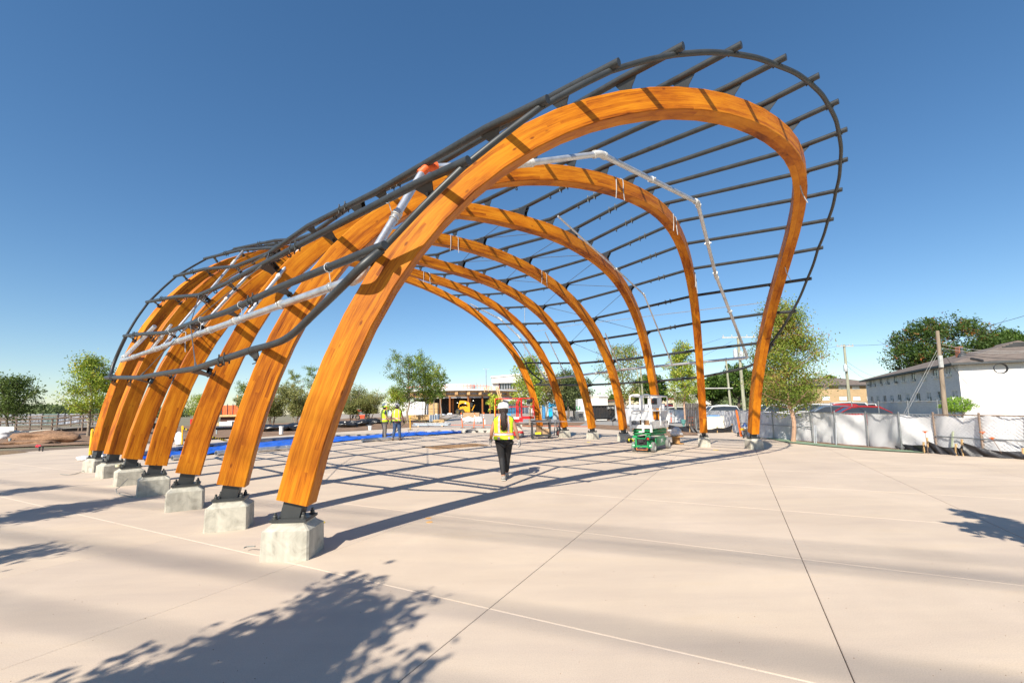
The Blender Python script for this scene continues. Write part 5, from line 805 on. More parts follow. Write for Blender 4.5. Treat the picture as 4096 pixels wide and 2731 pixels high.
ch = MB(); ch.prism([(-.10, -.11), (.10, -.11), (.10, .13), (-.10, .13)], 0, .03, axis='x', c=(hw - .01, .33, .35)); ch.build('access_hatch', GR, lift, bevel=.02); ch = MB(); ch.box((hw + .022, .33, .36), (.012, .10, .14)); ch.build('hatch_shade', mat('shaded_green', (.005, .09, .03), .6), lift, bevel=.01)  # darker green raised plate paints the shade of a recess in the hatch
text('JLG', .17, mat('pale_lettering', (.5, .52, .5), .6), 'lettering', lift, (hw - .006, L_ * .62, .37), (PI / 2, 0, PI / 2), .002, .004)
ch = MB(); ch.box((0, -.135, .36), (W_ * .60, .02, .30)); ch.build('front_shade_panel', BLACK, lift)  # black panel stands in for the shade inside the front opening
ch = MB()
for x in (-W_ * .3, W_ * .3): ch.box((x, -.16, .36), (.05, .05, .42))
ch.box((0, -.17, .22), (W_ * .62, .06, .07)); ch.box((0, -.17, .50), (W_ * .62, .05, .03)); ch.build('front_frame', GR, lift, bevel=.006)
ch = MB(); ch.box((0, -.20, .095), (W_ * .58, .05, .03)); ch.box((-W_ * .27, -.2, .13), (.03, .05, .08)); ch.box((W_ * .27, -.2, .13), (.03, .05, .08)); ch.build('tow_bar', mat('rusty_orange', (.45, .16, .05), .7, 0, .2, 15), lift)
ch = MB(); ch.tube(spline([(-.12, -.19, .46), (-.04, -.21, .36), (.05, -.2, .40), (.1, -.2, .3), (-.05, -.2, .25)], 5), .012, 6); ch.tube(spline([(.12, -.19, .45), (.02, -.21, .42), (-.1, -.2, .33), (-.14, -.2, .26)], 5), .010, 6); ch.box((-.03, -.17, .42), (.18, .08, .10)); ch.build('hydraulic_hoses', RUBBER, lift)
for x in (-1, 1): ch = MB(); ch.box((x * W_ * .33, -.19, .565), (.17, .08, .10)); ch.build('bumper_block', GR, lift, bevel=.008); q = MB(); q.box((x * hw * .86, -.17, .235), (.11, .03, .12)); q.build('steer_plate', GR, lift); q = MB(); q.box((x * hw * .86, -.188, .25), (.07, .006, .04)); q.build('sticker', WHITE, lift)
ch = MB(); ch.box((hw * .66, -.2, .50), (.13, .08, .13)); ch.build('lamp_box', BLACK, lift, bevel=.01); ch = MB(); ch.cyl((hw * .70, -.245, .50), (hw * .70, -.235, .50), .035, 12); ch.build('red_lamp', mat('red_lens', (.7, .05, .02), .3), lift)
for k in range(3):
    z = .63 + k * .105
    for x in (-1, 1):
        ch = MB(); ch.bar((x * W_ * .40, -.08 - .03 * (k % 2), z), (x * W_ * .40, L_ + .06, z + .02), .055, .085, up=(0, 0, 1)); ch.build('scissor_arm', GR, lift, bevel=.006)
        ch = MB(); ch.bar((x * W_ * .27, -.12, z + .03), (x * W_ * .27, L_ + .02, z), .05, .08); ch.build('scissor_arm', GR, lift, bevel=.006)
        q = MB(); q.box((x * W_ * .40, -.115 - .03 * (k % 2), z), (.038, .01, .055)); q.box((x * W_ * .27, -.146, z + .03), (.034, .01, .05)); q.build('tube_end_shade', BLACK, lift)  # black squares paint the shaded hollows of the arm ends
    ch = MB(); ch.cyl((-W_ * .47, -.13, z + .045), (W_ * .47, -.13, z + .045), .026, 10); ch.build('pivot_tube', GR, lift, smooth=True); ch = MB(); ch.cyl((-W_ * .42, L_ * .5, z), (W_ * .42, L_ * .5, z), .026, 10); ch.build('pivot_tube', GR, lift, smooth=True)
q = MB(); q.box((0, -.165, .74), (.20, .006, .05)); q.build('sticker', WHITE, lift); q = MB(); q.box((W_ * .47, L_ * .42, .83), (.01, .16, .05)); q.build('sticker', mat('faded_red_label', (.30, .10, .08), .6), lift)
DZ = .93; PW = W_ + .04
dk = MB(); dk.box((0, L_ / 2 - .03, DZ + .02), (PW - .04, L_ + .34, .04)); dk.build('deck', mat('tan_deck_board', (.42, .24, .10), .7, 0, .2, 5), lift)
for c, d in (((0, -.20, DZ + .0), (PW, .02, .13)), ((0, L_ + .14, DZ + .10), (PW, .02, .2)), ((-PW / 2, L_ / 2 - .03, DZ + .10), (.02, L_ + .34, .2)), ((PW / 2, L_ / 2 - .03, DZ + .10), (.02, L_ + .34, .2)), ((PW / 2 + .012, L_ / 2 - .03, DZ - .03), (.012, L_ + .30, .10))): dk = MB(); dk.box(c, d); dk.build('toe_board', SLV, lift, bevel=.004)
text('JLG', .10, mat('dark_lettering', (.12, .12, .12), .6), 'lettering', lift, (PW / 2 + .014, L_ + .0, DZ + .12), (PI / 2, 0, PI / 2), .002, .004); text('3215', .10, MATS['dark_lettering'], 'lettering', lift, (PW / 2 + .014, L_ - .33, DZ + .12), (PI / 2, 0, PI / 2), .002)
TOPZ = 2.10; y0, y1 = -.20, L_ + .14; hx = PW / 2
railtube(lift, [(-hx, y0, DZ), (-hx, y0, TOPZ), (hx * .15, y0, TOPZ), (hx * .15, y0, DZ + .1)], WP, .032, rad=.14)
railtube(lift, [(hx * .22, y0 - .01, DZ - .08), (hx * .22, y0 - .01, TOPZ), (hx, y0, TOPZ), (hx, y0, DZ)], WP, .033, rad=.12)
railtube(lift, [(-hx, y0, TOPZ - .04), (-hx, y1, TOPZ - .04), (-hx, y1, DZ)], WP, .028); railtube(lift, [(hx, y0, TOPZ - .04), (hx, y1, TOPZ - .04), (hx, y1, DZ)], WP, .028); railtube(lift, [(-hx, y1, TOPZ - .04), (hx, y1, TOPZ - .04)], WP, .028)
for a, b in (((-hx, y0, 1.52), (hx, y0, 1.52)), ((-hx, y0, 1.50), (-hx, y1, 1.50)), ((hx, y0, 1.50), (hx, y1, 1.50)), ((-hx, y1, 1.5), (hx, y1, 1.5))): railtube(lift, [a, b], WP, .022, 'mid_rail')
for x, y in ((-hx, L_ * .5), (hx, L_ * .5)): railtube(lift, [(x, y, DZ), (x, y, TOPZ - .04)], WP, .026, 'post')
for x in (-hx, hx * .22, hx): q = MB(); q.box((x, y0 - .018, DZ + .02), (.085, .02, .44)); q.build('post_plate', SLV, lift, bevel=.005)
cb_ = MB(); cb_.box((hx * .66, L_ * .55, 1.80), (.34, .2, .42)); cb_.build('control_box', WP, lift, bevel=.02); cb_ = MB(); cb_.box((hx * .52, L_ * .55 - .10, 1.86), (.20, .05, .22)); cb_.build('control_panel', mat('dark_panel', (.05, .055, .05), .5), lift, bevel=.01); cb_ = MB(); cb_.box((hx * .52, L_ * .55 - .12, 1.66), (.20, .02, .10)); cb_.build('panel_plate', SLV, lift); cb_ = MB(); cb_.cyl((hx * .4, L_ * .55 - .13, 1.84), (hx * .4, L_ * .55 - .10, 1.84), .022, 10); cb_.build('red_button', MATS['red_lens'], lift)
cb_ = MB(); cb_.box((hx * .62, y1 - .02, 1.26), (.32, .02, .50)); cb_.build('white_panel', WHITE, lift, bevel=.01); cb_ = MB(); cb_.box((hx * .05, L_ * .8, 1.75), (.12, .10, .50)); cb_.build('manual_box', WP, lift, bevel=.02)
cb_ = MB(); cb_.tube([(hx * .12 + .045 * math.cos(a), L_ * .9 + .045 * math.sin(a), 1.12 + a * .0055) for a in [k * .6 for k in range(110)]], .009, 5); cb_.build('coiled_cable', BLACK, lift)
cb_ = MB(); cb_.tube(spline([(-hx, y0, 1.46), (-hx * .5, y0 - .01, 1.39), (0, y0, 1.45), (hx * .1, y0, 1.5)], 5), .008, 5); cb_.build('hanging_cable', BLACK, lift)
cb_ = MB(); cb_.box((-.02, .25, DZ + .14), (.34, .02, .20), R=Euler((.6, .1, .2)).to_matrix()); cb_.build('cardboard_scrap', mat('cardboard', (.42, .28, .16), .85, 0, .12, 5), lift); cb_ = MB(); cb_.cyl((-hx + .1, -.1, DZ + .04), (-hx + .1, -.1, DZ + .22), .055, 12, .07); cb_.build('bucket', mat('grey_plastic', (.2, .2, .2), .6), lift)
# red scissor lift
RED = mat('red_paint', (.62, .012, .015), .4, 0, .12, 4); CRM = mat('cream_paint', (.62, .58, .48), .5, 0, .1, 6)
b0 = G(2118, 1749); rl = thing('scissor_lift', 'red scissor lift with cream scissor arms behind the walking woman', 'scissor lift', b0, math.radians(2)); sc = b0.y / FPX
def rx(u): return (u - 2118) * sc
def rzz(v): return (1749 - v) * sc
x0, x1 = rx(1985), rx(2138); D_ = .85
for x in (rx(2030), rx(2085)):
    for y in (0, D_): wheel(rl, (x, y, .17), .17, .11, (0, -1 if y == 0 else 1, 0))
q = MB(); q.box(((rx(2015) + rx(2093)) / 2, D_ / 2, rzz(1733)), (rx(2093) - rx(2015), D_ - .16, .26)); q.build('chassis', RED, rl, bevel=.02); q = MB(); q.box((rx(2088), -.02, rzz(1729)), (.22, .1, .10)); q.build('fender', RED, rl, bevel=.02)
for k in range(5): q = MB(); q.bar((rx(2020), .08, rzz(1722 - k * 5.2)), (rx(2090), .08, rzz(1721 - k * 5.2)), .05, .058); q.bar((rx(2020), D_ - .1, rzz(1722 - k * 5.2)), (rx(2090), D_ - .1, rzz(1721 - k * 5.2)), .05, .058); q.build('scissor_arm', CRM, rl, bevel=.006)
text('P RENTS', .085, mat('dark_lettering', (.12, .12, .12), .6), 'lettering', rl, (rx(2073), .05, rzz(1700.5)), (PI / 2, 0, 0), .002, .003)
q = MB(); q.box(((rx(1990) + rx(2093)) / 2, D_ / 2, rzz(1680)), (rx(2093) - rx(1990), D_ + .02, (1690 - 1667) * sc * .8)); q.build('platform_base', RED, rl, bevel=.01); q = MB(); q.box(((rx(2090) + rx(2138)) / 2, D_ / 2, rzz(1671)), (rx(2138) - rx(2090), D_, .15)); q.build('deck_extension', RED, rl, bevel=.01)
q = MB(); q.box((rx(2067), -.02, rzz(1672)), (.33, .01, .12)); q.build('label_plate', WHITE, rl, bevel=.004); text('ST185', .095, MATS['dark_lettering'], 'lettering', rl, (rx(2067), -.028, rzz(1672)), (PI / 2, 0, 0), .002)
q = MB(); q.box((rx(2129), -.005, rzz(1671)), (.10, .01, .07)); q.build('reflector', mat('orange_reflector', (.9, .4, .05), .3), rl)
for y in (0, D_):
    for a in ([(x0, y, rzz(1668)), (x0, y, rzz(1594)), (x1, y, rzz(1594)), (x1, y, rzz(1664))], [(x0, y, rzz(1628)), (x1, y, rzz(1627))], [(rx(2090), y, rzz(1668)), (rx(2090), y, rzz(1594))]): railtube(rl, a, RED, .024, rad=.10)
    railtube(rl, [(rx(2070), y, rzz(1668)), (rx(2070), y, rzz(1610)), (rx(2080), y, rzz(1595))], RED, .018); railtube(rl, [(rx(2076), y, rzz(1668)), (rx(2076), y, rzz(1612)), (rx(2084), y, rzz(1595))], RED, .018)
for x in (x0, x1): railtube(rl, [(x, 0, rzz(1594)), (x, D_, rzz(1594))], RED, .022)
q = MB(); q.box((x0 - .05, -.03, rzz(1630)), (.05, .05, (1668 - 1594) * sc)); q.build('yellow_post', mat('yellow_paint', (.85, .45, .02), .45), rl)
q = MB(); q.box((rx(2117), -.06, rzz(1608)), (.22, .16, .20)); q.ell((rx(2124), -.15, rzz(1604)), (.3, .1, .26), 10, 6); q.build('controller', BLACK, rl, bevel=.02); q = MB(); q.box((rx(2116), -.05, rzz(1620)), (.20, .02, .14)); q.build('manual_pouch', mat('grey_plastic', (.2, .2, .2), .6), rl)
# yellow telehandler
YL = mat('machine_yellow', (.80, .36, .01), .4, 0, .08, 3); b0 = G(1860, 1657); Y0 = b0.y; k = Y0 / FPX; th_ = thing('telehandler', 'bright yellow telehandler parked before the round building', 'telehandler', b0)
def tx(u): return (u - 1860) * k
def tz(v): return (1657 - v) * k
for u, d in ((1832, 0), (1849, 0), (1835, 2.2 * k * 8), (1884, 1)): wheel(th_, (tx(u), d, 11 * k), 11 * k, 7 * k, (-.55, -.83, 0), RUBBER, mat('dark_rim', (.10, .08, .03), .7), 18)
q = MB(); q.prism([(tx(1832), tz(1638)), (tx(1838), tz(1628)), (tx(1862), tz(1624)), (tx(1880), tz(1630)), (tx(1882), tz(1650)), (tx(1858), tz(1650)), (tx(1850), tz(1636))], 0, 9 * k, axis='y'); q.build('body', YL, th_, bevel=.2 * k)
q = MB(); q.prism([(tx(1840), tz(1602)), (tx(1861), tz(1603)), (tx(1878), tz(1610)), (tx(1880), tz(1618)), (tx(1870), tz(1619)), (tx(1850), tz(1612)), (tx(1838), tz(1618)), (tx(1836), tz(1630)), (tx(1833), tz(1630)), (tx(1836), tz(1612))], -6 * k, 0, axis='y'); q.build('boom', YL, th_, bevel=.2 * k)
q = MB(); q.prism([(tx(1870), tz(1613)), (tx(1880), tz(1616)), (tx(1880), tz(1648)), (tx(1860), tz(1648)), (tx(1864), tz(1630)), (tx(1872), tz(1628))], -5 * k, 2 * k, axis='y'); q.build('mast_carriage', YL, th_, bevel=.2 * k)
q = MB(); q.bar((tx(1850), -7 * k, tz(1625)), (tx(1864), -7 * k, tz(1646)), 2 * k, 4 * k); q.bar((tx(1888), -2 * k, tz(1642)), (tx(1898), -2 * k, tz(1622)), 2 * k, 3 * k); q.bar((tx(1894), -2 * k, tz(1626)), (tx(1900), -2 * k, tz(1620)), 2 * k, 2 * k); q.build('hydraulic_arm', YL, th_)
q = MB(); q.box((tx(1886), 2 * k, tz(1620)), (10 * k, 6 * k, 18 * k)); q.build('cab', DARKGLASS, th_, bevel=.2 * k); q = MB(); q.bar((tx(1858), -3 * k, tz(1646)), (tx(1896), -3 * k, tz(1646)), 1 * k, 1 * k); q.box((tx(1872), -3 * k, tz(1653)), (14 * k, 4 * k, 8 * k)); q.build('fork_frame', BLACK, th_)
q = MB(); q.box((tx(1862.5), -6.3 * k, tz(1613)), (6.2 * k, .2 * k, 5.5 * k)); q.build('logo_plate', WHITE, th_); text('JCB', 4.0 * k, MATS['dark_lettering'], 'lettering', th_, (tx(1862.5), -6.6 * k, tz(1613)), (PI / 2, 0, 0), .01)
# orange-red telehandler behind the shrubs
b0 = G(1448, 1678); k = b0.y / FPX; RO = mat('orange_red_paint', (.72, .07, .02), .45, 0, .08, 3); t2 = thing('telehandler', 'orange red forklift truck half hidden behind the olive shrubs', 'telehandler', b0)
q = MB(); q.box((0, 4 * k, 12 * k), (22 * k, 12 * k, 14 * k)); q.box((-10 * k, 2 * k, 36 * k), (20 * k, 8 * k, 8 * k)); q.box((-19 * k, 2 * k, 24 * k), (3 * k, 5 * k, 26 * k)); q.build('body', RO, t2, bevel=.3 * k); q = MB(); q.box((-1 * k, -2.5 * k, 27 * k), (12 * k, 3 * k, 13 * k)); q.build('cab_glass', mat('pale_glass', (.28, .33, .36), .1), t2, bevel=.2 * k); q = MB(); q.box((16 * k, 3 * k, 26 * k), (14 * k, 5 * k, 8 * k)); q.build('engine_cover', mat('grey_plastic', (.2, .2, .2), .6), t2, bevel=.3 * k)
for x in (-17, 20): wheel(t2, (x * k, -1 * k, 10 * k), 10 * k, 8 * k, (.1, -1, 0), RUBBER, mat('dirt_rim', (.2, .16, .12), .8), 16)
# blue boom lift far right of the woman
b0 = G(2045, 1662); k = b0.y / FPX; BL = mat('sky_blue_paint', (.03, .30, .62), .45, 0, .08, 3); t3 = thing('boom_lift', 'sky blue lift basket standing beyond the red scissor lift', 'boom lift', b0)
q = MB(); q.box((-8 * k, 0, 4 * k), (14 * k, 8 * k, 6 * k)); q.build('base', BL, t3, bevel=.2 * k)
for v in (8, 20, 34): q = MB(); q.tube([(-16 * k, 0, v * k), (16 * k, 0, v * k), (16 * k, 6 * k, v * k), (-16 * k, 6 * k, v * k), (-16 * k, 0, v * k)], .7 * k, 6); q.build('rail', BL, t3)
for x in (-16, -9, -2, 5, 10, 16): q = MB(); q.tube([(x * k, 0, 7 * k), (x * k, 0, 34 * k)], .8 * k, 6); q.build('post', BL, t3)
# ------------------------------------------------------------------ buildings
def wallmat(name, col, bw=.4, bh=.09, mort=None, rough=.8):
    m, n, b, out = _nodes(name); L = n.links; tc = N(n, 'ShaderNodeTexCoord'); br = N(n, 'ShaderNodeTexBrick'); mp = N(n, 'ShaderNodeMapping'); mp.inputs['Rotation'].default_value = (PI / 2, 0, 0); L.new(tc.outputs['UV'], br.inputs['Vector'])
    br.inputs['Scale'].default_value = 1; br.inputs['Brick Width'].default_value = bw; br.inputs['Row Height'].default_value = bh; br.inputs['Mortar Size'].default_value = .012
    br.inputs['Color1'].default_value = (*col, 1); br.inputs['Color2'].default_value = (*mul(col, .84), 1); br.inputs['Mortar'].default_value = (*(mort or mul(col, .8)), 1); no = N(n, 'ShaderNodeTexNoise', i_Scale=.5, i_Detail=5.); L.new(tc.outputs['Object'], no.inputs[0]); r = ramp(n, no.outputs[0], [(.3, (.9, .9, .9)), (.6, (1, 1, 1))])
    x = N(n, 'ShaderNodeMix', data_type='RGBA', blend_type='MULTIPLY'); x.inputs[0].default_value = 1; L.new(br.outputs[0], x.inputs[6]); L.new(r.outputs[0], x.inputs[7]); L.new(x.outputs[2], b.inputs['Base Color']); b.inputs['Roughness'].default_value = rough
    bp = N(n, 'ShaderNodeBump', i_Strength=.5, i_Distance=.01); L.new(br.outputs['Fac'], bp.inputs['Height']); bp.invert = True; L.new(bp.outputs[0], b.inputs['Normal']); MATS[name] = m; return m
ROOF = mat('asphalt_shingle', (.20, .16, .135), .9, 0, .22, 1.5, .5, 30, col2=(.13, .10, .085), stretch=(1, 1, 6), fine=.3)
TRIM = mat('dark_trim', (.06, .065, .07), .6, 0, .1, 4)
def wall_with_windows(parent, p0, d, length, z0, z1, wins, m, th=.25, name='wall', inward=None):
    """wall panel built of strips round its openings; wins = (centre along wall, zbottom, width, height)"""
    d = Vector(d).normalized(); nrm = Vector((d.y, -d.x, 0)); nrm = -nrm if inward is not None and nrm.dot(inward) > 0 else nrm; xs = sorted({0, length} | {w[0] - w[2] / 2 for w in wins} | {w[0] + w[2] / 2 for w in wins}); zs = sorted({z0, z1} | {w[1] for w in wins} | {w[1] + w[3] for w in wins})
    mb = MB(); uvs = []; p0 = Vector(p0)
    def inside(x, z): return any(abs(x - w[0]) < w[2] / 2 and w[1] < z < w[1] + w[3] for w in wins)
    def quad(a, b, c, e, q): k = len(mb.v); mb.v += [tuple(t) for t in (a, b, c, e)]; mb.f.append((k, k + 1, k + 2, k + 3)); mb.m.append(0); uvs.append(q)
    for i in range(len(xs) - 1):
        for j in range(len(zs) - 1):
            xa, xb, za, zb = xs[i], xs[i + 1], zs[j], zs[j + 1]
            if xb - xa < 1e-4 or zb - za < 1e-4 or inside((xa + xb) / 2, (za + zb) / 2): continue
            P_ = [p0 + d * xa + Vector((0, 0, za)), p0 + d * xb + Vector((0, 0, za)), p0 + d * xb + Vector((0, 0, zb)), p0 + d * xa + Vector((0, 0, zb))]; quad(*P_, [(xa, za), (xb, za), (xb, zb), (xa, zb)])
    for w in wins:
        a, b, z, t = w[0] - w[2] / 2, w[0] + w[2] / 2, w[1], w[1] + w[3]; i_ = -nrm * .12
        for (x0, q0, x1, q1) in ((a, z, b, z), (b, z, b, t), (b, t, a, t), (a, t, a, z)): P_ = [p0 + d * x0 + Vector((0, 0, q0)), p0 + d * x1 + Vector((0, 0, q1)), p0 + d * x1 + Vector((0, 0, q1)) + i_, p0 + d * x0 + Vector((0, 0, q0)) + i_]; quad(*P_, [(x0, q0), (x1, q1), (x1 + .1, q1 + .1), (x0 + .1, q0 + .1)])
    return mb.build(name, m, parent, world=True, uvs=uvs), nrm, d
def window(parent, c, d, nrm, w, h, glass, frame=None, ac=None, mull=1, blind=None, sill=True):
    """window unit set back in its opening; centre-bottom c"""
    c = Vector(c); fr = frame or WHITE; mb = MB(); z = Vector((0, 0, 1)); b = c - nrm * .10
    mb.bar(b + z * h / 2 - d * w / 2, b + z * h / 2 + d * w / 2, .02, h * .999); 
    o = MB(); g = b; o.add([g - d * w / 2, g + d * w / 2, g + d * w / 2 + z * h, g - d * w / 2 + z * h], [(0, 1, 2, 3)]); wo_ = o.build('window', glass, parent, world=True)
    f = MB(); e = b + nrm * .03
    for q in (-1, 1): f.bar(e + d * (w / 2 - .025) * q, e + d * (w / 2 - .025) * q + z * h, .05, .05)
    for zz in (.025, h - .025): f.bar(e - d * (w / 2 - .05) + z * zz, e + d * (w / 2 - .05) + z * zz, .05, .05)
    for k in range(mull): x = w * ((k + 1) / (mull + 1) - .5); f.bar(e + d * x + z * .05, e + d * x + z * (h - .05), .04, .04)
    f.build('frame', fr, wo_, world=True)
    if sill: s = MB(); s.bar(c + nrm * .03 - d * (w / 2 + .05) - z * .03, c + nrm * .03 + d * (w / 2 + .05) - z * .03, .12, .05); s.build('sill', fr, wo_, world=True)
    if blind: q = MB(); q.add([b + nrm * .01 - d * w * .48 + z * h * blind, b + nrm * .01 + d * w * .48 + z * h * blind, b + nrm * .01 + d * w * .48 + z * h * .97, b + nrm * .01 - d * w * .48 + z * h * .97], [(0, 1, 2, 3)]); q.build('blind', mat('window_blind', (.50, .50, .48), .8), wo_, world=True)
    if ac: a = MB(); a.bar(c + d * ac + nrm * .02 + z * .17, c + d * ac + nrm * .38 + z * .17, .46, .34); ao = a.build('air_conditioner', WHITE, wo_, world=True); a = MB(); [a.bar(c + d * ac + nrm * .385 + z * (.06 + .05 * k) - d * .18, c + d * ac + nrm * .385 + z * (.06 + .05 * k) + d * .18, .01, .02) for k in range(5)]; a.build('grille', mat('grey_plastic', (.2, .2, .2), .6), wo_, world=True)
    return wo_
WB = wallmat('white_painted_brick', (.84, .81, .79)); C0 = X(3856, 45.0); dl = Vector((.4907, 1, 0)).normalized(); dr = Vector((1, -.4907, 0)).normalized(); EAVE = 5.75
def tof(u):   # distance along the long wall seen under column u
    t = 0
    for _ in range(40):
        p = C0 + dl * t; pp = A(u, 1620, p.y); t += (p.x - pp.x) / (pp.x / pp.y - dl.x / dl.y + 1e-9) / p.y * p.y * 0 + (p.x - pp.x) * 1.2
    return t
LEN = tof(3472)
apt = thing('apartment_building', 'white painted brick two storey building with a brown hip roof and window air conditioners', 'building', C0)
ups = [425, 460, 520, 585, 652, 728, 818, 915, 1017, 1136]; los = [425, 478, 540, 605, 672, 748, 840, 938, 1042, 1172]; wins = []
for u in ups: wins.append((tof(3300 + u / 2.24), 4.50, 1.45, 1.1))
for u in los: wins.append((max(.9, tof(3300 + u / 2.24)), 1.90, 1.45, 1.1))
wl, nl, _ = wall_with_windows(apt, C0, dl, LEN, 0, EAVE, wins, WB, inward=dr)
GL = mat('window_glass', (.10, .12, .13), .12, 0, .4, 1.5, spec=.8)
for k, w in enumerate(wins): window(apt, C0 + dl * w[0] + Vector((0, 0, w[1])), dl, nl, w[2], w[3], GL, None, ac=(-.25 if k % 3 else .25) if k not in (9,) else -.3, mull=1, blind=.45 if k % 2 else None)
wr, nr, _ = wall_with_windows(apt, C0, dr, 22, 0, EAVE, [], WB, inward=dl)
def hiproof(parent, C, a, b, la, lb, ez, rz_, ov, name='roof'):
    o = C - a * ov - b * ov; LA, LB = la + 2 * ov, lb + 2 * ov; q = [o, o + a * LA, o + a * LA + b * LB, o + b * LB]; q = [Vector((p.x, p.y, ez)) for p in q]; hipw = LB / 2; r0 = o + a * hipw + b * hipw; r1 = o + a * (LA - hipw) + b * hipw; r0.z = r1.z = rz_
    mb = MB(); mb.add(q + [r0, r1], [(0, 1, 5, 4), (1, 2, 5), (2, 3, 4, 5), (3, 0, 4)]); ro = mb.build(name, ROOF, parent, world=True); f = MB()
    for i in range(4): f.bar(q[i] - Vector((0, 0, .11)), q[(i + 1) % 4] - Vector((0, 0, .11)), .06, .22)
    f.build('fascia', TRIM, ro, world=True); s = MB(); s.add([Vector((p.x, p.y, ez - .2)) for p in q], [(3, 2, 1, 0)]); s.build('soffit', TRIM, ro, world=True); return ro, r0, r1
rf, r0, r1 = hiproof(apt, C0, dl, dr, LEN, 14, EAVE + .05, 8.2, .75)
gp = A(4006, 1375, (C0 + dr * 7).y + 3); g_ = MB(); gc = C0 + dl * 5.2 + dr * 7; gz = 7.25; g_.add([gc - dr * 2.6 + Vector((0, 0, gz)) - dl * 0, gc + dr * 2.6 + Vector((0, 0, gz)), gc + Vector((0, 0, gz + 1.1)), gc + dl * 4 - dr * .1 + Vector((0, 0, gz + 1.1))], [(0, 1, 2), (1, 3, 2), (0, 2, 3)]); g_.build('roof_gable', ROOF, rf, world=True)
for k in range(7): g_ = MB(); w = 2.2 * (1 - k / 7.5); g_.bar(gc - dl * .06 - dr * w + Vector((0, 0, gz + .12 + k * .12)), gc - dl * .06 + dr * w + Vector((0, 0, gz + .12 + k * .12)), .08, .07); g_.build('louvre_slat', TRIM, rf, world=True)
g_ = MB(); cpt = C0 + dl * 9 + dr * 3.8; g_.lathe([(.45, 6.6), (.45, 7.2), (.3, 7.5), (.14, 7.7), (.14, 8.3)], (cpt.x, cpt.y, 0), 12); g_.build('roof_vent', TRIM, rf, world=True); g_ = MB(); g_.box(cpt + dl * 2 + dr * .5 + Vector((0, 0, 7.9)), (.5, .5, 1.4)); g_.build('chimney', mat('red_brick', (.30, .12, .07), .9), rf, world=True)
for u, z in ((3985 / 1, 2.6),): pass
mb = MB(); sa = C0 + dr * 9.2 - dl * .5; 
for k in range(5): mb.bar(sa + Vector((0, 0, .6 + k * .45)), sa + dr * 1.6 + Vector((0, 0, .6 + k * .45)), .03, .03)
mb.bar(sa, sa + Vector((0, 0, 3)), .05, .05); one('wall_ladder', mb, mat('rusty_red_metal', (.25, .05, .04), .7), 'rusty red metal ladder frame on the white wall at the right edge', 'ladder')
mb = MB(); c = C0 + dr * 8.4 - dl * 2; mb.box(c + Vector((0, 0, .9)), (1.6, 1.2, 1.8), rz=-.45); mb.box(c + Vector((0, 0, 1.85)), (1.8, 1.4, .1), rz=-.45); one('electrical_box', mb, mat('blue_grey', (.10, .16, .25), .6), 'blue grey cabinet standing against the white wall at the right edge', 'cabinet')
for u, v, lab in ((3488, 1540, 'floodlight on the white wall near its far corner'), (3602, 1528, 'floodlight on the white wall above the middle windows')):
    t = tof(u); p = C0 + dl * t; z = A(u, v, p.y).z; mb = MB(); q = p + nl * .25 + Vector((0, 0, z)); mb.bar(p + Vector((0, 0, z - .1)), q, .06, .06); mb.ell(q, (.4, .3, .26), 10, 6); one('wall_light', mb, mat('grey_plastic', (.2, .2, .2), .6), lab, 'lamp')
# tan brick building
TB = wallmat('tan_brick', (.60, .43, .25)); yb = 92; T0 = X(3268, yb); T1 = X(3560, yb + 4); dt = (T1 - T0); lt = dt.length; dt.normalize(); tan = thing('brick_building', 'tan brick two storey building with white window panels behind the parked cars', 'building', T0)
zt = ZV(3400, 1538, yb); wn = []
for u in (3318, 3402, 3470, 3540): tt = (X(u, yb) - T0).length; wn += [(tt, ZV(u, 1553, yb), 2.0, ZV(u, 1538, yb) - ZV(u, 1553, yb) - .05), (tt, ZV(u, 1599, yb), 2.0, .85)]
w_, nt_, _ = wall_with_windows(tan, T0, dt, lt, 0, zt, wn, TB, inward=Vector((0, 1, 0)))
for w in wn: window(tan, T0 + dt * w[0] + Vector((0, 0, w[1])), dt, nt_, w[2], w[3], WHITE, mull=2)
w2 = MB(); pb = T0 + Vector((-.6, 11, 0)); w2.bar(T0 + Vector((0, 0, zt / 2)), pb + Vector((0, 0, zt / 2)), .2, zt); w2.build('side_wall', TB, tan, world=True); hiproof(tan, T0, dt, Vector((-dt.y, dt.x, 0)), lt, 12, zt, ZV(3400, 1508, yb + 6), .6)
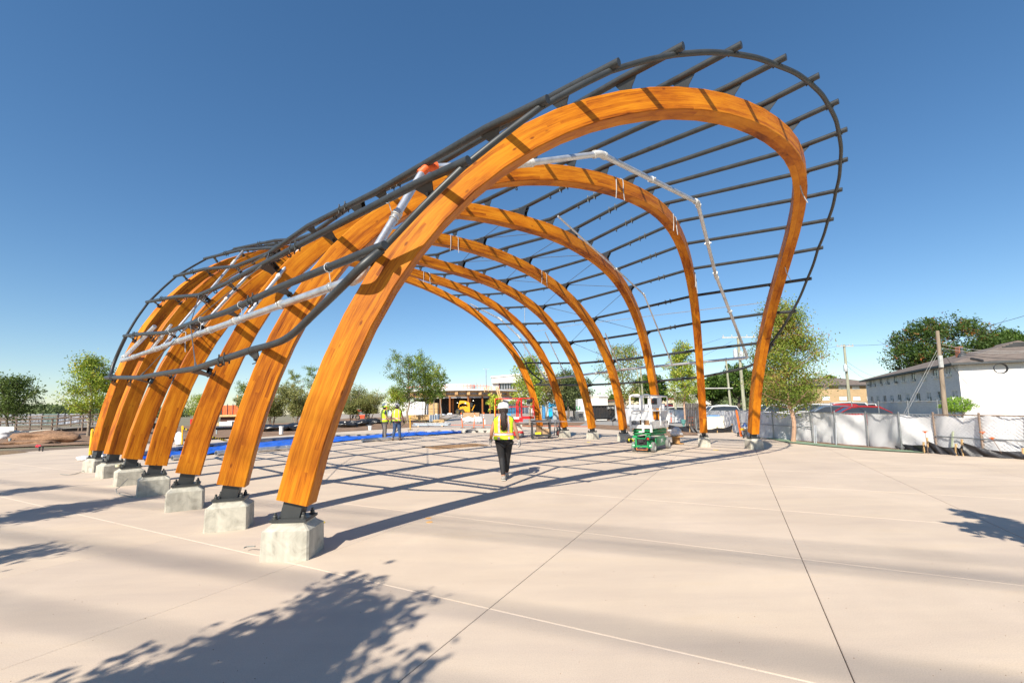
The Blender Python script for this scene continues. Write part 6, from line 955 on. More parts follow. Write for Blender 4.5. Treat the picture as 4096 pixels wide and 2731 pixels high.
# round pavilion with timber posts
py = 112; pav = thing('round_building', 'low round building with white fascia, timber beams and posts and a white drum above', 'building', X(1790, py)); cx_ = X(1790, py); Rr = 19.5; cen_ = cx_ + Vector((0, Rr, 0)); zf = ZV(1790, 1566, py); zb_ = ZV(1790, 1557, py)
WM = mat('white_membrane', (.72, .72, .72), .6, 0, .08, .6); GLU = mat('pale_glulam', (.48, .28, .12), .6, 0, .15, 1.2, stretch=(1, 1, .2)); DK = mat('interior_shade', (.02, .02, .022), .9)  # near-black colour stands in for the shade inside the round building
def arcpts(r, z, a0=-150, a1=-20, n=44): return [Vector((cen_.x + r * math.cos(math.radians(a0 + (a1 - a0) * k / n)), cen_.y + r * math.sin(math.radians(a0 + (a1 - a0) * k / n)), z)) for k in range(n + 1)]
def arcband(name, r, z0, z1, m, a0=-150, a1=-20, th=.4, parent=pav):
    mb = MB(); P0, P1, Q0, Q1 = arcpts(r, z0, a0, a1), arcpts(r, z1, a0, a1), arcpts(r - th, z0, a0, a1), arcpts(r - th, z1, a0, a1); n = len(P0); mb.v = [tuple(p) for p in P0 + P1 + Q0 + Q1]
    for k in range(n - 1): mb.f += [(k, k + 1, n + k + 1, n + k), (n + k, n + k + 1, 3 * n + k + 1, 3 * n + k), (2 * n + k, 2 * n + k + 1, k + 1, k), (3 * n + k, 3 * n + k + 1, 2 * n + k + 1, 2 * n + k)]
    mb.m = [0] * len(mb.f); return mb.build(name, m, parent, world=True)
z1_ = ZV(1790, 1563, py); z2_ = ZV(1790, 1570, py); z3_ = ZV(1790, 1577, py); z4_ = ZV(1790, 1586, py); z5_ = ZV(1790, 1592, py)
arcband('roof_edge', Rr + 1.5, z1_, zb_, WM, th=5); arcband('eave_beam', Rr + .6, z2_, z1_, GLU); arcband('roof_deck', Rr + .3, z1_ - .3, z1_ - .1, GLU, th=12); arcband('ring_beam', Rr, z4_, z3_, GLU); arcband('wall_band', Rr - .2, z5_, z4_, mat('grey_sheathing', (.42, .41, .42), .7, 0, .1, 1), th=.2); arcband('soffit_band', Rr - .1, z3_, z2_, mat('grey_sheathing', (.42, .41, .42), .7), th=.2); arcband('shade_wall', Rr - 6, 0, z3_, DK)
mb = MB(); fl_ = arcpts(Rr - .2, .015); mb.add(fl_, [tuple(range(len(fl_)))]); 
for a in range(-146, -22, 9):
    p = Vector((cen_.x + (Rr + .5) * math.cos(math.radians(a)), cen_.y + (Rr + .5) * math.sin(math.radians(a)), 0)); q = MB(); q.box(p + Vector((0, 0, (z2_ + z1_) / 2 - .35)), (.8, 1.2, z1_ - z2_ + .6)); q.build('beam_end', GLU, pav, world=True)
for u in (1720, 1762, 1799, 1873, 1930, 1960, 1995):
    for k_, r__ in ((0, Rr),):
        d0 = X(u, 100); t = None; e = Vector((d0.x, d0.y, 0)).normalized(); bq = e.dot(cen_); disc = bq * bq - (cen_.dot(cen_) - Rr * Rr)
        if disc < 0: continue
        p = e * (bq - math.sqrt(disc)); q = MB(); q.box(p + Vector((0, 0, z4_ / 2)), (.38, .38, z4_), rz=.2); q.build('timber_post', mat('orange_glulam', (.30, .10, .02), .6, 0, .12, 1), pav, world=True)
for u in (1812, 1880): p = X(u, py + 6); q = MB(); q.box(p + Vector((0, 0, z4_ / 2)), (.6, .6, z4_)); q.build('timber_post', MATS['orange_glulam'], pav, world=True)
dz0, dz1 = zb_, ZV(1845, 1536, py + 14); dc = X(1815, py + 18); q = MB(); q.lathe([(6.6, dz0), (6.6, dz1 - .3), (6.4, dz1), (.001, dz1 + .15)], (dc.x, dc.y, 0), 48, sx=1, sy=.9); q.build('drum_roof', mat('white_cladding', (.74, .74, .72), .55, 0, .04, 2), pav, world=True, smooth=True)
NET = mat('orange_netting', (.85, .16, .05), .7, 0, .15, 2)
q = MB(); P_ = arcpts(Rr - .5, zb_ + .1, -128, -55, 26)
for a, b in zip(P_[:-1], P_[1:]): q.bar(a, a + Vector((0, 0, 1.1)), .09, .09); q.bar(a + Vector((0, 0, 1.0)), (a + b) / 2 + Vector((0, 0, .75)), .04, .10); q.bar((a + b) / 2 + Vector((0, 0, .75)), b + Vector((0, 0, 1.0)), .04, .10)
o = q.build('roof_flags', NET, pav, world=True); o['kind'] = 'stuff'
q = MB(); a, b = A(1938, 1560, py - 2), A(1968, 1555, py - 2)
for dz in (0, .6): q.bar(a + Vector((0, 0, dz)), b + Vector((0, 0, dz)), .12, .15)
for w in (0, .5, 1): q.bar(a * (1 - w) + b * w - Vector((0, 0, .5)), a * (1 - w) + b * w + Vector((0, 0, .65)), .15, .15)
q.build('timber_guard', mat('raw_timber', (.58, .38, .18), .8, 0, .15, 2), pav, world=True)
# small wall lamps inside
for u, v in ((1830, 1611), (1893, 1602)): q = MB(); q.ell(A(u, v, py + 5), (.16, .16, .16), 8, 6); q.build('work_lamp', mat('lit_work_lamp', (1, .95, .8), .5, emis=5), pav, world=True)
# timber ladder stair leaning on the roof
q = MB(); a, b = A(1983, 1548, py - 3), A(2000, 1605, py - 9); a2, b2 = A(1991, 1548, py - 3), A(2009, 1604, py - 9); q.bar(a, b, .2, .3); q.bar(a2, b2, .2, .3)
for k in range(11): w = k / 10; q.bar(a * (1 - w) + b * w, a2 * (1 - w) + b2 * w, .1, .12)
one('timber_ladder', q, MATS['raw_timber'], 'raw timber site ladder leaning on the round building roof', 'ladder')
# white upper building
uy = 128; UB0 = X(1969, uy); ub = thing('white_building', 'white clad upper building with a dark window band behind the round building', 'building', UB0); zu0 = ZV(1969, 1568, uy); zu1 = ZV(1969, 1521, uy); zu2 = ZV(2140, 1506, uy); wdx = (X(2200, uy) - UB0).length; zmid = ZV(1969, 1543, uy)
q = MB(); q.prism([(0, zmid), (wdx, zmid), (wdx, zu2 + .6), (0, zu1)], 0, 12, axis='y'); q.build('upper_wall', mat('white_cladding', (.74, .74, .72), .55), ub); q = MB(); q.box((wdx / 2, 6.5, zmid / 2), (wdx, 11, zmid)); q.build('lower_wall', mat('pale_sheathing', (.6, .6, .6), .7), ub)
q = MB(); q.prism([(-.3, zu1 - .1), (wdx + .3, zu2 + .5), (wdx + .3, zu2 + .9), (-.3, zu1 + .3)], -.3, 12.3, axis='y'); q.build('parapet', WHITE, ub)
xw0 = (X(1998, uy) - UB0).x; xw1 = (X(2062, uy) - UB0).x; q = MB(); q.box(((xw0 + xw1) / 2, .96, (zu0 + zmid) / 2 - .1), (xw1 - xw0, .1, zmid - zu0)); wq = q.build('window', DARKGLASS, ub)
for k in range(7): x = xw0 + (xw1 - xw0) * k / 6; q = MB(); q.box((x, .88, (zu0 + zmid) / 2), (.25, .12, zmid - zu0)); q.build('mullion', mat('red_oxide_frame', (.28, .10, .07), .7) if k in (0, 6) else mat('grey_frame', (.3, .32, .35), .5), wq)
q = MB(); q.bar((xw0 - 2, .3, zu0 - .2), (xw1 + 8, .3, zu0 - .2), .2, .3); q.build('timber_guard', MATS['raw_timber'], ub)
# distant blocks
def block(name, label, u0, u1, vb, vt, y, m, roof=None, rows=0, cols=0, wm=None, depth=14):
    p, q_ = X(u0, y), X(u1, y); w = q_.x - p.x; z = ZV((u0 + u1) / 2, vt, y); t = thing(name, label, 'building', p); b = MB(); b.box((w / 2, depth / 2, z / 2), (w, depth, z)); b.build('wall', m, t); b = MB(); b.box((w / 2, depth / 2, z + .15), (w + .5, depth + .5, .3)); b.build('roof', roof or WHITE, t)
    for r in range(rows):
        for c in range(cols): b = MB(); b.box((w * (c + .5) / cols, -.03, z * (.93 - .9 * (r + .5) / rows)), (w / cols * .62, .08, z / rows * .5)); b.build('window', wm or DARKGLASS, t)
    return t
block('office_tower', 'distant grey office tower block behind the oak', 2226, 2254, 1640, 1509, 520, mat('grey_tower', (.30, .33, .38), .6), rows=9, cols=2, depth=20, wm=mat('tower_glass', (.12, .15, .2), .2))
block('office_tower', 'distant tan slab attached to the grey tower', 2218, 2228, 1640, 1512, 530, mat('tan_tower', (.40, .33, .28), .8), rows=0, depth=20)
block('flat_roof_building', 'low white flat roofed building beyond the dumpster', 2362, 2398, 1640, 1584, 170, mat('cream_wall', (.66, .62, .52), .8), rows=1, cols=3, wm=mat('brown_door', (.15, .08, .04), .8))
block('flat_roof_building', 'low grey flat roofed building right of the white one beyond the dumpster', 2396, 2436, 1640, 1586, 180, mat('grey_wall', (.34, .32, .29), .8), rows=1, cols=2)
block('flat_roof_building', 'long low cream building just behind the dumpster', 2340, 2470, 1640, 1606, 140, mat('white_wall', (.70, .69, .66), .7), rows=0)
block('shop_building', 'pink and cream shop front behind the thin trees', 2480, 2700, 1640, 1598, 115, mat('cream_shop', (.60, .50, .36), .8), mat('maroon_fascia', (.30, .06, .07), .7), rows=1, cols=7)
block('house', 'pale house roof glimpsed between the dense trees', 2790, 2850, 1640, 1560, 110, mat('cream_wall', (.66, .62, .52), .8), rows=2, cols=4)
# site wall of printed banners on the left
bw = thing('banner_fence', 'grey printed construction banner fence beyond the wooden handrail on the left', 'fence', X(200, 92)); yb0 = 92
BN = [mat('grey_banner', (.24, .25, .27), .8, 0, .12, .8), mat('picture_banner', (.10, .14, .13), .8, 0, .5, .5, col2=(.26, .30, .36)), mat('pale_banner', (.30, .32, .37), .8, 0, .08, .8)]
us = [-200, -110, -30, 50, 118, 168, 230, 257, 318, 362, 420, 480]
for k in range(len(us) - 1):
    a, b = X(us[k], yb0), X(us[k + 1], yb0); zt_ = ZV(us[k], 1656 - (us[k] / 400) * 2, yb0); q = MB(); n = 10; vs = []
    for i in range(n + 1):
        w = i / n; p = a * (1 - w) + b * w; vs += [p + Vector((0, .12 * math.sin(i * 2.1 + k), .25)), p + Vector((0, .05 * math.sin(i * 1.3), zt_))]
    q.add(vs, [(2 * i, 2 * i + 2, 2 * i + 3, 2 * i + 1) for i in range(n)]); q.build('banner', BN[1] if k in (5,) else (BN[2] if k in (6, 7) else BN[0]), bw, world=True)
    q = MB(); q.bar(a + Vector((0, -.1, 0)), a + Vector((0, -.1, zt_ + .15)), .12, .12); q.build('fence_post', mat('grey_post', (.18, .18, .19), .5, .5), bw, world=True)
text('HSU', 1.5, mat('grey_print', (.20, .21, .24), .8), 'lettering', bw, tuple(X(140, yb0) - X(200, 92) + Vector((0, -.3, 1.35))), (PI / 2, 0, 0), .01); text('H', .9, WHITE, 'lettering', bw, tuple(X(277, yb0) - X(200, 92) + Vector((0, -.3, 1.7))), (PI / 2, 0, 0), .01)
# wooden handrail and ramp wall
WDG = mat('weathered_timber', (.20, .15, .115), .9, 0, .25, 5, stretch=(1, 1, .3))
def rail(label, pts, zr=(1.1, .75, .35), post_every=1, wp=.12):
    t = thing('handrail', label, 'railing', (pts[0].x, pts[0].y, 0))
    for p in pts: q = MB(); q.bar(Vector((p.x, p.y, 0)), p + Vector((0, 0, zr[0] + .05)), wp, wp); q.build('post', WDG, t, world=True)
    for z in zr:
        for a, b in zip(pts[:-1], pts[1:]): q = MB(); q.bar(a + Vector((0, -.08, z)), b + Vector((0, -.08, z)), .05, .15); q.build('rail_board', WDG, t, world=True)
    return t
def PV(u, v, y): return A(u, v, y)
pr = [PV(-120, 1722, 44), PV(-30, 1720, 45), PV(63, 1718, 46.0), PV(207, 1716, 47.5), PV(330, 1699, 49), PV(460, 1690, 50.5), PV(560, 1684, 52)]
rail('weathered three board wooden handrail climbing along the ramp on the left', pr, (1.12, .70, .28)); pr2 = [PV(u, v - 10, y) for u, v, y in ((-120, 1712, 58), (0, 1710, 58), (120, 1706, 58), (166, 1704, 58), (228, 1702, 58), (283, 1700, 59), (370, 1696, 60))]; rail('second wooden handrail further back on the ramp', pr2, (1.0, .6))
q = MB(); P0 = [X(-150, 46), X(62, 46.4), X(215, 47.8)]; tops = [ZV(-150, 1722, 46), ZV(62, 1722, 46.4), ZV(215, 1716, 47.8)]
for k in range(2): a, b = P0[k], P0[k + 1]; q.add([a, b, b + Vector((0, 0, tops[k + 1])), a + Vector((0, 0, tops[k])), a + Vector((0, .3, 0)), b + Vector((0, .3, 0)), b + Vector((0, .3, tops[k + 1])), a + Vector((0, .3, tops[k]))], [(0, 1, 2, 3), (3, 2, 6, 7), (1, 5, 6, 2), (4, 0, 3, 7)])
one('low_wall', q, mat('pale_wall', (.66, .63, .56), .8, 0, .06, .8), 'white low concrete ramp wall behind the soil mound', 'wall')
q = thing('ramp', 'dark timber faced ramp edge with a white top strip rising to the right', 'ramp', X(215, 48)); a, b = X(216, 48), X(640, 56)
m_ = MB(); za, zb2 = ZV(216, 1717, 48), ZV(640, 1690, 56); m_.add([a, b, b + Vector((0, 0, zb2)), a + Vector((0, 0, za)), a + Vector((0, 3, 0)), b + Vector((0, 3, 0)), b + Vector((0, 3, zb2)), a + Vector((0, 3, za))], [(0, 1, 2, 3), (3, 2, 6, 7), (1, 5, 6, 2), (4, 0, 3, 7)]); m_.build('ramp_side', mat('dark_formwork', (.10, .08, .065), .9, 0, .2, 3), q, world=True)
m_ = MB(); m_.add([a + Vector((0, -.1, za)), b + Vector((0, -.1, zb2)), b + Vector((0, -.1, zb2 + .2)), a + Vector((0, -.1, za + .2)), a + Vector((0, 3, za + .2)), b + Vector((0, 3, zb2 + .2))], [(0, 1, 2, 3), (3, 2, 5, 4)]); m_.build('ramp_top', MATS['pale_wall'], q, world=True)
for k in range(7): w = (k + .5) / 7; p = a * (1 - w) + b * w; m_ = MB(); m_.bar(p + Vector((0, -.12, 0)), p + Vector((0, -.12, (za * (1 - w) + zb2 * w) * .98)), .15, .1); m_.build('brace_post', WDG, q, world=True)
# ------------------------------------------------------------------ fence on the right
FB = [(2500, 1697), (2700, 1690), (2832, 1690), (2965, 1742), (3095, 1756), (3252, 1768), (3348, 1778), (3474, 1786), (3608, 1800), (3748, 1808), (3935, 1825), (4130, 1838), (4400, 1862)]
FT = [1630, 1636, 1640, 1640, 1643, 1647, 1648, 1650, 1653, 1655, 1658, 1660, 1664]
fence = thing('chain_link_fence', 'galvanised chain link fence with rumpled grey white screening along the right side', 'fence', G(3300, 1775)); SCR = mat('grey_white_screen', (.70, .70, .71), .75, 0, .10, 1.2, trans=.25, bump=.2, bscale=8); GP = mat('fence_pipe', (.30, .32, .33), .4, .7, .15, 8); RP = mat('rusty_pipe', (.30, .22, .17), .6, .4, .2, 8)
fp = [G(u, v) for u, v in FB]; ft = [A(u, t, p.y).z for (u, _), t, p in zip(FB, FT, fp)]
for k, (p, z) in enumerate(zip(fp, ft)):
    m_ = MB(); m_.cyl(p, p + Vector((0, 0, z + .03)), .028, 8); m_.ell(p + Vector((0, 0, z + .04)), (.07, .07, .05), 8, 5); m_.build('fence_post', RP if k in (9, 10) else GP, fence, world=True, smooth=True)
for k in range(len(fp) - 1):
    a, b, za, zb2 = fp[k], fp[k + 1], ft[k], ft[k + 1]; m_ = MB(); m_.cyl(a + Vector((0, 0, za - .02)), b + Vector((0, 0, zb2 - .02)), .02, 8); m_.build('top_rail', RP if k >= 9 else GP, fence, world=True)
    d = (b - a).normalized(); nn_ = Vector((-d.y, d.x, 0)); nn_ = nn_ if nn_.y > 0 or nn_.x > 0 else -nn_; L = (b - a).length; NX = max(10, int(L / .12)); NZ_ = 14; vs = []; rr_ = random.Random(k); ph = [rr_.uniform(0, 6) for _ in range(6)]
    for i in range(NX + 1):
        w = i / NX; H_ = za * (1 - w) + zb2 * w
        for j in range(NZ_ + 1):
            h_ = j / NZ_; x = w * L; edge_ = math.sin(PI * w) ** .5; sag = edge_ * (.075 * math.sin(4 * x + ph[0] + 3 * h_ + 2 * math.sin(2 * h_ + ph[1])) + .04 * math.sin(9 * x + ph[2] - 7 * h_) + .015 * math.sin(23 * x + ph[3] + 11 * h_ * (1 + .3 * math.sin(x)))) + .05
            ex = -.10 * max(0, math.sin(x * 1.3 + ph[4])) * h_ * edge_
            vs.append(a * (1 - w) + b * w + nn_ * (sag) + Vector((0, 0, .03 + (H_ - .05 + ex) * h_)))
    m_ = MB(); m_.add(vs, [(i * (NZ_ + 1) + j, (i + 1) * (NZ_ + 1) + j, (i + 1) * (NZ_ + 1) + j + 1, i * (NZ_ + 1) + j + 1) for i in range(NX) for j in range(NZ_)]); m_.build('screen_panel', SCR, fence, world=True, smooth='all')
    if k >= 3:     # woven wire
        m_ = MB(); sp_ = .11; H_ = min(za, zb2) - .04; n_ = int((L + H_) / sp_)
        for i in range(n_):
            for sg in (0, 1):
                x0 = i * sp_ - H_; x1 = i * sp_; zA, zB = .03, H_ + .03
                if x0 < 0: zA += -x0; x0 = 0
                if x1 > L: zB -= x1 - L; x1 = L
                if x1 <= x0: continue
                if sg: x0, x1 = L - x0, L - x1
                m_.tube([a + d * x0 - nn_ * .012 + Vector((0, 0, zA)), a + d * x1 - nn_ * .012 + Vector((0, 0, zB))], .0021, 3, caps=False)
        o = m_.build('wire_mesh', mat('galvanised_wire', (.52, .53, .54), .4, .6, .1, 5), fence, world=True); o['kind'] = 'stuff'
for (k0, k1, f) in ((3, 5, .5), (9, 12, .42)):
    for k in range(k0, k1): m_ = MB(); m_.cyl(fp[k] + Vector((0, 0, ft[k] * f)) - Vector((.03, .03, 0)), fp[k + 1] + Vector((0, 0, ft[k + 1] * f)) - Vector((.03, .03, 0)), .018, 8); m_.build('mid_rail', GP, fence, world=True)
for (u, vb, vt) in ((3345, 1781, 1690), (3258, 1776, 1698), (3265, 1776, 1698)): p = G(u, vb); m_ = MB(); m_.cyl(p, A(u - 2, vt, p.y), .022, 8); one('stake_pipe', m_, GALV, {3345: 'pale metal stake in front of the fence right of the rusty tree', 3258: 'left one of two short metal stakes at the fence beside the rusty tree', 3265: 'right one of two short metal stakes at the fence beside the rusty tree'}[u], 'stake')
# second, plain fence far behind
f2 = thing('chain_link_fence', 'plain chain link fence in front of the car park behind the screened fence', 'fence', X(3600, 30)); pts = [X(u, y) for u, y in ((3100, 42), (3240, 38), (3330, 35), (3415, 33), (3522, 31), (3640, 29.5), (3760, 28.5))]
for p in pts: m_ = MB(); m_.cyl(p, p + Vector((0, 0, 1.86)), .03, 6); m_.build('fence_post', GP, f2, world=True)
for a, b in zip(pts[:-1], pts[1:]): m_ = MB(); m_.cyl(a + Vector((0, 0, 1.78)), b + Vector((0, 0, 1.78)), .018, 6); m_.build('top_rail', GP, f2, world=True)
# green and black screened site fence in the middle distance
f3 = thing('screened_fence', 'grey screened site fence behind the green and white lift', 'fence', X(2560, 62)); pts = [X(2462, 64), X(2500, 62), X(2535, 61), X(2580, 60), X(2625, 60), X(2662, 61)]
for a, b in zip(pts[:-1], pts[1:]):
    m_ = MB(); n = 12; vs = []
    for i in range(n + 1): w = i / n; p = a * (1 - w) + b * w; vs += [p + Vector((0, .1 * math.sin(i * 1.7), .05)), p + Vector((0, .05 * math.sin(i * 2.2), 2.15))]
    m_.add(vs, [(2 * i, 2 * i + 2, 2 * i + 3, 2 * i + 1) for i in range(n)]); m_.build('screen_panel', SCR, f3, world=True, smooth='all'); m_ = MB(); m_.cyl(a, a + Vector((0, 0, 2.25)), .04, 6); m_.build('fence_post', GP, f3, world=True)
f4 = thing('iron_fence', 'black iron railing fence in front of the car park behind the trees', 'fence', X(2750, 58)); a, b = X(2660, 72), X(2960, 62)
for z in (.3, 1.5): m_ = MB(); m_.bar(a + Vector((0, 0, z)), b + Vector((0, 0, z)), .05, .06); m_.build('rail', BLACK, f4, world=True)
m_ = MB(); n = 110
for i in range(n): p = a * (1 - i / n) + b * (i / n); m_.bar(p, p + Vector((0, 0, 1.65)), .03, .03)
o = m_.build('pickets', BLACK, f4, world=True); o['kind'] = 'stuff'
# black silt fences
SILT = mat('black_silt_cloth', (.022, .022, .026), .45, 0, .25, 4, .4, 14)
def silt(label, pts, hs, seed=0):
    t = thing('silt_fence', label, 'silt fence', pts[0]); r = random.Random(seed)
    for k in range(len(pts) - 1):
        a, b = pts[k], pts[k + 1]; n = 26; nz = 8; vs = []; d = (b - a).normalized(); nn_ = Vector((-d.y, d.x, 0)); ph = r.uniform(0, 6)
        for i in range(n + 1):
            w = i / n; H_ = hs[k] * (1 - w) + hs[k + 1] * w - .10 * math.sin(PI * w)
            for j in range(nz + 1): q = j / nz; vs.append(a * (1 - w) + b * w + nn_ * (.05 * math.sin(13 * w + ph + 5 * q) + .02 * math.sin(37 * w + 9 * q)) * (1 - .6 * q) + Vector((0, 0, H_ * q + .01)))
        m_ = MB(); m_.add(vs, [(i * (nz + 1) + j, (i + 1) * (nz + 1) + j, (i + 1) * (nz + 1) + j + 1, i * (nz + 1) + j + 1) for i in range(n) for j in range(nz)]); m_.build('cloth_panel', SILT, t, world=True, smooth='all')
    for p, h in zip(pts, hs): m_ = MB(); m_.bar(p + Vector((0, .03, 0)), p + Vector((.02, .03, h + .1)), .04, .04); m_.build('wood_stake', MATS['raw_timber'], t, world=True)
silt('low black silt fence sagging along the foot of the screened fence', [G(3562, 1792), G(3700, 1812), G(3716, 1812), G(3830, 1822), G(3856, 1823), G(4100, 1838), G(4300, 1855)], [.34, .26, .40, .26, .40, .22, .22], 1)
silt('low black silt fence in front of the white utility box', [G(2672, 1727), G(2760, 1731), G(2800, 1732), G(2870, 1731), G(2930, 1728), G(2947, 1728)], [.5, .45, .30, .32, .45, .4], 2)
for u, v, vt, lab in ((3713, 1815, 1727, 'leftmost'), (3945, 1825, 1730, 'middle'), (4020, 1832, 1752, 'rightmost')):
    p = G(u, v); t = thing('rebar_stake', lab + ' of three thin stakes with an orange cap before the screened fence', 'stake', p, 0, 'orange capped stakes'); z = A(u, vt, p.y).z; m_ = MB(); m_.cyl((0, 0, 0), (-.03 if lab != 'rightmost' else -.3, 0, z), .008, 6); m_.build('rod', RP, t); m_ = MB(); x = -.03 if lab != 'rightmost' else -.3; m_.lathe([(.022, z - .03), (.03, z), (.068, z + .012), (.068, z + .028), (.0001, z + .034)], (x, 0, 0), 14); m_.build('cap', mat('safety_orange', (.85, .15, .02), .5, 0, .05, 5), t)
for u, v, vt, lab in ((3806, 1815, 1724, 'green and white painted survey stake leaning at the fence'), (3822, 1818, 1792, 'short raw wood stake in the silt fence'), (3850, 1820, 1788, 'second short wood stake in the silt fence')): p = G(u, v); m_ = MB(); m_.bar(p, A(u + 6, vt, p.y), .05, .025); one('wood_stake', m_, mat('raw_timber', (.58, .38, .18), .8) if 'wood stake' in lab else mat('pale_green_stake', (.40, .45, .32), .8), lab, 'stake')
# ------------------------------------------------------------------ utility poles and wires
POLE = mat('utility_pole_wood', (.24, .19, .14), .9, 0, .25, 3, .5, 20, stretch=(3, 3, .3)); POLEG = mat('greenish_pole_wood', (.33, .33, .24), .9, 0, .2, 3, .4, 20, stretch=(3, 3, .3)); WIRE = mat('wire_black', (.03, .03, .035), .6)
def pole(label, u, ut, vt, y, r=.14, m=None, arm=None, cans=(), lamp=False):
    b = X(u, y); top = A(ut, vt, y); t = thing('utility_pole', label, 'utility pole', b); d = top - b; m_ = MB(); m_.tube([Vector((0, 0, 0)), d * .5, d], [r * 1.25, r * 1.08, r * .85], 12); m_.build('pole', m or POLEG, t, smooth=True)
    if arm: z, l = arm; c = d * z; q = MB(); q.bar(c - Vector((l / 2, .15, 0)), c + Vector((l / 2, -.15, 0)), .10, .12); q.build('cross_arm', mat('pale_arm', (.5, .5, .46), .6), t); [(lambda k: (lambda q2: (q2.lathe([(.05, 0), (.07, .05), (.04, .1), (.07, .14), (.03, .22)], c + Vector((l * k, -.15, .06)), 8), q2.build('insulator', mat('insulator_grey', (.45, .46, .48), .3), t)))(MB()))(k) for k in (-.46, -.2, .25, .46)]
    for (x, z) in cans: q = MB(); c = d * z + Vector((x, -.25, 0)); q.lathe([(.20, -.42), (.22, -.38), (.22, .36), (.24, .38), (.2, .44), (.06, .47), (.05, .60), (.0001, .62)], c, 14); q.build('transformer', mat('grey_transformer', (.55, .58, .60), .4, .1), t, smooth=True)
    if lamp: q = MB(); q.bar(d, d + Vector((.6, 0, .1)), .08, .06); q.ell(d + Vector((.7, 0, .05)), (.7, .3, .2), 10, 6); q.build('street_lamp_head', mat('grey_plastic', (.2, .2, .2), .6), t)
    return b, top
b1, t1 = pole('tall utility pole with crossarm and three grey transformers left of the nearest right leg', 2982, 2951, 1345, 46, .15, POLEG, (.985, 3.6), ((-.55, .79), (.05, .76), (.5, .78)))
b2, t2 = pole('slim greenish lamp pole between the two right arch legs', 2928, 2904, 1440, 52, .12, POLEG, None, (), True)
b3, t3 = pole('weathered wooden utility pole in front of the white building', 3786, 3749, 1323, 31, .125, POLE); q = MB(); c_ = A(3763, 1445, 31 - .2); q.box(c_, (.24, .12, .85)); one('meter_box', q, mat('meter_grey', (.42, .43, .42), .5), 'grey metal box strapped to the weathered pole by the white building', 'box')
b4, t4 = pole('utility pole with a grey transformer beside the tan brick building', 3404, 3376, 1378, 56, .15, POLEG, (.975, 2.2), ((-.3, .67),))
pole('slim greenish utility pole behind the white lift', 2578, 2560, 1448, 62, .14, POLEG, (.985, 2.4)); pole('second slim pole close beside the pole behind the white lift', 2572, 2545, 1462, 74, .12, POLEG); pole('utility pole behind the green tree between the right arch legs', 2705, 2690, 1420, 60, .13, POLEG); pole('far thin utility pole beyond the dumpster', 2372, 2360, 1560, 150, .15, POLE, (.95, 3)); pole('tall thin light mast beyond the round building', 1946, 1944, 1474, 240, .22, mat('grey_mast', (.35, .37, .40), .5, .5), (.995, 3.5)); pole('far light mast above the round building drum', 1906, 1906, 1530, 400, .2, MATS['grey_mast'], (.99, 3))
pole('tall thin light mast seen between the two rearmost arches', 2100, 2099, 1225, 120, .10, MATS['grey_mast'])
def wire(label, a, b, sag, r=.014, m=None, n=16):
    pts = []
    for k in range(n + 1): w = k / n; p = a * (1 - w) + b * w; p = p - Vector((0, 0, sag * 4 * w * (1 - w))); pts.append(p)
    q = MB(); q.tube(pts, r, 5); one('power_line', q, m or WIRE, label, 'cable')
wire('black power line from the tan building pole up to the right edge above the trees', t4 - Vector((0, 0, .1)), A(4200, 1232, 34), .9, .018); wire('thin power line from the tan building pole towards the transformer pole', t4 - Vector((.4, 0, .1)), t1 + Vector((1.2, 0, 0)), .9, .014)
wire('power line leaving the transformer pole to the left', t1 - Vector((1.2, 0, 0)), A(2480, 1440, 60), .5, .012); wire('lower power line leaving the transformer pole to the left', t1 - Vector((.6, 0, .5)), A(2560, 1500, 62), .6, .012); wire('power line from the slim pole to the far pole beyond the dumpster', A(2560, 1452, 62), A(2364, 1570, 150), 2.5, .02)
wire('thin service wire from the tan building pole to its roof', A(3380, 1440, 56), A(3560, 1505, 88), 1.0, .014); wire('second service wire from the tan building pole to its roof', A(3381, 1455, 56), A(3545, 1515, 88), 1.4, .014)
for k, (v0, v1) in enumerate(((1378, 1400), (1392, 1404), (1400, 1432))): wire(('upper', 'middle', 'lower')[k] + ' cable from the weathered pole across the white building roof', A(3766, v0, 31), A(4150, v1, 30), .25, .012 if k < 2 else .02, mat('pale_cable', (.35, .36, .36), .6) if k < 2 else WIRE)
wire('drooping service cable from the weathered pole to the white wall corner', A(3770, 1405, 31), C0 + nr * .1 + dr * .8 + Vector((0, 0, ZV(3866, 1548, 44.6))), .3, .016); q = MB(); a, b = A(3880, 1433, 30.7), A(3935, 1444, 30.5); q.tube([a, a * .9 + b * .1, a * .1 + b * .9, b], [.03, .10, .10, .03], 10); one('cable_splice', q, BLACK, 'thick black splice case on the cable before the white building', 'splice case')
q = MB(); cc_ = A(4004, 1472, 30.3)
for k in range(3): q.tube([cc_ + Vector((math.cos(x) * (.50 - .02 * k), .03 * k, math.sin(x) * (.36 - .01 * k) - .02)) for x in [2 * PI * i / 30 for i in range(30)]], .022, 6, closed=True)
one('cable_coil', q, BLACK, 'black coil of cable hanging from the line before the white wall', 'cable coil')
for k in range(2): wire(('left', 'right')[k] + ' guy wire from the weathered pole down to the ground', A(3748 + 4 * k, 1400 + k * 12, 31), X(3590 + 10 * k, 33), 0, .012, MATS['pale_cable'])
for u0, v0, y0, u1, y1, lab in ((3060, 1600, 44, 3080, 44, 'left'), (3062, 1590, 44, 3092, 44, 'right')): q = MB(); q.tube([A(u0, v0, y0), X(u1, y1)], .05, 6); one('guy_guard', q, MATS['yellow_paint'], lab + ' yellow guy wire guard behind the nearest right arch leg', 'guy guard')

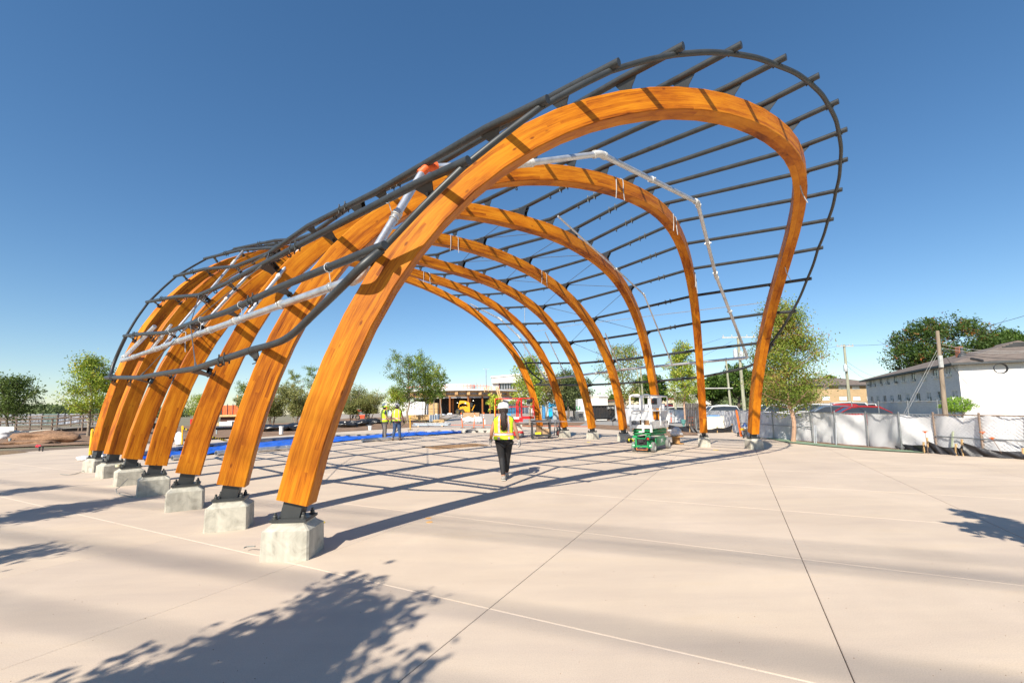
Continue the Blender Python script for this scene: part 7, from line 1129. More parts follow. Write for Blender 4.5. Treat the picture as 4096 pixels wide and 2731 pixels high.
# unseen high lines added behind the viewer to cast blurred bands on the paving
for k, (a, b, h, r) in enumerate((((300, 2190), (1500, 2370), 24, .03), ((0, 1925), (900, 2010), 24, .022), ((2000, 2085), (4096, 2250), 26, .028), ((1700, 2120), (4096, 2335), 26, .034), ((1300, 2330), (4096, 2790), 26, .024), ((0, 2420), (700, 2560), 24, .034))):
    A_, B_ = G(*a), G(*b); d = (B_ - A_).normalized(); A_ -= d * 30; B_ += d * 30; off = Vector((-math.sin(math.radians(23)), -math.cos(math.radians(23)), 0)) * h / math.tan(SUN_EL) + Vector((0, 0, h)); q = MB(); q.tube([A_ + off, B_ + off], r, 6); one('shadow_cable', q, WIRE, ('first', 'second', 'third', 'fourth', 'fifth', 'sixth')[k] + ' heavy overhead cable strung high behind the viewer', 'cable', 'heavy cables strung high behind the viewer')
# ------------------------------------------------------------------ cars
def car(label, u, y, rz, paint, kind='sedan', L=4.6, s=1.15, zoff=0):
    p = X(u, y); t = thing('pickup_truck' if kind == 'pickup' else 'parked_car', label, 'car' if kind != 'pickup' else 'pickup truck', p + Vector((0, 0, zoff)), rz, 'cars parked behind the fences', s)
    h = {'sedan': 1.42, 'suv': 1.75, 'pickup': 1.8}[kind]; b = .62 * h; Wd = .9; hb = L / 2
    if kind == 'sedan': body = [(-hb, .35), (-hb, .75), (-hb + .25, .88), (-hb + .95, .93), (hb - 1.2, .93), (hb - .3, .78), (hb, .62), (hb, .30), (hb - .2, .24), (-hb + .2, .24)]; gh = [(-hb + .55, .92), (-hb + 1.25, 1.36), (-.1, h), (.45, 1.36), (hb - 1.15, .92)]
    elif kind == 'suv': body = [(-hb, .4), (-hb, 1.0), (-hb + .15, 1.08), (hb - 1.2, 1.08), (hb - .15, .95), (hb, .75), (hb, .35), (-hb + .2, .30)]; gh = [(-hb + .08, 1.07), (-hb + .4, 1.68), (-.5, h), (.7, 1.68), (hb - 1.15, 1.07)]
    else: body = [(-hb, .5), (-hb, 1.08), (-hb + .1, 1.12), (hb - 1.3, 1.12), (hb - .2, 1.02), (hb, .8), (hb, .42), (-hb + .2, .36)]; gh = [(-.95, 1.1), (-.85, 1.72), (-.2, h), (.75, 1.72), (hb - 1.25, 1.1)]
    m_ = MB(); k = len(body); m_.v = [(x, -Wd * (1 if z < b else .93), z) for x, z in body] + [(x, Wd * (1 if z < b else .93), z) for x, z in body]; m_.f = [tuple(range(k)), tuple(range(2 * k - 1, k - 1, -1))] + [(i, k + i, k + (i + 1) % k, (i + 1) % k) for i in range(k)]; m_.m = [0] * len(m_.f); m_.build('body', paint, t, bevel=.06)
    m_ = MB(); k = len(gh); m_.v = [(x, -(Wd - .06 if z < 1.15 else Wd - .22), z) for x, z in gh] + [(x, (Wd - .06 if z < 1.15 else Wd - .22), z) for x, z in gh]; m_.f = [tuple(range(k)), tuple(range(2 * k - 1, k - 1, -1))] + [(i, k + i, k + (i + 1) % k, (i + 1) % k) for i in range(k)]; m_.m = [0] * len(m_.f); m_.build('windows', DARKGLASS, t, bevel=.03)
    m_ = MB(); top = [p_ for p_ in gh if p_[1] > 1.3]; [m_.bar((a[0], sg * (Wd - .215), a[1] + .01), (c[0], sg * (Wd - .215), c[1] + .01), .08, .09) for sg in (-1, 1) for a, c in zip(gh[:-1], gh[1:])]; m_.add([(top[0][0] + .05, -Wd + .22, top[0][1] + .02), (top[-1][0] - .05, -Wd + .22, top[-1][1] + .02), (top[-1][0] - .05, Wd - .22, top[-1][1] + .02), (top[0][0] + .05, Wd - .22, top[0][1] + .02)] if len(top) < 3 else [(q[0], sg * (Wd - .20), q[1] + .025) for sg in (-1, 1) for q in top], [(0, 1, 2, 3)] if len(top) < 3 else [(i, i + 1, len(top) + i + 1, len(top) + i) for i in range(len(top) - 1)]); m_.build('roof', paint, t).modifiers.new('t', 'SOLIDIFY').thickness = .09
    for x in (-hb + .85, hb - .9):
        for y_ in (-Wd + .08, Wd - .08): wheel(t, (x, y_, .33), .33, .22, (0, 1 if y_ > 0 else -1, 0), RUBBER, mat('alloy_rim', (.4, .4, .42), .35, .7), 16)
    for sg in (-1, 1): m_ = MB(); m_.box((hb - .06, sg * .62, b * .74), (.1, .35, .14)); m_.build('headlight', mat('clear_lens', (.7, .7, .7), .1), t); m_ = MB(); m_.box((-hb + .04, sg * .68, b * .82), (.08, .28, .16)); m_.build('tail_light', mat('red_lens2', (.45, .01, .01), .2), t)
    return t
def paint(n, c): return mat(n, c, .22, .1, .03, 1, spec=.6)
PW_, PR_, PB_, PG_, PS_ = paint('white_car_paint', (.75, .75, .75)), paint('red_car_paint', (.45, .01, .015)), paint('black_car_paint', (.015, .016, .02)), paint('blue_grey_paint', (.10, .13, .18)), paint('silver_paint', (.45, .46, .48))
car('white pickup truck behind the fence seen under the rusty tree', 3100, 44, PI + .05, PW_, 'pickup', 5.6, 1.0)
car('white van like car parked behind the fence left of the red cars', 3235, 42, 2.5, PW_, 'suv', 4.6, 1.0)
car('dark blue grey sedan parked behind the fence before the tan brick building', 3322, 38.5, 2.75, PG_, 'sedan', 4.7, 1.1); car('red sedan parked behind the blue grey sedan', 3352, 43, 2.75, PR_, 'sedan', 4.7, 1.18); car('white suv parked just left of the white building', 3366, 52, 2.8, PW_, 'suv', 4.8, 1.1)
car('dark red low sedan nearest the white building behind the fence', 3425, 33.5, 2.85, paint('dark_red_paint', (.28, .008, .014)), 'sedan', 4.7, 1.12, -.1); car('white suv with red tail lights against the far end of the white building', 3462, 66, 1.2, PW_, 'suv', 4.8, 1.0); car('silver sedan half hidden by the rusty tree behind the fence', 3190, 50, 2.6, PS_, 'sedan', 4.6, 1.0)
car('white suv behind the fence beside the white utility box', 2868, 50, PI, PW_, 'suv', 4.8, 1.0); car('white pickup with a red stripe in the car park behind the lamp pole', 2888, 70, 1.45, PW_, 'pickup', 5.2, 1.1); car('black suv in the car park left of the lamp pole', 2852, 72, 1.6, PB_, 'suv', 4.8, 1.1); car('dark sedan in the car park right of the big utility pole', 2962, 68, .2, PB_, 'sedan', 4.6, 1.0)
car('white car beyond the lawn behind the white lift', 2712, 82, .1, PW_, 'suv', 4.8, 1.0); car('black car beyond the lawn behind the white lift', 2672, 84, .1, PB_, 'suv', 4.8, 1.0); car('red car roof far behind the white lift', 2668, 105, .1, PR_, 'suv', 4.8, 1.3)
# ------------------------------------------------------------------ utility box, valves, hydrant
ub_ = G(2877, 1716); w_ = 92 * ub_.y / FPX; hz_ = A(2877, 1668, ub_.y).z; t = thing('utility_box', 'long cream white utility box with a blue hose coiled on its lid', 'utility box', ub_, .06); CRW = mat('cream_white_box', (.70, .68, .60), .6, 0, .06, 3)
m_ = MB(); m_.box((0, .5, hz_ / 2), (w_, 1.0, hz_)); m_.build('cabinet', CRW, t, bevel=.02); m_ = MB(); m_.box((0, .5, hz_ + .03), (w_ + .06, 1.06, .06)); m_.build('lid', CRW, t, bevel=.01); m_ = MB(); [m_.tube([Vector((-.1 + math.cos(a) * (.5 - .04 * k), .5 + math.sin(a) * .25, hz_ + .08 + .02 * k)) for a in [2 * PI * i / 20 for i in range(20)]], .02, 5, closed=True) for k in range(3)]; m_.build('blue_hose', mat('blue_hose', (.03, .22, .55), .5), t)
for x in (-.35, .35): m_ = MB(); m_.tube([(x * w_ * .3, -.03, .12), (x * w_ * .3, -.06, .16), (x * w_ * .3, -.06, .26), (x * w_ * .3, -.03, .3)], .012, 6); m_.build('handle', GP, t)
def standpipe(label, u, vb, vt, r, m, name='standpipe', cat='pipe'):
    p = G(u, vb); z = A(u, vt, p.y).z; q = MB(); q.lathe([(r, 0), (r, z - .08), (r * 1.2, z - .08), (r * 1.2, z), (.0001, z)], (p.x, p.y, 0), 14); return one(name, q, m, label, cat, smooth=True)
TEAL = mat('teal_cap', (.10, .28, .27), .5, 0, .1, 8); q = MB(); p = G(2735, 1715); q.lathe([(.06, 0), (.06, .3), (.10, .34), (.16, .42), (.17, .62), (.19, .64), (.19, .70), (.0001, .72)], (p.x, p.y, 0), 14); one('valve_cap', q, TEAL, 'teal plastic valve cap on a post left of the black pipe flanges', 'valve', smooth=True)
t = thing('pipe_riser', 'black pipe riser with orange flanges beside the second right arch leg', 'pipe', G(2768, 1718)); 
for z, m__ in ((.1, 'safety_orange'), (.35, 'safety_orange'), (.62, 'safety_orange'), (.85, 'safety_orange')): m_ = MB(); m_.lathe([(.20, z), (.20, z + .05)], (0, 0, 0), 16); m_.build('flange', MATS['safety_orange'] if z < .9 else RUBBER, t)
m_ = MB(); m_.lathe([(.13, 0), (.14, .3), (.17, .5), (.12, .7), (.17, .95), (.0001, 1.0)], (0, 0, 0), 16); m_.build('pipe', mat('dark_pipe', (.05, .035, .03), .6), t, smooth=True)
standpipe('upright pale grey blue pipe stub left of the second right arch leg', 2784, 1716, 1672, .12, mat('pale_grey_pipe', (.38, .46, .48), .5)); q = MB(); pa = X(2756, 27); 
for x in range(8): q.bar(X(2748, 30) + Vector((x * .12, .02 * (x % 2), .1)), X(2748, 30) + Vector((x * .12, .02 * (x % 2), 1.9)), .12, .05)
one('wrapped_board', q, mat('dark_wrapped_panel', (.10, .085, .08), .5, 0, .4, 3), 'dark brown wrapped panel standing left of the second right arch leg', 'panel')
ht = thing('fire_hydrant', 'silver hydrant with a blue bonnet beside the leaning orange post', 'hydrant', G(2982, 1747)); SIL = mat('silver_hydrant', (.5, .5, .5), .4, .4); m_ = MB(); m_.lathe([(.14, 0), (.14, .04), (.09, .06), (.09, .38), (.12, .4), (.12, .44)], (0, 0, 0), 16); m_.build('barrel', mat('dark_barrel', (.07, .07, .08), .6), ht, smooth=True); m_ = MB(); m_.ell((.02, -.02, .46), (.34, .3, .24), 14, 8); m_.cyl((.02, -.02, .46), (.28, -.1, .46), .07, 12); m_.build('nozzle_head', SIL, ht, smooth=True); m_ = MB(); m_.lathe([(.13, .55), (.10, .64), (.04, .70), (.03, .76), (.0001, .77)], (0, 0, 0), 14); m_.build('bonnet', mat('blue_bonnet', (.03, .08, .25), .4), ht, smooth=True); m_ = MB(); m_.cyl((-.10, -.05, .40), (-.24, -.1, .42), .06, 10); m_.build('yellow_valve', MATS['yellow_paint'], ht)
for u, vb, vt, lab in ((2953, 1745, 1728, 'short black pipe stub left of the leaning orange post'), (2975, 1752, 1737, 'short black pipe stub in front of the hydrant')): standpipe(lab, u, vb, vt, .04, RUBBER)
# orange and yellow posts
def delineator(label, u, vb, ut, vt, base=True, m=None, bands=True, r=.045, top_loop=True, group='orange delineator posts'):
    p = G(u, vb); top = A(ut, vt, p.y); t = thing('delineator_post', label, 'post', p, 0, group); d = top - p; m = m or MATS['safety_orange']; q = MB(); q.tube([Vector((0, 0, .03)), d * .9, d], [r, r * .85, r * .6], 12); q.build('post', m, t, smooth=True)
    if top_loop: q = MB(); c = d * .97; q.tube([c + Vector((math.cos(a) * .045, 0, math.sin(a) * .06)) for a in [2 * PI * k / 14 for k in range(14)]], .018, 6, closed=True); q.build('loop', m, t)
    if bands:
        for f in (.66, .80): q = MB(); q.tube([d * f, d * (f + .08)], r * .93 + .004, 12, caps=False); q.build('reflective_band', WHITE, t)
    if base: q = MB(); q.lathe([(.25, 0), (.25, .03), (.10, .06), (.0001, .07)], (0, 0, 0), 8); q.build('base', RUBBER, t)
    return t
delineator('orange delineator leaning slightly, leftmost of three behind the tarp', 1851, 1711, 1845, 1651); delineator('orange delineator, middle of three behind the tarp', 1895, 1713, 1899, 1652); delineator('orange delineator, rightmost of three behind the tarp', 1934, 1711, 1935, 1650)
delineator('orange delineator on the road right of the white lift', 2685, 1692, 2684, 1653); delineator('leaning bare orange post beside the hydrant', 2965, 1746, 2945, 1640, base=False, bands=False, r=.06, top_loop=False)
YP = MATS['yellow_paint']; delineator('yellow tape post with black base right of the two men', 1641, 1719, 1640, 1664, m=YP, bands=False, group='yellow tape posts'); delineator('yellow tape post beside the white sandbag seen between left arch legs', 728, 1781, 730, 1705, m=YP, bands=False, group='yellow tape posts'); delineator('yellow post just behind the rearmost left arch leg', 361, 1822, 370, 1718, m=YP, bands=False, base=False, group='yellow tape posts', r=.06)
def tape(label, pts, w=.09):
    P_ = spline(pts, 8); q = MB(); k = 0
    for i, (a, b) in enumerate(zip(P_[:-1], P_[1:])):
        n = 2
        for z in range(n): c0 = a.lerp(b, z / n); c1 = a.lerp(b, (z + 1) / n); q.mi = k % 2; k += 1; u_ = Vector((0, 0, w / 2)).lerp(Vector((0, w / 2, 0)), .3 * math.sin(i)); q.add([c0 - u_, c1 - u_, c1 + u_, c0 + u_], [(0, 1, 2, 3)])
    one('caution_tape', q, [mat('tape_yellow', (.85, .62, .02), .5), BLACK], label, 'caution tape')
tp_ = A(1641, 1672, G(1641, 1719).y); tape('yellow and black caution tape drooping left from the yellow post past the men', [tp_, A(1610, 1700, 30), A(1575, 1733, 26.5), A(1545, 1742, 25.5)]); tape('yellow and black caution tape running right from the yellow post towards the round building', [tp_, A(1690, 1683, 44), A(1720, 1688, 50), A(1790, 1676, 62), A(1842, 1658, 80)]); tape('caution tape trailing from the yellow post between left arch legs', [A(730, 1712, 22), A(860, 1750, 23), A(915, 1764, 24)])
# ------------------------------------------------------------------ low pit kerb with brackets, tarp, pipes
KB = [(560, 1838, 1806), (700, 1815, 1787), (833, 1797, 1773), (1047, 1774, 1753), (1200, 1760, 1743), (1350, 1751, 1736), (1500, 1743, 1731), (1700, 1735, 1720), (1850, 1731, 1717), (1965, 1730, 1716)]
kp_ = [G(u, v) for u, v, _ in KB]; kz = [A(u, t, p.y).z for (u, _, t), p in zip(KB, kp_)]; kt = thing('planter_kerb', 'low pale concrete kerb with small black steel brackets behind the blue tarp', 'kerb', kp_[4]); KC = mat('pale_kerb', (.46, .43, .385), .85, 0, .12, 2, .2, 50)
for k in range(len(kp_) - 1):
    a, b = kp_[k], kp_[k + 1]; d = (b - a).normalized(); n2 = Vector((-d.y, d.x, 0)); g_ = d * .01
    q = MB(); q.add([a + g_, b - g_, b - g_ + n2 * .4, a + g_ + n2 * .4] + [p + Vector((0, 0, z)) for p, z in ((a + g_, kz[k]), (b - g_, kz[k + 1]), (b - g_ + n2 * .4, kz[k + 1]), (a + g_ + n2 * .4, kz[k]))], [(3, 2, 1, 0), (4, 5, 6, 7), (0, 1, 5, 4), (1, 2, 6, 5), (2, 3, 7, 6), (3, 0, 4, 7)]); q.build('kerb_block', KC, kt, world=True, bevel=.012)
for u in list(range(720, 1100, 62)) + [1352, 1390, 1432, 1470, 1508, 1540, 1634, 1667, 1700, 1732, 1765, 1785, 1806, 1838, 1868, 1907, 1940]:
    k = max(i for i in range(len(KB)) if KB[i][0] <= u); k = min(k, len(KB) - 2); w = (u - KB[k][0]) / (KB[k + 1][0] - KB[k][0]); p = kp_[k].lerp(kp_[k + 1], w); d = (kp_[k + 1] - kp_[k]).normalized(); n2 = Vector((d.y, -d.x, 0)); z = (kz[k] * (1 - w) + kz[k + 1] * w) * .62; q = MB(); q.bar(p - d * .13 + Vector((0, 0, z)), p + d * .13 + Vector((0, 0, z)), .10, .02); q.bar(p - d * .07 + n2 * .03 + Vector((0, 0, z - .07)), p + d * .07 + n2 * .03 + Vector((0, 0, z - .07)), .02, .10); q.build('steel_bracket', BOLT, kt, world=True)
TARP = mat('blue_tarpaulin', (.006, .10, .62), .32, 0, .22, 4, spec=.6); TB_ = [(560, 1845, 1826), (700, 1830, 1815), (833, 1820, 1800), (900, 1812, 1788), (1036, 1801, 1778), (1170, 1788, 1762), (1340, 1770, 1752), (1450, 1758, 1750), (1560, 1750, 1738), (1650, 1744, 1734), (1760, 1739, 1731), (1850, 1733, 1728)]
vs = []; nc = 12; P_ = []; rowsA = []; rowsB = []
for k in range(len(TB_) - 1):
    for j in range(16):
        w = j / 16; rowsA.append(G(TB_[k][0] * (1 - w) + TB_[k + 1][0] * w, TB_[k][1] * (1 - w) + TB_[k + 1][1] * w)); rowsB.append(G(TB_[k][0] * (1 - w) + TB_[k + 1][0] * w, TB_[k][2] * (1 - w) + TB_[k + 1][2] * w))
from mathutils import noise as NZ
for i, (a, b) in enumerate(zip(rowsA, rowsB)):
    for j in range(nc + 1): w = j / nc; p = a.lerp(b, w); n_ = NZ.noise(Vector((p.x * 2.2, p.y * 2.2, 0))) + .6 * NZ.noise(Vector((p.x * 5, p.y * 1.5, 4))); vs.append(p + Vector((0, 0, .02 + (.06 + .09 * max(0, n_ + .3)) * math.sin(PI * min(1, w * 1.15 + .05)) ** .5 + .10 * w)))
q = MB(); q.add(vs, [(i * (nc + 1) + j, (i + 1) * (nc + 1) + j, (i + 1) * (nc + 1) + j + 1, i * (nc + 1) + j + 1) for i in range(len(rowsA) - 1) for j in range(nc)]); one('blue_tarp', q, TARP, 'long crumpled bright blue tarpaulin laid along the low kerb', 'tarp', smooth='all')
def gpipe(label, a, b, r=.10):
    t = thing('steel_pipe', label, 'pipe', a, 0, 'loose galvanised pipes on the paving'); d = (b - a); up = Vector((0, 0, r)); q = MB(); n = 18; dn = d.normalized(); u_ = dn.orthogonal().normalized(); w_ = dn.cross(u_); vs = []
    for (s_, rr_) in ((0, r), (1, r), (1, r * .88), (0, r * .88)): vs += [up + d * s_ + (u_ * math.cos(2 * PI * k / n) + w_ * math.sin(2 * PI * k / n)) * rr_ for k in range(n)]
    q.add(vs, [(i * n + k, i * n + (k + 1) % n, ((i + 1) % 4) * n + (k + 1) % n, ((i + 1) % 4) * n + k) for i in range(4) for k in range(n)]); q.build('pipe_length', GALV, t, smooth=True); q = MB(); q.cyl(up + d * .7, up + d * .7 + dn * .12, r * 1.12, 16); q.build('coupling', GALV, t, smooth=True)
gpipe('galvanised pipe on the paving at the feet of the two men', G(1448, 1768), G(1612, 1757)); gpipe('long galvanised pipe on the paving seen between the nearest two left legs', G(1030, 1808), G(1185, 1795)); gpipe('galvanised pipe end on the paving between the second and third left legs', G(864, 1822), G(960, 1812)); gpipe('galvanised pipe on the paving between the third and fourth left legs', G(688, 1842), G(770, 1834))
def strip(name, label, cat, pts, z, h, m, th=.02):
    q = MB(); P_ = [G(u, v) for u, v in pts]; k = len(P_); q.add([p + Vector((0, 0, z)) for p in P_] + [p + Vector((0, 0, z + th)) for p in P_], [tuple(range(k - 1, -1, -1)), tuple(range(k, 2 * k))] + [(i, (i + 1) % k, k + (i + 1) % k, k + i) for i in range(k)]); return one(name, q, m, label, cat)
strip('plywood_sheet', 'brown plywood sheet lying flat on the paving left of the woman', 'plywood', [(1686, 1787), (1745, 1797), (1955, 1781), (1900, 1774)], .003, 0, mat('brown_plywood', (.30, .17, .075), .85, 0, .2, 2, stretch=(6, 1, 1)), .018)
# ------------------------------------------------------------------ tool cart, backpack, threader
cp = G(2127, 1756); k_ = cp.y / FPX; ct = thing('tool_cart', 'black two shelf tool cart loaded with boxes right of the walking woman', 'cart', cp, .03); CW, CD = 78 * k_, .62; BP = mat('charcoal_plastic', (.035, .037, .04), .5, 0, .2, 8)
for z, h in ((.16, .09), (66 * k_, .09)):
    q = MB(); q.box((CW / 2, CD / 2, z + .02), (CW, CD, .04)); q.build('shelf', BP, ct, bevel=.01)
    for c, d in (((CW / 2, 0, z + .06), (CW, .03, h)), ((CW / 2, CD, z + .06), (CW, .03, h)), ((0, CD / 2, z + .06), (.03, CD, h)), ((CW, CD / 2, z + .06), (.03, CD, h))): q = MB(); q.box(c, d); q.build('shelf_rim', BP, ct, bevel=.006)
for x in (.05, CW - .05):
    for y in (.05, CD - .05): q = MB(); q.box((x, y, 35 * k_), (.08, .07, 66 * k_)); q.build('leg', BP, ct, bevel=.01); wheel(ct, (x, y, .065), .065, .035, (0, 1 if y > .3 else -1, 0), RUBBER, mat('alloy_rim', (.4, .4, .42), .35, .7), 14)
def cbox(name, label, c, d, m, rz=0, cat='box'): q = MB(); q.box(c, d, rz=rz); return one(name, q, m, label, cat, bevel=.004)
CBD = mat('cardboard', (.42, .28, .16), .85, 0, .12, 5); o_ = ct.location
cbox('cardboard_box', 'brown paper sack on the lower shelf of the tool cart', o_ + Vector((.42, .25, .50)), (.28, .25, .46), mat('brown_sack', (.25, .15, .08), .85), .1); cbox('cardboard_box', 'open cardboard box on the lower shelf right of the sack', o_ + Vector((.82, .28, .40)), (.38, .3, .30), CBD, -.15); cbox('tool_case', 'bright yellow tool case on the lower shelf of the cart', o_ + Vector((.36, .08, .30)), (.34, .14, .14), mat('safety_yellow', (.75, .72, .02), .5), 0, 'case')
q = MB(); 
for k in range(5): q.tube(spline([o_ + Vector((.85 + .06 * k, .2, 1.06)), o_ + Vector((.80 + .09 * k, .2, 1.22 + .03 * (k % 3))), o_ + Vector((.95 + .05 * k, .25, 1.08))], 4), .022, 6)
one('power_tools', q, RUBBER, 'heap of black tools and cords on the cart top', 'tools'); q = MB(); q.tube([A(2075, 1687, cp.y + .1), A(2271, 1685, cp.y - .4)], .012, 6); one('conduit', q, GALV, 'long thin conduit lying across the cart top', 'conduit'); q = MB(); q.tube([o_ + Vector((1.06, .2, 1.05)), o_ + Vector((1.42, .25, 1.50))], .022, 8); one('pipe_wrench', q, mat('dark_green_tool', (.02, .08, .06), .5), 'dark green long tool leaning up from the cart', 'tool')
bk_ = G(2236, 1746); t = thing('backpack', 'black backpack leaning on the left side of the sixth right footing', 'backpack', bk_, -.1); q = MB(); q.ell((0, .15, .30), (.30, .24, .60), 14, 10); q.build('bag', BLACK, t, smooth='all'); q = MB(); q.ell((-.01, .02, .20), (.22, .12, .28), 12, 8); q.build('pocket', mat('dark_red_trim', (.10, .02, .015), .7), t, smooth='all'); q = MB(); q.tube(spline([(-.10, .02, .5), (-.16, -.03, .3), (-.11, 0, .08)], 5), .012, 5); q.tube(spline([(-.03, .1, .56), (0, .05, .66), (.05, .1, .56)], 5), .01, 5); q.build('strap', BLACK, t)
mt = G(2225, 1742); yt = mt.y - .1; t = thing('pipe_threader', 'grey pipe threading machine with a handwheel behind the tool cart', 'machine', mt); SG = mat('machine_grey', (.38, .40, .42), .45, .2); q = MB(); q.tube([(-.1, .3, 0), (0, .3, .95)], .03, 6); q.tube([(.35, .3, 0), (.2, .3, .95)], .03, 6); q.tube([(.1, .7, 0), (.1, .4, .95)], .03, 6); q.build('tripod_stand', GP, t); q = MB(); q.box((.06, .35, 1.25), (.42, .35, .55)); q.box((.0, .35, 1.62), (.3, .3, .35)); q.ell((.06, .2, 1.72), (.42, .3, .14), 12, 6); q.build('head', SG, t, bevel=.03); q = MB(); q.tube([Vector((.55 + .2 * math.cos(a), .2, 1.05 + .24 * math.sin(a))) for a in [2 * PI * i / 24 for i in range(24)]], .018, 6, closed=True); [q.tube([(.55, .2, 1.05), (.55 + .2 * math.cos(a), .2, 1.05 + .24 * math.sin(a))], .012, 5) for a in (0, 1.57, 3.14, 4.71)]; q.build('handwheel', SG, t)
# ------------------------------------------------------------------ spool with bag, drill, tape roll
sp_ = G(2705, 1775); t = thing('cable_spool', 'wooden cable spool used as a stand behind the green lift', 'spool', sp_); zt_ = A(2705, 1743, sp_.y).z; WS = mat('spool_wood', (.46, .26, .10), .8, 0, .2, 4); 
for z in (.01, zt_ - .03): q = MB(); q.lathe([(.33, z), (.33, z + .03), (.0001, z + .031)], (0, 0, 0), 24); q.build('flange', WS, t)
for k in range(12): a = 2 * PI * k / 12; q = MB(); q.box((.15 * math.cos(a), .15 * math.sin(a), zt_ / 2), (.022, .078, zt_ - .08), rz=a); q.build('stave', WS, t)
from mathutils import noise as NZ
def crumple(name, label, c, d, m, seed, cat, n=3, amp=.28, flat=True, boxy=1.0):
    b_ = bmesh.new(); bmesh.ops.create_icosphere(b_, subdivisions=4, radius=.5)
    for v in b_.verts:
        q = v.co.copy()
        if boxy < 1: q = Vector([math.copysign(abs(2 * t) ** boxy / 2, t) for t in q]); v.co = q
        f = 1 + amp * (NZ.noise(q * 3.2 + Vector((seed, 0, 0))) + .5 * abs(NZ.noise(q * 8 + Vector((0, seed, 0)))) - .15); v.co = Vector((q.x * d[0] * f, q.y * d[1] * f, max(q.z * f, -.42 if flat else -9) * d[2]))
    zm = min(v.co.z for v in b_.verts)
    for v in b_.verts: v.co.z -= zm
    me = bpy.data.meshes.new(name); b_.to_mesh(me); b_.free(); me.materials.append(m); me.polygons.foreach_set('use_smooth', [True] * len(me.polygons)); o = bpy.data.objects.new(name, me); COL.objects.link(o); o.location = c; return tag(o, label, cat)
PLB = mat('white_plastic_sheet', (.74, .74, .76), .3, 0, .06, 6, trans=.2)
crumple('plastic_bag', 'crumpled white plastic bag on top of the wooden spool', sp_ + Vector((-.02, 0, zt_)), (.62, .4, .40), PLB, 3, 'bag', amp=.5); crumple('plastic_bag', 'clear plastic bag on the ground left of the wooden spool', sp_ + Vector((-.42, .15, 0)), (.32, .3, .24), mat('clear_plastic', (.55, .56, .6), .2, trans=.3), 4, 'bag')
dp = G(2520, 1770); t = thing('cordless_saw', 'yellow and black cordless tool on the paving left of the green lift', 'power tool', dp, .4); q = MB(); q.box((.02, 0, .12), (.22, .14, .14)); q.box((.16, .02, .08), (.16, .1, .1)); q.build('motor', mat('safety_yellow', (.75, .72, .02), .5), t, bevel=.02); q = MB(); q.tube(spline([(-.1, 0, .1), (-.14, 0, .2), (-.02, 0, .26), (.08, 0, .2)], 4), .022, 8); q.box((-.1, 0, .05), (.12, .1, .08)); q.cyl((.0, -.09, .1), (.0, -.06, .1), .09, 14); q.build('handle', BLACK, t, bevel=.01)
tr_ = MB(); tc_ = Vector((ARC[4][0][0].x, ARC[4][0][0].y, .43)) + Vector((-.22, -.10, 0)); tr_.lathe([(.028, 0), (.055, 0), (.055, .05), (.028, .05), (.028, 0)], tc_, 18); one('tape_roll', tr_, mat('masking_tape', (.62, .55, .36), .7), 'roll of pale tape lying on the fifth left base plate', 'tape roll')
for (u, v, w) in ((1276, 2091, .085), (2863, 1799, .11), (2354, 1768, .10)): p = G(u, v); q = MB(); q.lathe([(w, 0), (w, .006), (.0001, .007)], (p.x, p.y, 0), 18); one('marker_disc', q, mat('yellow_marker', (.80, .58, .03), .6), {1276: 'yellow disc on the paving beside the nearest left footing', 2863: 'yellow disc on the paving between the two right footings', 2354: 'yellow disc on the paving beside the fifth right footing'}[u], 'marker')
for u, v in ((1714, 2072), (1718, 2087)): p = G(u, v); q = MB(); q.lathe([(.05, 0), (.048, .003), (.0001, .0035)], (p.x, p.y, 0), 14); one('paint_spot', q, mat('orange_spray_paint', (.66, .36, .12), .9), ('upper' if v < 2080 else 'lower') + ' of two small orange paint spots on the paving', 'paint mark')
# grounding leads from footings
for k, (pts, lab) in enumerate((([(797, 1988), (772, 1993), (735, 1990)], 'grey'), )): pass
def lead(label, pts, zs): q = MB(); q.tube(spline([G(u, v, z) for (u, v), z in zip(pts, zs)], 6), .008, 5); one('ground_wire', q, mat('grey_wire', (.25, .25, .23), .6), label, 'wire')
lead('grey wire curling out of the paving beside the fourth left footing', [(530, 1985), (500, 1980), (470, 1972), (465, 1955), (480, 1945), (512, 1912)], [.02, .02, .03, .08, .2, .34]); lead('short grey wire on the paving at the rearmost left footing', [(335, 1882), (315, 1890), (280, 1898), (240, 1895)], [.05, .02, .02, .02]); lead('short grey wire poking out at the foot of the nearest left footing', [(1020, 2184), (990, 2185), (975, 2190)], [.06, .05, .05])
for i, z in ((3, .06), (6, .06)): c = ARC[i][0][0]; 
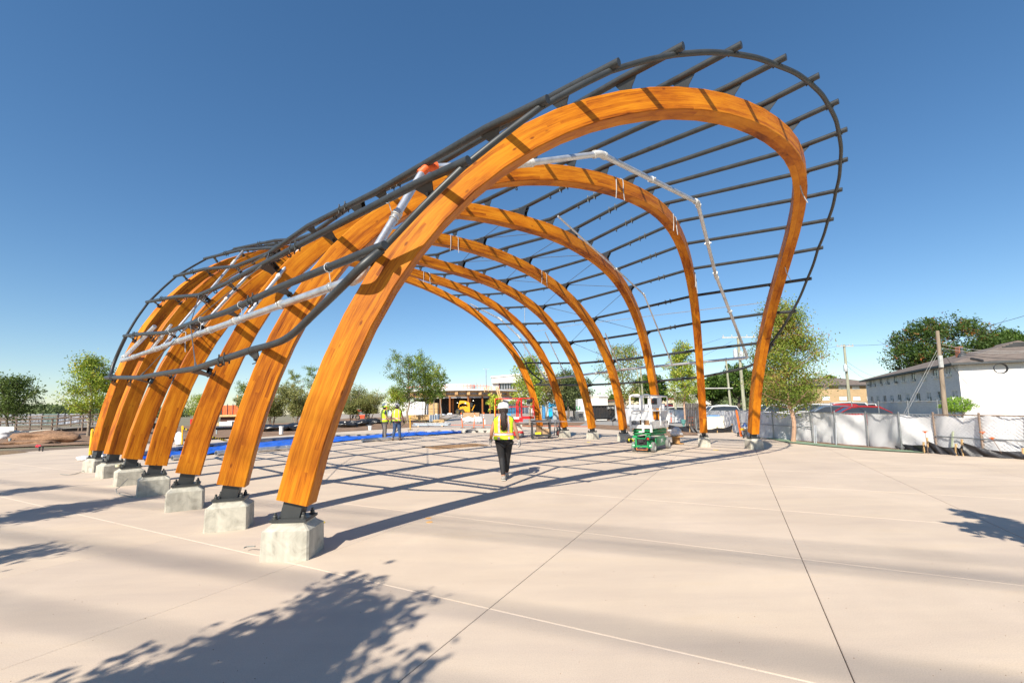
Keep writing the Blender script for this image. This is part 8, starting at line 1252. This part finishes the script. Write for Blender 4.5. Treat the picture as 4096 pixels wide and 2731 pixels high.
# ------------------------------------------------------------------ left ground clutter
crumple('dirt_mound', 'mound of brown soil in front of the white ramp wall', G(180, 1772), (4.4, 1.8, .85), mat('mound_soil', (.27, .155, .09), .95, 0, .25, 1.5, .9, 8, fine=.35), 7, 'soil mound', amp=.25); crumple('dirt_mound', 'low spill of dark soil left of the higher mound', G(110, 1778), (3.4, 1.3, .30), MATS['mound_soil'], 9, 'soil mound', amp=.3)
crumple('wrapped_block', 'block of pale stone wrapped in white sheeting at the left edge', G(4, 1757), (2.0, 1.4, .72), PLB, 12, 'block', amp=.16, boxy=.45); strip('stone_slab', 'flat white slab on top of the wrapped block at the left edge', 'slab', [(-40, 1757), (52, 1757), (50, 1749), (-40, 1749)], .9, 0, MATS['pale_wall'], .3).location.z = .66
for u, vb, vt, r, m__, lab in ((38, 1778, 1752, .06, 'pale_grey_pipe', 'short pale pipe stub in the soil at the left edge'), (157, 1804, 1784, .03, 'wire_black', 'short dark rod with red tape in the left paving'), (170, 1805, 1787, .025, 'wire_black', 'thin dark rod beside the red taped rod in the left paving'), (232, 1741, 1730, .10, 'pale_grey_pipe', 'pale pipe stub behind the soil mound'), (1124, 1739, 1704, .14, 'white_paint', 'thick white upright pipe in the soil between the nearest two left legs'), (1462, 1706, 1679, .04, 'white_paint', 'thin white upright pipe by the black plastic'), (866, 1739, 1719, .05, 'pale_grey_pipe', 'short pale pipe stub between the second and third left legs'), (1710, 1696, 1687, .06, 'white_paint', 'small white pipe stub under the right elm')): standpipe(lab, u, vb, vt, r, MATS[m__])
crumple('red_tape_knot', 'knot of red tape on a rod in the left paving', G(156, 1800) + Vector((0, -.05, .12)), (.28, .12, .16), mat('red_tape', (.6, .02, .04), .5), 2, 'tape', flat=False)
bk = G(1480, 1719); q = MB(); z = A(1480, 1702, bk.y).z; q.lathe([(z * .36, 0), (z * .44, z * .95), (z * .48, z * .95), (z * .48, z), (z * .40, z), (z * .34, .05), (.0001, .05)], (bk.x, bk.y, 0), 20); one('bucket', q, WHITE, 'white plastic bucket on the paving edge left of the two men', 'bucket', smooth=True)
crumple('sandbag', 'white sandbag tied at the top beside the yellow tape post', G(716, 1779), (.46, .4, .78), PLB, 21, 'sandbag', amp=.3); crumple('sandbag', 'white sandbag lying behind the rearmost left footing', G(334, 1842), (.5, .3, .2), PLB, 22, 'sandbag', amp=.2)
BPL = mat('black_plastic_sheet', (.018, .018, .02), .28, 0, .3, 3, spec=.6)
for k, (u, v, w, h) in enumerate(((1085, 1727, 2.6, .7), (1165, 1724, 3.0, .75), (1385, 1710, 2.6, .8), (1440, 1706, 3.0, .85), (1495, 1696, 2.6, .8))): crumple('plastic_wrapped_root_ball', ('leftmost', 'second', 'third', 'fourth', 'rightmost')[k] + ' heap of shiny black plastic at the foot of the olive shrubs', G(u, v), (w, 1.6, h), BPL, 30 + k, 'plastic sheeting', amp=.45)
sc_ = G(905, 1705); ys = sc_.y; t = thing('scaffold_platform', 'raised timber platform edged with orange netting between the second and third left legs', 'platform', X(905, ys))
def lx(u): return (X(u, ys) - X(905, ys)).x
z0 = ZV(905, 1658, ys); z1 = ZV(905, 1620, ys); q = MB(); q.box(((lx(870) + lx(1000)) / 2, 1, z0 - .15), (lx(1000) - lx(870), 3, .3)); q.build('deck', MATS['raw_timber'], t); q = MB(); q.box(((lx(880) + lx(1000)) / 2, 1.2, z0 / 2), (lx(1000) - lx(880), 2.4, z0 - .3)); q.build('dark_base', mat('dark_red_brown', (.10, .045, .035), .8), t)
for a, b in zip(range(892, 1000, 22), range(914, 1022, 22)): q = MB(); n = 6; vs = []; [vs.extend([(lx(a) + (lx(b) - lx(a)) * i / n, -.4 + .05 * math.sin(i * 2), z0 + .05), (lx(a) + (lx(b) - lx(a)) * i / n, -.4 + .04 * math.sin(i * 2.5), z1 - .05 * math.sin(PI * i / n))]) for i in range(n + 1)]; q.add(vs, [(2 * i, 2 * i + 2, 2 * i + 3, 2 * i + 1) for i in range(n)]); q.build('netting_panel', NET, t); q = MB(); q.box((lx(a), -.45, (z0 + z1) / 2), (.07, .07, z1 - z0 + .3)); q.build('netting_post', TRIM, t)
q = MB(); q.box((lx(938), .4, (z0 + ZV(938, 1580, ys)) / 2), (.16, .12, ZV(938, 1580, ys) - z0)); q.build('timber_mast', MATS['raw_timber'], t); q = MB(); q.tube(spline([(lx(930), .2, ZV(930, 1598, ys)), (lx(945), .2, ZV(945, 1605, ys)), (lx(972), .2, ZV(972, 1600, ys))], 5), .12, 6); q.build('black_net_roll', BLACK, t)
for k, (u, v, c, d, m__, lab) in enumerate(((905, 1712, .55, (1.6, 1.0, .5), 'cream_white_box', 'pale cabinet on the dark pallet below the orange netting'), (880, 1712, .5, (.9, .8, .4), 'raw_timber', 'small crate of timber beside the pale cabinet'), (925, 1708, .6, (1.1, .8, .55), 'grey_transformer', 'grey box right of the pale cabinet below the netting'), (770, 1700, .6, (.9, .6, .9), 'red_paint', 'red box seen between the third and fourth left legs'))): cbox('crate', lab, G(u, v) + Vector((0, .3, c)), d, MATS[m__], .1 * k, 'crate')
strip('pallet', 'dark pallet of site materials below the orange netting', 'pallet', [(862, 1722), (950, 1718), (950, 1706), (870, 1708)], .05, 0, BLACK, .25)
# rows of wrapped white stacks, panels and boxes under the elms
for k, (u0, u1, vb, vt, m__, lab) in enumerate(((1543, 1580, 1664, 1622, 'white_membrane', 'white wrapped stack behind the orange vested far worker'), (1580, 1606, 1664, 1624, 'white_cladding', 'white wrapped stack right behind the two men'), (1606, 1640, 1664, 1620, 'pale_sheathing', 'grey white wrapped stack left of the elm trunk'), (1641, 1672, 1664, 1619, 'white_membrane', 'white wrapped stack right of the left elm trunk'), (1672, 1704, 1664, 1620, 'pale_sheathing', 'wrapped grey stack between the elm trunks'), (1709, 1728, 1660, 1627, 'raw_timber', 'tan plywood crate right of the elms'), (1729, 1748, 1660, 1626, 'raw_timber', 'second tan plywood crate right of the elms'), (1757, 1774, 1652, 1628, 'cardboard', 'brown carton stack before the round building'), (1774, 1790, 1652, 1629, 'brown_sack', 'darker brown carton stack before the round building'), (1800, 1812, 1654, 1622, 'grey_transformer', 'grey steel cabinet left of the blue cabinet'), (1812, 1829, 1654, 1622, 'blue_cabinet', 'bright blue cabinet behind the yellow telehandler'), (1914, 1935, 1648, 1622, 'grey_transformer', 'grey cabinet right of the yellow telehandler'), (1898, 1912, 1652, 1626, 'raw_timber', 'timber crate right of the telehandler forks'))):
    if m__ == 'blue_cabinet': mat('blue_cabinet', (.02, .16, .45), .5)
    p, q2 = G(u0, vb), G(u1, vb); w = q2.x - p.x; z = A(u0, vt, p.y).z; t = thing('material_stack', lab, 'stack', p); n = 2 if w > 1.5 else 1
    for i in range(n):
        for j in range(2 if z > 1.2 else 1): hh = z / (2 if z > 1.2 else 1); q = MB(); q.box((w * (i + .5) / n, 1, hh * (j + .5)), (w / n - .06, 2, hh - .05)); q.build('bundle', MATS[m__], t, bevel=.04)
t = thing('trestle_bench', 'raw timber trestle with white sheets before the round building', 'trestle', G(1912, 1650)); y_ = G(1912, 1650).y; kk = y_ / FPX
for u in (0, 15, 30): q = MB(); q.box((u * kk, 0, 8 * kk), (1.2 * kk, 3 * kk, 16 * kk)); q.build('leg', MATS['raw_timber'], t)
q = MB(); q.box((15 * kk, 0, 16.5 * kk), (33 * kk, 4 * kk, 1.4 * kk)); q.box((15 * kk, 0, 8 * kk), (31 * kk, 3 * kk, 1 * kk)); q.build('beam', MATS['raw_timber'], t)
# steel studs, paper, crate, white sacks
sp0 = G(1660, 1707); t = thing('steel_stud_pile', 'pile of long pale steel studs on timber bearers behind the yellow post', 'steel studs', sp0); 
for k in range(12): a = Vector((k % 4 * .05 - .3 + .3 * (k % 3), (k % 4) * .22, .16 + .10 * (k // 4))); q = MB(); q.bar(a, a + Vector((3.9 - .25 * (k % 3), .1, 0)), .16, .08); q.build('stud', GALV if k % 3 else mat('pale_blue_film', (.45, .55, .66), .5), t)
for x in (.4, 3.0): q = MB(); q.box((x, .3, .06), (.12, 1.3, .12)); q.build('bearer', MATS['raw_timber'], t)
crumple('paper_heap', 'crumpled brown paper heap beside the steel studs', G(1755, 1694), (1.7, 1.0, .65), mat('kraft_paper', (.48, .32, .15), .85), 41, 'paper', amp=.5); crumple('plastic_bag', 'white plastic scrap right of the brown paper heap', G(1783, 1699), (1.0, .5, .35), PLB, 42, 'plastic', amp=.5)
t = thing('stacked_panels', 'row of dark upright panels tied together under the right elm', 'panels', G(1724, 1690)); 
for k in range(8): q = MB(); q.box((k * .17 - .1, 0, .55), (.12, .8, 1.1)); q.build('panel', mat('blue_grey', (.10, .16, .25), .6) if k % 2 else GALV, t)
cbox('crate', 'wooden crate with a stencilled mark behind the middle delineator', G(1885, 1681) + Vector((0, .5, .62)), (2.5, 1.2, 1.15), MATS['cardboard'], .0, 'crate')
for u, v, w, h, lab in ((1875, 1690, 1.6, .9, 'translucent wrapped sack left of the middle delineator'), (1904, 1690, .9, .9, 'translucent wrapped sack right of the middle delineator'), (1917, 1692, .9, 1.0, 'white plastic sack left of the right delineator')): crumple('plastic_sack', lab, G(u, v), (w, .7, h), PLB, u, 'sack', amp=.3)
standpipe('thin white pipe right of the right delineator', 1940, 1697, 1677, .06, WHITE); q = MB(); q.tube([G(1690, 1694, .03), G(1800, 1699, .03), G(1960, 1700, .03), G(2110, 1704, .03), G(2270, 1704, .03), G(2380, 1706, .03)], .035, 6); one('orange_hose', q, mat('orange_hose', (.55, .13, .05), .6), 'thin orange hose lying along the ground behind the canopy', 'hose')
for k, (u, v, w) in enumerate(((1668, 1672, 1.2), (1700, 1668, 1.4), (1770, 1663, 1.6), (1800, 1660, 1.2), (1745, 1664, 1.0))): crumple('rubble_bag', ('leftmost', 'second', 'third', 'fourth', 'fifth')[k] + ' small pale heap of site scraps under the elms', G(u, v), (w, .8, .5), [PLB, MATS['pale_wall'], GALV, WHITE, PLB][k], 50 + k, 'scraps', amp=.4)
cbox('kraft_roll', 'long kraft wrapped bundle with faint print beside the left elm', G(1680, 1690) + Vector((0, 1, .75)), (4.0, 1.2, .75), mat('kraft_paper', (.48, .32, .15), .85), .05, 'bundle')
# portable toilets
for k, (u0, u1, c, lab) in enumerate(((2154, 2164, 'blue', 'leftmost narrow blue portable toilet'), (2164, 2172, 'tan', 'tan portable toilet second from the left'), (2172, 2183, 'blue', 'blue portable toilet in the middle of the row'), (2184, 2196, 'pale', 'pale white blue portable toilet beside the large blue one'), (2195, 2222, 'sky', 'large bright sky blue portable toilet at the right end'))):
    m__ = {'blue': mat('toilet_blue', (.05, .22, .45), .45), 'tan': mat('toilet_tan', (.42, .33, .22), .6), 'pale': mat('toilet_pale', (.50, .60, .68), .5), 'sky': mat('toilet_sky', (.01, .38, .78), .4)}[c]; vb = 1676; p, q2 = G(u0, vb), G(u1, vb); w = q2.x - p.x; z = A(u0, 1606, p.y).z; t = thing('portable_toilet', lab, 'portable toilet', p + Vector((0, 2 - k * .4, 0)), 0, 'row of portable toilets')
    q = MB(); q.box((w / 2, .8, z / 2), (w * .96, 1.5, z)); q.build('cabin', m__, t, bevel=.05); q = MB(); q.prism([(0, z), (w, z), (w * .85, z + .28), (w * .5, z + .42), (w * .15, z + .28)], 0, 1.6, axis='y'); q.build('roof', mat('translucent_white', (.7, .7, .7), .5), t); q = MB(); q.box((w / 2, .0, z * .46), (w * .68, .08, z * .82)); q.build('door', m__, t, bevel=.03); q = MB(); q.box((w / 2, -.05, z * .93), (w * .6, .04, z * .06)); q.build('vent', WHITE, t)
# stack of black crates, sign, dumpster
t = thing('crate_stack', 'stack of black ribbed trays piled beside the dark oak', 'trays', G(2312, 1684)); kk = G(2312, 1684).y / FPX
for r in range(8):
    for c in range(7 if r < 4 else 4):
        x = (2278 - 2312 + 8 + c * 8.2 + (0 if r < 4 else 22)) * kk; q = MB(); q.box((x, .3, (3 + r * 4.6) * kk), (7.4 * kk, 1.0, 3.2 * kk), top=.86); q.build('tray', BLACK, t)
cbox('green_sign', 'green sign board with a white figure above the black trays', G(2322, 1684) + Vector((0, 1.6, (1684 - 1632) * kk)), (17 * kk, .1, 15 * kk), mat('sign_green', (.03, .22, .08), .6), 0, 'sign'); q = MB(); c_ = G(2322, 1684) + Vector((0, 1.5, (1684 - 1632) * kk)); q.ell(c_ + Vector((0, 0, .05)), (.22, .04, .4), 10, 6); q.ell(c_ + Vector((.05, 0, .3)), (.12, .04, .12), 8, 5); one('sign_figure', q, WHITE, 'white figure on the green sign', 'emblem')
dm = G(2362, 1685); kk = dm.y / FPX; t = thing('dumpster', 'black roll off dumpster lettered 20-302 behind the fourth right arch leg', 'dumpster', dm); DKB = mat('black_steel_box', (.022, .022, .024), .45, .2, .3, 1, col2=(.05, .04, .035)); wd = 98 * kk; hd = 62 * kk
q = MB(); q.prism([(6 * kk, .25), (wd - 12 * kk, .25), (wd, hd * .35), (wd, hd), (0, hd), (0, hd * .25)], 0, 2.4, axis='y'); q.build('box', DKB, t)
for x in np.linspace(.06, .95, 8): q = MB(); q.box((wd * x, -.06, hd * .6), (.14, .12, hd * .72)); q.build('rib', DKB, t)
for z in (hd * .98, hd * .24): q = MB(); q.box((wd / 2, -.08, z), (wd * .98, .18, .16)); q.build('edge_beam', DKB, t)
for x in (.2, .75): q = MB(); q.cyl((wd * x, .1, .16), (wd * x, .5, .16), .16, 12); q.build('roller', RP, t)
text('20-302', .36, WHITE, 'lettering', t, (wd * .82, -.18, hd * .84), (PI / 2, 0, 0), .01); cbox('container', 'white site container behind the black dumpster', dm + Vector((wd * .4, 6, 1.55)), (wd * 1.3, 2.4, 3.1), MATS['white_wall'], 0, 'container')
ls = G(2452, 1704); t = thing('ground_spotlight', 'small black ground spotlight on a stake in the soil strip', 'spotlight', ls); q = MB(); q.cyl((0, 0, 0), (0, 0, .45), .025, 6); q.build('stake', BLACK, t); q = MB(); q.cyl((-.1, -.05, .5), (.2, -.05, .75), .13, 12, .2); q.build('lamp_head', BLACK, t)
# overhead boom seen as a pale horizontal rod between the right legs, gravel specks on the paving
q = MB(); q.tube([A(2810, 1553, 40), A(2931, 1552, 40)], .05, 6); one('street_boom', q, MATS['pale_arm'], 'pale horizontal arm reaching between the two right arch legs', 'arm')
r_ = random.Random(11); q = MB()
for k in range(260):
    u, v = r_.uniform(0, 4096), r_.uniform(1830, 2731); p = G(u, v); s_ = r_.uniform(.001, .0035); q.box(p + Vector((0, 0, s_ * .3)), (s_ * 2, s_ * 1.3, s_), rz=r_.uniform(0, 3), top=.6)
o = q.build('grit', mat('brown_grit', (.20, .10, .05), .9)); tag(o, 'scattered brown grit and leaf crumbs over the pale paving', 'grit', kind='stuff')
